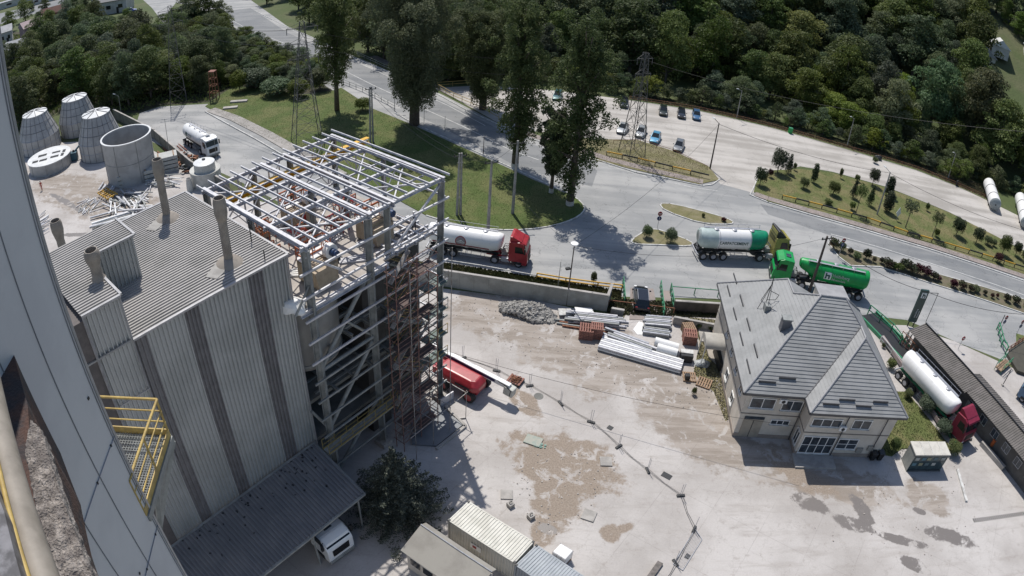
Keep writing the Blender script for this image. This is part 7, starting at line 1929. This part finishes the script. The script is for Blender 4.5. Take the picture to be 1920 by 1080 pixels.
for _ in range(9000):
    if cnt > 250: break
    x = random.uniform(-30, 210); d = random.uniform(0, 1) ** .8 * 135; ye = np.interp(x, ex, ey) if x < ex[-1] else ey[-1] - (x - ex[-1]) * .9
    y = ye + 4 + d
    if x < -17: y = 140 + (-17 - x) * 1.2 + d
    z = hz(x, y); px, py = project((x, y, z + 6))
    if px < 560 or px > 1990 or py < -75: continue
    if any(in_poly(*project((x, y, z + q)), MEADOW) for q in (0, 4, 8, 13)): continue
    edge = d < 9; h = random.uniform(4.5, 8) if edge else random.choice((random.uniform(9, 13), random.uniform(12, 19), random.uniform(14, 21))); w_ = h * random.uniform(.75, 1.15) if edge else h * random.uniform(.58, .9)
    if not try_tree(x, y, w_ / 2): continue
    pts.append((x, y, w_ / 2)); cnt += 1
    r = random.random(); pi = random.choice((0, 1, 2, 3, 7)) if r < .66 else random.choice((4, 6)) if r < .86 else 5
    if d < 45 and 1450 < px < 1800 and random.random() < .45: pi = random.choice((4, 6))
    kd = ['dark green tree ', 'dark green tree ', 'dark green tree ', 'dark green tree ', 'grey green tree ', 'yellowish green tree ', 'grey green tree ', 'dark green tree '][pi]
    plant('broadleaf_tree' if pi in (4, 6) else 'tree', kd + where(px, d), 'tree', (x, y, z - .3), P_round[pi], h, w_, group=G1)  # the grey green ones are broadleaf trees of no known species
# scrub along the edge
n = 0
for i in range(105):
    t = i / 105; x = ex[0] + (ex[-1] - ex[0]) * t + random.uniform(-1, 1); y = np.interp(x, ex, ey) + random.uniform(.8, 4.5)
    pr = random.choice(P_small); h = random.uniform(1.8, 4.8)
    plant('bush', ('low ' if h < 2.9 else 'tall ') + ['green', 'yellow green', 'grey green', 'green'][P_small.index(pr)] + ' bush ' + ('behind the rusty fence by the parked cars' if t < .3 else 'behind the rusty fence near the green bin' if t < .5 else 'behind the rusty fence above the garden verge' if t < .75 else 'at the wood edge near the storage tanks'), 'bush', (x, y, hz(x, y)), pr, h, h * random.uniform(.9, 1.3), group='scrub fringe behind the car park fence')
# --- the wood at the upper left and along the bridge road
pts2 = []; L4 = 'dark tree in the dense wood between the round tanks and the valley houses'; cnt = 0
WL = [(40, 150), (20, 262), (60, 215), (130, 195), (215, 205), (255, 205), (330, 180), (395, 176), (440, 160), (500, 158), (560, 172), (620, 160), (600, 130), (520, 95), (470, 80), (430, 62), (400, 60), (330, 70), (240, 110), (120, 120), (60, 140)]
for _ in range(6000):
    if cnt > 135: break
    px, py = random.uniform(15, 640), random.uniform(50, 262)
    if not in_poly(px, py, WL): continue
    p = G(px, py); h = random.uniform(9, 14); 
    if py > 140 and px > 380: h = random.uniform(4, 6.5)
    elif px > 300: h = random.uniform(7.5, 11)
    if py < 110: h = random.uniform(6, 10)
    if px < 130: h *= .85
    if px > 425: h = random.uniform(3.0, 5.2)
    w_ = h * random.uniform(.65, .9) * (1.3 if px > 425 else 1); ok = True
    for q in pts2:
        if (q[0] - p.x) ** 2 + (q[1] - p.y) ** 2 < (w_ / 2 + q[2]) ** 2 * .34: ok = False; break
    if not ok: continue
    pts2.append((p.x, p.y, w_ / 2)); cnt += 1; pi = random.choice((0, 1, 2, 3, 7, 0, 1, 4, 6))
    if px > 430 and random.random() < .5: pi = random.choice((4, 5, 6))
    wl = ('behind the conical silo sections' if px < 215 else 'behind the open tank' if px < 320 else 'around the thin wood mast' if px < 400 else 'behind the lawn, left of the tall mast') + (', near edge' if py > 175 else ', middle' if py > 125 else ', far side')
    plant('broadleaf_tree' if pi in (4, 6) else 'tree', ('dark green tree ' if pi not in (4, 5, 6) else 'paler green tree ') + wl, 'tree', (p.x, p.y, 0), P_round[pi], h, w_, group='wood between the round tanks and the valley')
L5 = 'tree standing among the houses of the valley at the upper left'
for px, py, h in ((48, 40, 9), (95, 62, 8), (130, 60, 10), (150, 75, 10), (170, 80, 9), (20, 60, 8), (75, 85, 9), (120, 95, 9), (180, 55, 9), (60, 110, 8), (165, 105, 9), (210, 95, 9), (190, 115, 8), (95, 110, 10), (140, 30, 8), (230, 85, 7), (255, 66, 6), (230, 60, 5), (12, 130, 8), (160, 20, 7), (125, 12, 7), (270, 100, 8), (75, 52, 6), (300, 110, 7), (240, 45, 5), (30, 135, 8), (60, 22, 5), (85, 25, 6), (175, 38, 6)):
    pi = random.choice((0, 1, 2, 3, 7, 4)); q = G(px, py)
    plant('tree', ('big ' if h > 8 else 'small ') + 'tree among the valley houses, ' + ('near the depot roofs' if px < 90 and py < 70 else 'near the grey tower edge' if px < 100 else 'around the reddish house' if px < 170 else 'around the white long building' if py < 70 else 'below the white long building'), 'tree', (q.x, q.y, 0), P_round[pi], h * 1.15, h * .95, group='trees between the valley houses')
for px, py, h in ((385, 62, 13), (352, 68, 12), (415, 55, 9), (560, 20, 12), (600, 40, 12), (640, 70, 13), (500, 8, 9), (540, 0, 11), (690, 98, 14), (720, 110, 14), (760, 128, 13), (800, 140, 13), (840, 150, 12), (880, 152, 12), (660, 60, 14), (740, 95, 15), (600, 10, 12), (580, 45, 11), (620, 68, 12), (560, -2, 12), (655, 35, 14), (700, 60, 15), (760, 80, 15), (820, 110, 15), (870, 125, 15), (800, 80, 15), (900, 140, 13), (720, 30, 14), (650, 5, 13), (930, 145, 12), (860, 70, 15), (780, 40, 14), (470, -5, 8)):
    pi = random.choice((0, 1, 2, 3, 7)); q = G(px, py)
    plant('tree', 'dark roadside tree ' + ('beyond the bridge road at the top left' if px < 470 else 'beyond the bridge road above the lattice mast' if px < 650 else 'between the first and second poplar' if px < 745 else 'behind the broad poplar' if px < 850 else 'at the far end of the car park') + (', at the kerb' if py > 60 else ', farther back'), 'tree', (q.x, q.y, hz(q.x, q.y)), P_round[pi], h, h * .75, group='roadside trees beyond the bridge road')
# --- poplars
def poplar_mesh(h, w_, seed, broad=False, base=.14, per=42, lop=.0):
    rg = np.random.default_rng(seed); cl = []; nb = 46 if broad else 44; gr = h * (1 - base)
    ph = rg.uniform(0, 6.28, 4)
    for k in range(nb):
        t = (k + .5) / nb * .86; a = k * 2.399 + rg.uniform(-.5, .5)
        prof = min(1, (t + (.12 if broad else .30)) * 2.6) * (1 - max(0, t - .45) * (1.25 if broad else 1.05))
        prof *= (1 + .28 * math.sin(2 * a + ph[0] + t * 5) + .18 * math.sin(t * 17 + ph[1])) * rg.uniform(.75, 1.15)
        Rm = w_ / 2 * max(.2, prof); rise = (1.1 if broad else 1.9) * Rm
        for s_ in (.35, .62, .88):
            r = w_ / 2 * rg.uniform(.17, .27) * (1.25 - .45 * s_)
            cl.append((Rm * s_ * math.cos(a), Rm * s_ * math.sin(a), h * base + gr * t + rise * (s_ ** 1.3) - .04 * h, r))
    zt_ = max(c_[2] for c_ in cl)
    cl = [(x, y, min(z, h * .97 - rg.uniform(0, .05) * h), r) for x, y, z, r in cl]
    for i in range(14): cl.append((rg.uniform(-.08, .08) * w_, rg.uniform(-.08, .08) * w_, h * (base + .05 + (1 - base) * .9 * i / 14), w_ * .13))
    crown = clumps_mesh('crown', cl, per * 5.0, .19, LFP, rg, 1.45)
    mb = MB(); mb.tube((0, 0, -.3), (0, 0, h * .5), w_ * .05 + .1, w_ * .03, 10); mb.tube((0, 0, h * .5), (0, 0, h * .93), w_ * .03, .05, 8)
    for x, y, z, r in cl[::4]: mb.tube((0, 0, z * .8), (x * .9, y * .9, z), .12, .04, 5)
    tr = bpy.data.meshes.new('trunk'); tr.from_pydata([tuple(v) for v in mb.v], [], mb.f); tr.shade_smooth(); tr.materials.append(BARK)
    return crown, tr
def poplar(base, top, wpx, label, seed, broad=False, bs=.14, lime=0, hmax=28, per=42):
    b = G(*base); h = min(hmax, HT(base, top)); w_ = wpx / PPM(base[0], base[1], h * .5) * 1.55
    t = thing('poplar', label, 'poplar tree', tuple(b), random.uniform(0, 6), 'tall poplars by the road')
    c, tr = poplar_mesh(h, w_, seed, broad, bs, per)
    for nme, me in (('crown', c), ('trunk', tr)): o = bpy.data.objects.new(nme, me); COL.objects.link(o); o.parent = t
    if lime: MB(LM(t)).tube((0, 0, 0), (0, 0, lime), w_ * .05 + .13, w_ * .05 + .11, 10).build('limewash', LIME, t, smooth=True)
    print('poplar', label[:30], round(h, 1), round(w_, 1))
poplar((632, 208), (632, -20), 74, 'slender dark poplar on the lawn beside the lattice mast, leftmost of the row', 1, False, .20, per=46)
poplar((777, 234), (775, -60), 172, 'broad dark poplar growing at the kerb of the bridge road', 2, True, .12, hmax=27)
poplar((965, 314), (990, -60), 108, 'tall dark poplar at the lawn kerb behind the concrete poles', 3, False, .08, .8, 27)
poplar((1033, 362), (1033, 205), 44, 'small narrow poplar between the two tallest ones', 4, False, .22, .8, per=110)
poplar((1068, 385), (1140, 20), 116, 'tallest poplar at the lawn tip, its crown reaching almost to the ground', 5, False, .07, .8, 30)
poplar((905, 205), (900, -60), 110, 'tall dark tree behind the poplar row on the far side of the road', 6, True, .1, hmax=19)
# --- spruce at the bottom
def conifer(base, h, rb, label, seed, m=LFS, name='spruce'):
    rg = np.random.default_rng(seed); b = G(*base); V_ = []; lev = int(h * 2.6)
    for k in range(lev):
        t = k / lev; z = h * (.06 + .92 * t); R_ = rb * (1 - t) ** .85 + .12; nb = max(4, int(13 * (1 - t) + 4))
        for j in range(nb):
            a = 2 * math.pi * (j + rg.uniform(-.3, .3)) / nb + k; L = R_ * rg.uniform(.55, 1.2); n = int(80 * L + 12)
            s = rg.uniform(.05, 1, n); side = rg.normal(0, .16, n) * L * (1.15 - s) ; dx = s * L
            zz = z - dx * .28 + (s ** 3) * .25 * L + rg.normal(0, .05, n)
            C = np.stack([dx * math.cos(a) - side * math.sin(a), dx * math.sin(a) + side * math.cos(a), zz], 1)
            V_.append(leaf_quads(C, np.tile([0, 0, 1.0], (n, 1)), .09, rg))
    t = thing(name, label, 'spruce tree', tuple(b)); me = mk_mesh('crown', np.concatenate(V_), m)
    o = bpy.data.objects.new('crown', me); COL.objects.link(o); o.parent = t
    MB(LM(t)).tube((0, 0, -.2), (0, 0, h * .95), .2, .03, 8).build('trunk', BARK, t, smooth=True)
hs2 = HT((745, 965), (722, 822)); print('spruce h', hs2)
conifer((745, 960), 8.0, 4.2, 'large dark spruce between the canopy corner and the white container', 9)
# --- garden verge: cypress, round shrubs, saplings
def shrub_mesh(h, w_, seed, m, kind):
    rg = np.random.default_rng(seed); cl = []
    if kind == 'col':
        for i in range(16): t = i / 15; r = w_ / 2 * (.55 + .55 * math.sin(math.pi * min(1, t * .8 + .15))); cl.append((rg.uniform(-.1, .1) * w_, rg.uniform(-.1, .1) * w_, h * (.1 + .82 * t), r * .85))
    elif kind == 'ball':
        for i in range(14): a = i * 2.4; cl.append((w_ * .24 * math.cos(a), w_ * .24 * math.sin(a), h * (.35 + .5 * i / 14), w_ * .3))
    elif kind == 'cone':
        for i in range(14): t = i / 13; a = i * 2.4; cl.append((w_ * .18 * (1 - t) * math.cos(a), w_ * .18 * (1 - t) * math.sin(a), h * (.15 + .78 * t), w_ * (.4 - .26 * t)))
    else:
        for i in range(12): a = i * 2.4; cl.append((w_ * .3 * math.cos(a), w_ * .3 * math.sin(a), h * (.62 + .3 * i / 12), w_ * .24))
    c = clumps_mesh('crown', cl, 620 if kind != 'tree' else 420, .10, m, rg, 1.0)
    mb = MB().tube((0, 0, -.1), (0, 0, h * .8), max(.05, w_ * .035), .03, 7); tr = bpy.data.meshes.new('trunk'); tr.from_pydata([tuple(v) for v in mb.v], [], mb.f); tr.materials.append(BARK)
    return c, tr, h, w_
SH = {'col': shrub_mesh(3.4, 1.3, 1, LFD, 'col'), 'ball': shrub_mesh(2.4, 2.0, 2, LFD, 'ball'), 'ballg': shrub_mesh(2.4, 2.2, 3, LFM, 'ball'), 'cone': shrub_mesh(2.8, 1.6, 4, LFD, 'cone'),
      'tree': shrub_mesh(3.6, 1.9, 5, LFM, 'tree'), 'low': shrub_mesh(1.0, 1.2, 6, LFM, 'ball'), 'red': shrub_mesh(1.6, 1.5, 7, LFR, 'ball'), 'pale': shrub_mesh(2.2, 2.2, 8, LFG, 'ball'), 'ye': shrub_mesh(2.2, 2.2, 12, LFY, 'ball')}
GV = [('ball', 1424, 348, 300 + 20, 20, 'dark bush at the left tip of the garden verge'), ('ball', 1457, 325, 287, 26, 'large dark bush pair at the upper left of the verge, left one'), ('cone', 1477, 326, 292, 15, 'dark bush right next to the largest one on the verge'),
      ('red', 1443, 333, 320, 9, 'small dark red shrub beside the large bush on the verge'), ('low', 1489, 320, 309, 6, 'tiny shrub near the white stones on the verge'), ('col', 1524, 343, 310, 12, 'slim upright cypress standing free on the verge'),
      ('ballg', 1506, 354, 337, 16, 'round green shrub left of the middle of the verge'), ('ballg', 1561, 366, 345, 20, 'round green shrub in the middle of the verge'), ('low', 1575, 335, 320, 6, 'small shrub at the upper kerb of the verge'),
      ('low', 1606, 341, 331, 9, 'low shrub beside the stones at the upper kerb'), ('cone', 1598, 372, 340, 14, 'dark conical shrub left of the sapling pair'), ('tree', 1604, 401, 350, 20, 'young sapling with thin trunk beside the barrier, leftmost'),
      ('cone', 1629, 386, 350, 14, 'dark conical shrub right of the leftmost sapling'), ('ball', 1635, 348, 320, 18, 'dark oval bush at the upper kerb of the verge'), ('col', 1664, 368, 334, 17, 'tall dark cypress by the lamp pole, upper of the two'),
      ('col', 1662, 398, 362, 19, 'tall dark cypress by the lamp pole, lower of the two'), ('low', 1596, 394, 382, 10, 'low dark shrub at the foot of the leftmost sapling'), ('tree', 1697, 428, 380, 26, 'bushy sapling right of the white diamond board'),
      ('low', 1737, 396, 384, 7, 'tiny dark shrub near the upper kerb right of the middle'), ('tree', 1747, 445, 400, 20, 'slender sapling right of the bushy one'), ('low', 1754, 444, 432, 10, 'low green shrub at the foot of the slender sapling'),
      ('ball', 1792, 442, 412, 22, 'dark round tree on the verge, left of the pair'), ('ball', 1829, 457, 430, 19, 'dark round tree on the verge, right of the pair'), ('ballg', 1850, 459, 445, 15, 'low green shrub between the dark round trees and the kerb'),
      ('low', 1862, 462, 452, 9, 'tiny shrub by the kerb in the right part of the verge'), ('ballg', 1878, 478, 445, 21, 'round green tree near the right end of the verge'), ('ball', 1903, 480, 456, 15, 'dark oval tree at the right end of the verge'),
      ('ball', 1918, 492, 470, 14, 'dark shrub cut by the right edge of the photo'), ('red', 1869, 492, 477, 15, 'dark red bush beside the barrier at the right end'), ('low', 1552, 384, 376, 14, 'low scrubby plant hanging over the barrier'), ('low', 1640, 306, 298, 10, 'low dark weeds at the wood side of the gravel track')]
for kind, px, py, ty, wpx, lab in GV:
    pr = SH[kind]; h = max(.8, HT((px, py), (px + (py - ty) * .25, ty))) * 1.08; w_ = wpx / PPM(px, py) * 1.2; q = G(px, py); q.z = .1
    plant('shrub' if kind != 'tree' else 'sapling', lab, 'shrub' if kind != 'tree' else 'sapling', q, pr, h, max(.5, w_))
# hedge of small shrubs along the bed
HM_ = [shrub_mesh(1.0, .9, 60 + k, (LFH, LFM, LFR)[k], 'ball') for k in range(3)]
hp_ = [(1562, 466), (1585, 478), (1620, 489), (1680, 505), (1740, 523), (1800, 541), (1860, 559), (1935, 583)]
HW = [G(*p) for p in hp_]; segs = [(b - a).length for a, b in zip(HW[:-1], HW[1:])]; tot = sum(segs); s = 0; k = 0
while s < tot:
    q = s; i = 0
    while q > segs[i]: q -= segs[i]; i += 1
    p = HW[i].lerp(HW[i + 1], q / segs[i]) + Vector((random.uniform(-.3, .3), random.uniform(-.5, .5), .1)); j = random.choice((0, 1, 1, 0, 2)); h = random.uniform(.7, 1.5) * (1.15 if s < tot * .45 else .85)
    plant('hedge_shrub', ['small brownish green shrub in the planted row of the hedge bed', 'small green shrub in the planted row of the hedge bed', 'small dark red shrub in the planted row of the hedge bed'][j], 'shrub', p, HM_[j], h, h * random.uniform(.8, 1.4), group='planted row of the hedge bed')
    s += random.uniform(.8, 1.5) * (1 if s < tot * .45 else 1.5)
for kind, px, py, ty, wpx, lab in (('pale', 1212, 446, 424, 20, 'pale leafy shrub on the left of the triangular island'), ('pale', 1256, 456, 430, 24, 'pale leafy shrub on the right of the triangular island'), ('red', 1356, 416, 408, 10, 'small dark red shrub on the long traffic island'),
      ('low', 1318, 408, 401, 6, 'tiny green shrub on the long traffic island'), ('low', 1112, 532, 512, 12, 'dark weedy shrub by the yellow pipe barrier'), ('ye', 450, 172, 136, 36, 'bright yellow green bush at the wood edge by the lawn'),
      ('pale', 520, 178, 150, 60, 'grey green bush at the back of the lawn'), ('pale', 480, 165, 130, 60, 'grey green bush behind the bright yellow green one'), ('ballg', 560, 182, 150, 40, 'green bush at the lawn edge left of the lattice mast'), ('ballg', 600, 168, 130, 40, 'dark green bush below the bridge road by the lattice mast'),
      ('ballg', 680, 208, 185, 30, 'green bush on the lawn below the bridge railing'), ('low', 1285, 612, 602, 12, 'flowering plant in the planter, left'), ('low', 1310, 615, 605, 14, 'flowering plant in the planter, middle'), ('low', 1330, 618, 608, 14, 'flowering plant in the planter, right'),
      ('pale', 1733, 770, 740, 34, 'pale bush between the house lawn and the pipe rail, upper'), ('pale', 1765, 812, 785, 34, 'pale bush between the house lawn and the pipe rail, lower'), ('ballg', 1700, 746, 728, 18, 'small bush at the upper end of the house lawn'),
      ('ballg', 1783, 850, 822, 30, 'green bush beside the shelter roof'), ('ballg', 1672, 846, 818, 22, 'dark bush at the house corner behind the bins'), ('low', 1668, 690, 672, 20, 'weedy bush at the back corner of the house'), ('low', 1300, 740, 728, 10, 'dry weed tuft by the dirt edge'), ('ballg', 1325, 640, 626, 14, 'weedy shrub beside the side canopy'), ('low', 1655, 652, 645, 8, 'thin weeds by the pinkish wall')):
    pr = SH[kind]; h = max(.6, HT((px, py), (px, ty))); w_ = wpx / PPM(px, py); q = G(px, py); plant('shrub', lab, 'shrub', q, pr, h, max(.5, w_))
# grass tufts: lawn edges, verge, wall foot
def tufts(px_poly, n, h, m, label, seed, zb=.1):
    r = np.random.default_rng(seed); P = poly(px_poly); xs = [p.x for p in P]; ys = [p.y for p in P]; C = []
    PP = [(p.x, p.y) for p in P]
    while len(C) < n:
        x, y = r.uniform(min(xs), max(xs)), r.uniform(min(ys), max(ys))
        if in_poly(x, y, PP): C.append((x, y, zb + h * .4))
    C = np.array(C); Nn = r.normal(0, 1, (n, 3)); Nn[:, 2] *= .2
    v = leaf_quads(C, Nn * 2, h * .7, r); o = bpy.data.objects.new('grass_tufts', mk_mesh('grass_tufts', v, m)); COL.objects.link(o); tag(o, label, 'grass', kind='stuff')
GT = leafmat('grass_blades', (0.064, 0.092, 0.021), (0.085, 0.112, 0.028), (0.119, 0.120, 0.052), .06, .3); GTD = leafmat('dry_blades', (0.093, 0.100, 0.043), (0.123, 0.112, 0.062), (0.170, 0.144, 0.095), .08, .3)
tufts(lawn, 60000, .075, GT, 'grass blades of the lawn under the poplars', 1)
tufts(garden, 26000, .08, GTD, 'grass blades of the garden verge', 2)
tufts([(1120, 302), (1310, 346), (1330, 314), (1262, 284), (1195, 263), (1060, 262)], 7000, .1, GTD, 'grass blades of the strip in front of the car park', 3)
tufts([(1290, 595), (1345, 600), (1372, 700), (1395, 770), (1360, 790), (1338, 735), (1300, 700), (1312, 640)], 5000, .14, GTD, 'dry grass at the left side of the house', 4, 0)
tufts([(820, 492), (1165, 546), (1165, 560), (1135, 556), (820, 512)], 5000, .3, GTD, 'weeds on the verge above the panel wall', 5, 0)
tufts([(1640, 735), (1700, 735), (1790, 850), (1672, 856), (1640, 850)], 5000, .1, GT, 'grass blades of the small house lawn', 6)
tufts([(1138, 560), (1345, 572), (1345, 596), (1138, 590)], 3000, .3, GTD, 'weeds in the ditch by the small bridge', 7, 0)
tufts([(1180, 186), (1310, 206), (1440, 236), (1600, 281), (1720, 317), (1850, 372), (1850, 350), (1720, 305), (1600, 270), (1440, 224), (1310, 195), (1180, 175)], 14000, .35, GTD, 'rough dry grass along the wood side of the car park', 8, 0)

struct('forest_floor', MB().sheet(poly([(10, 268), (60, 225), (130, 205), (215, 212), (262, 212), (300, 198), (390, 192), (440, 160), (560, 178), (640, 168), (600, 128), (480, 76), (400, 40), (330, 62), (240, 70), (120, 60), (0, 60), (-60, 120), (-60, 280)]), .01), mat('leaf_litter', (.035, .04, .02), (.06, .055, .03), .3, .95, amt=.3))
tufts([(10, 268), (60, 225), (130, 205), (215, 212), (262, 208), (300, 196), (390, 190), (440, 156), (560, 172), (640, 160), (600, 124), (480, 72), (400, 45), (330, 66), (240, 74), (120, 66), (0, 66)], 30000, .55, LFM, 'dark undergrowth covering the ground of the upper left wood', 11, .1)
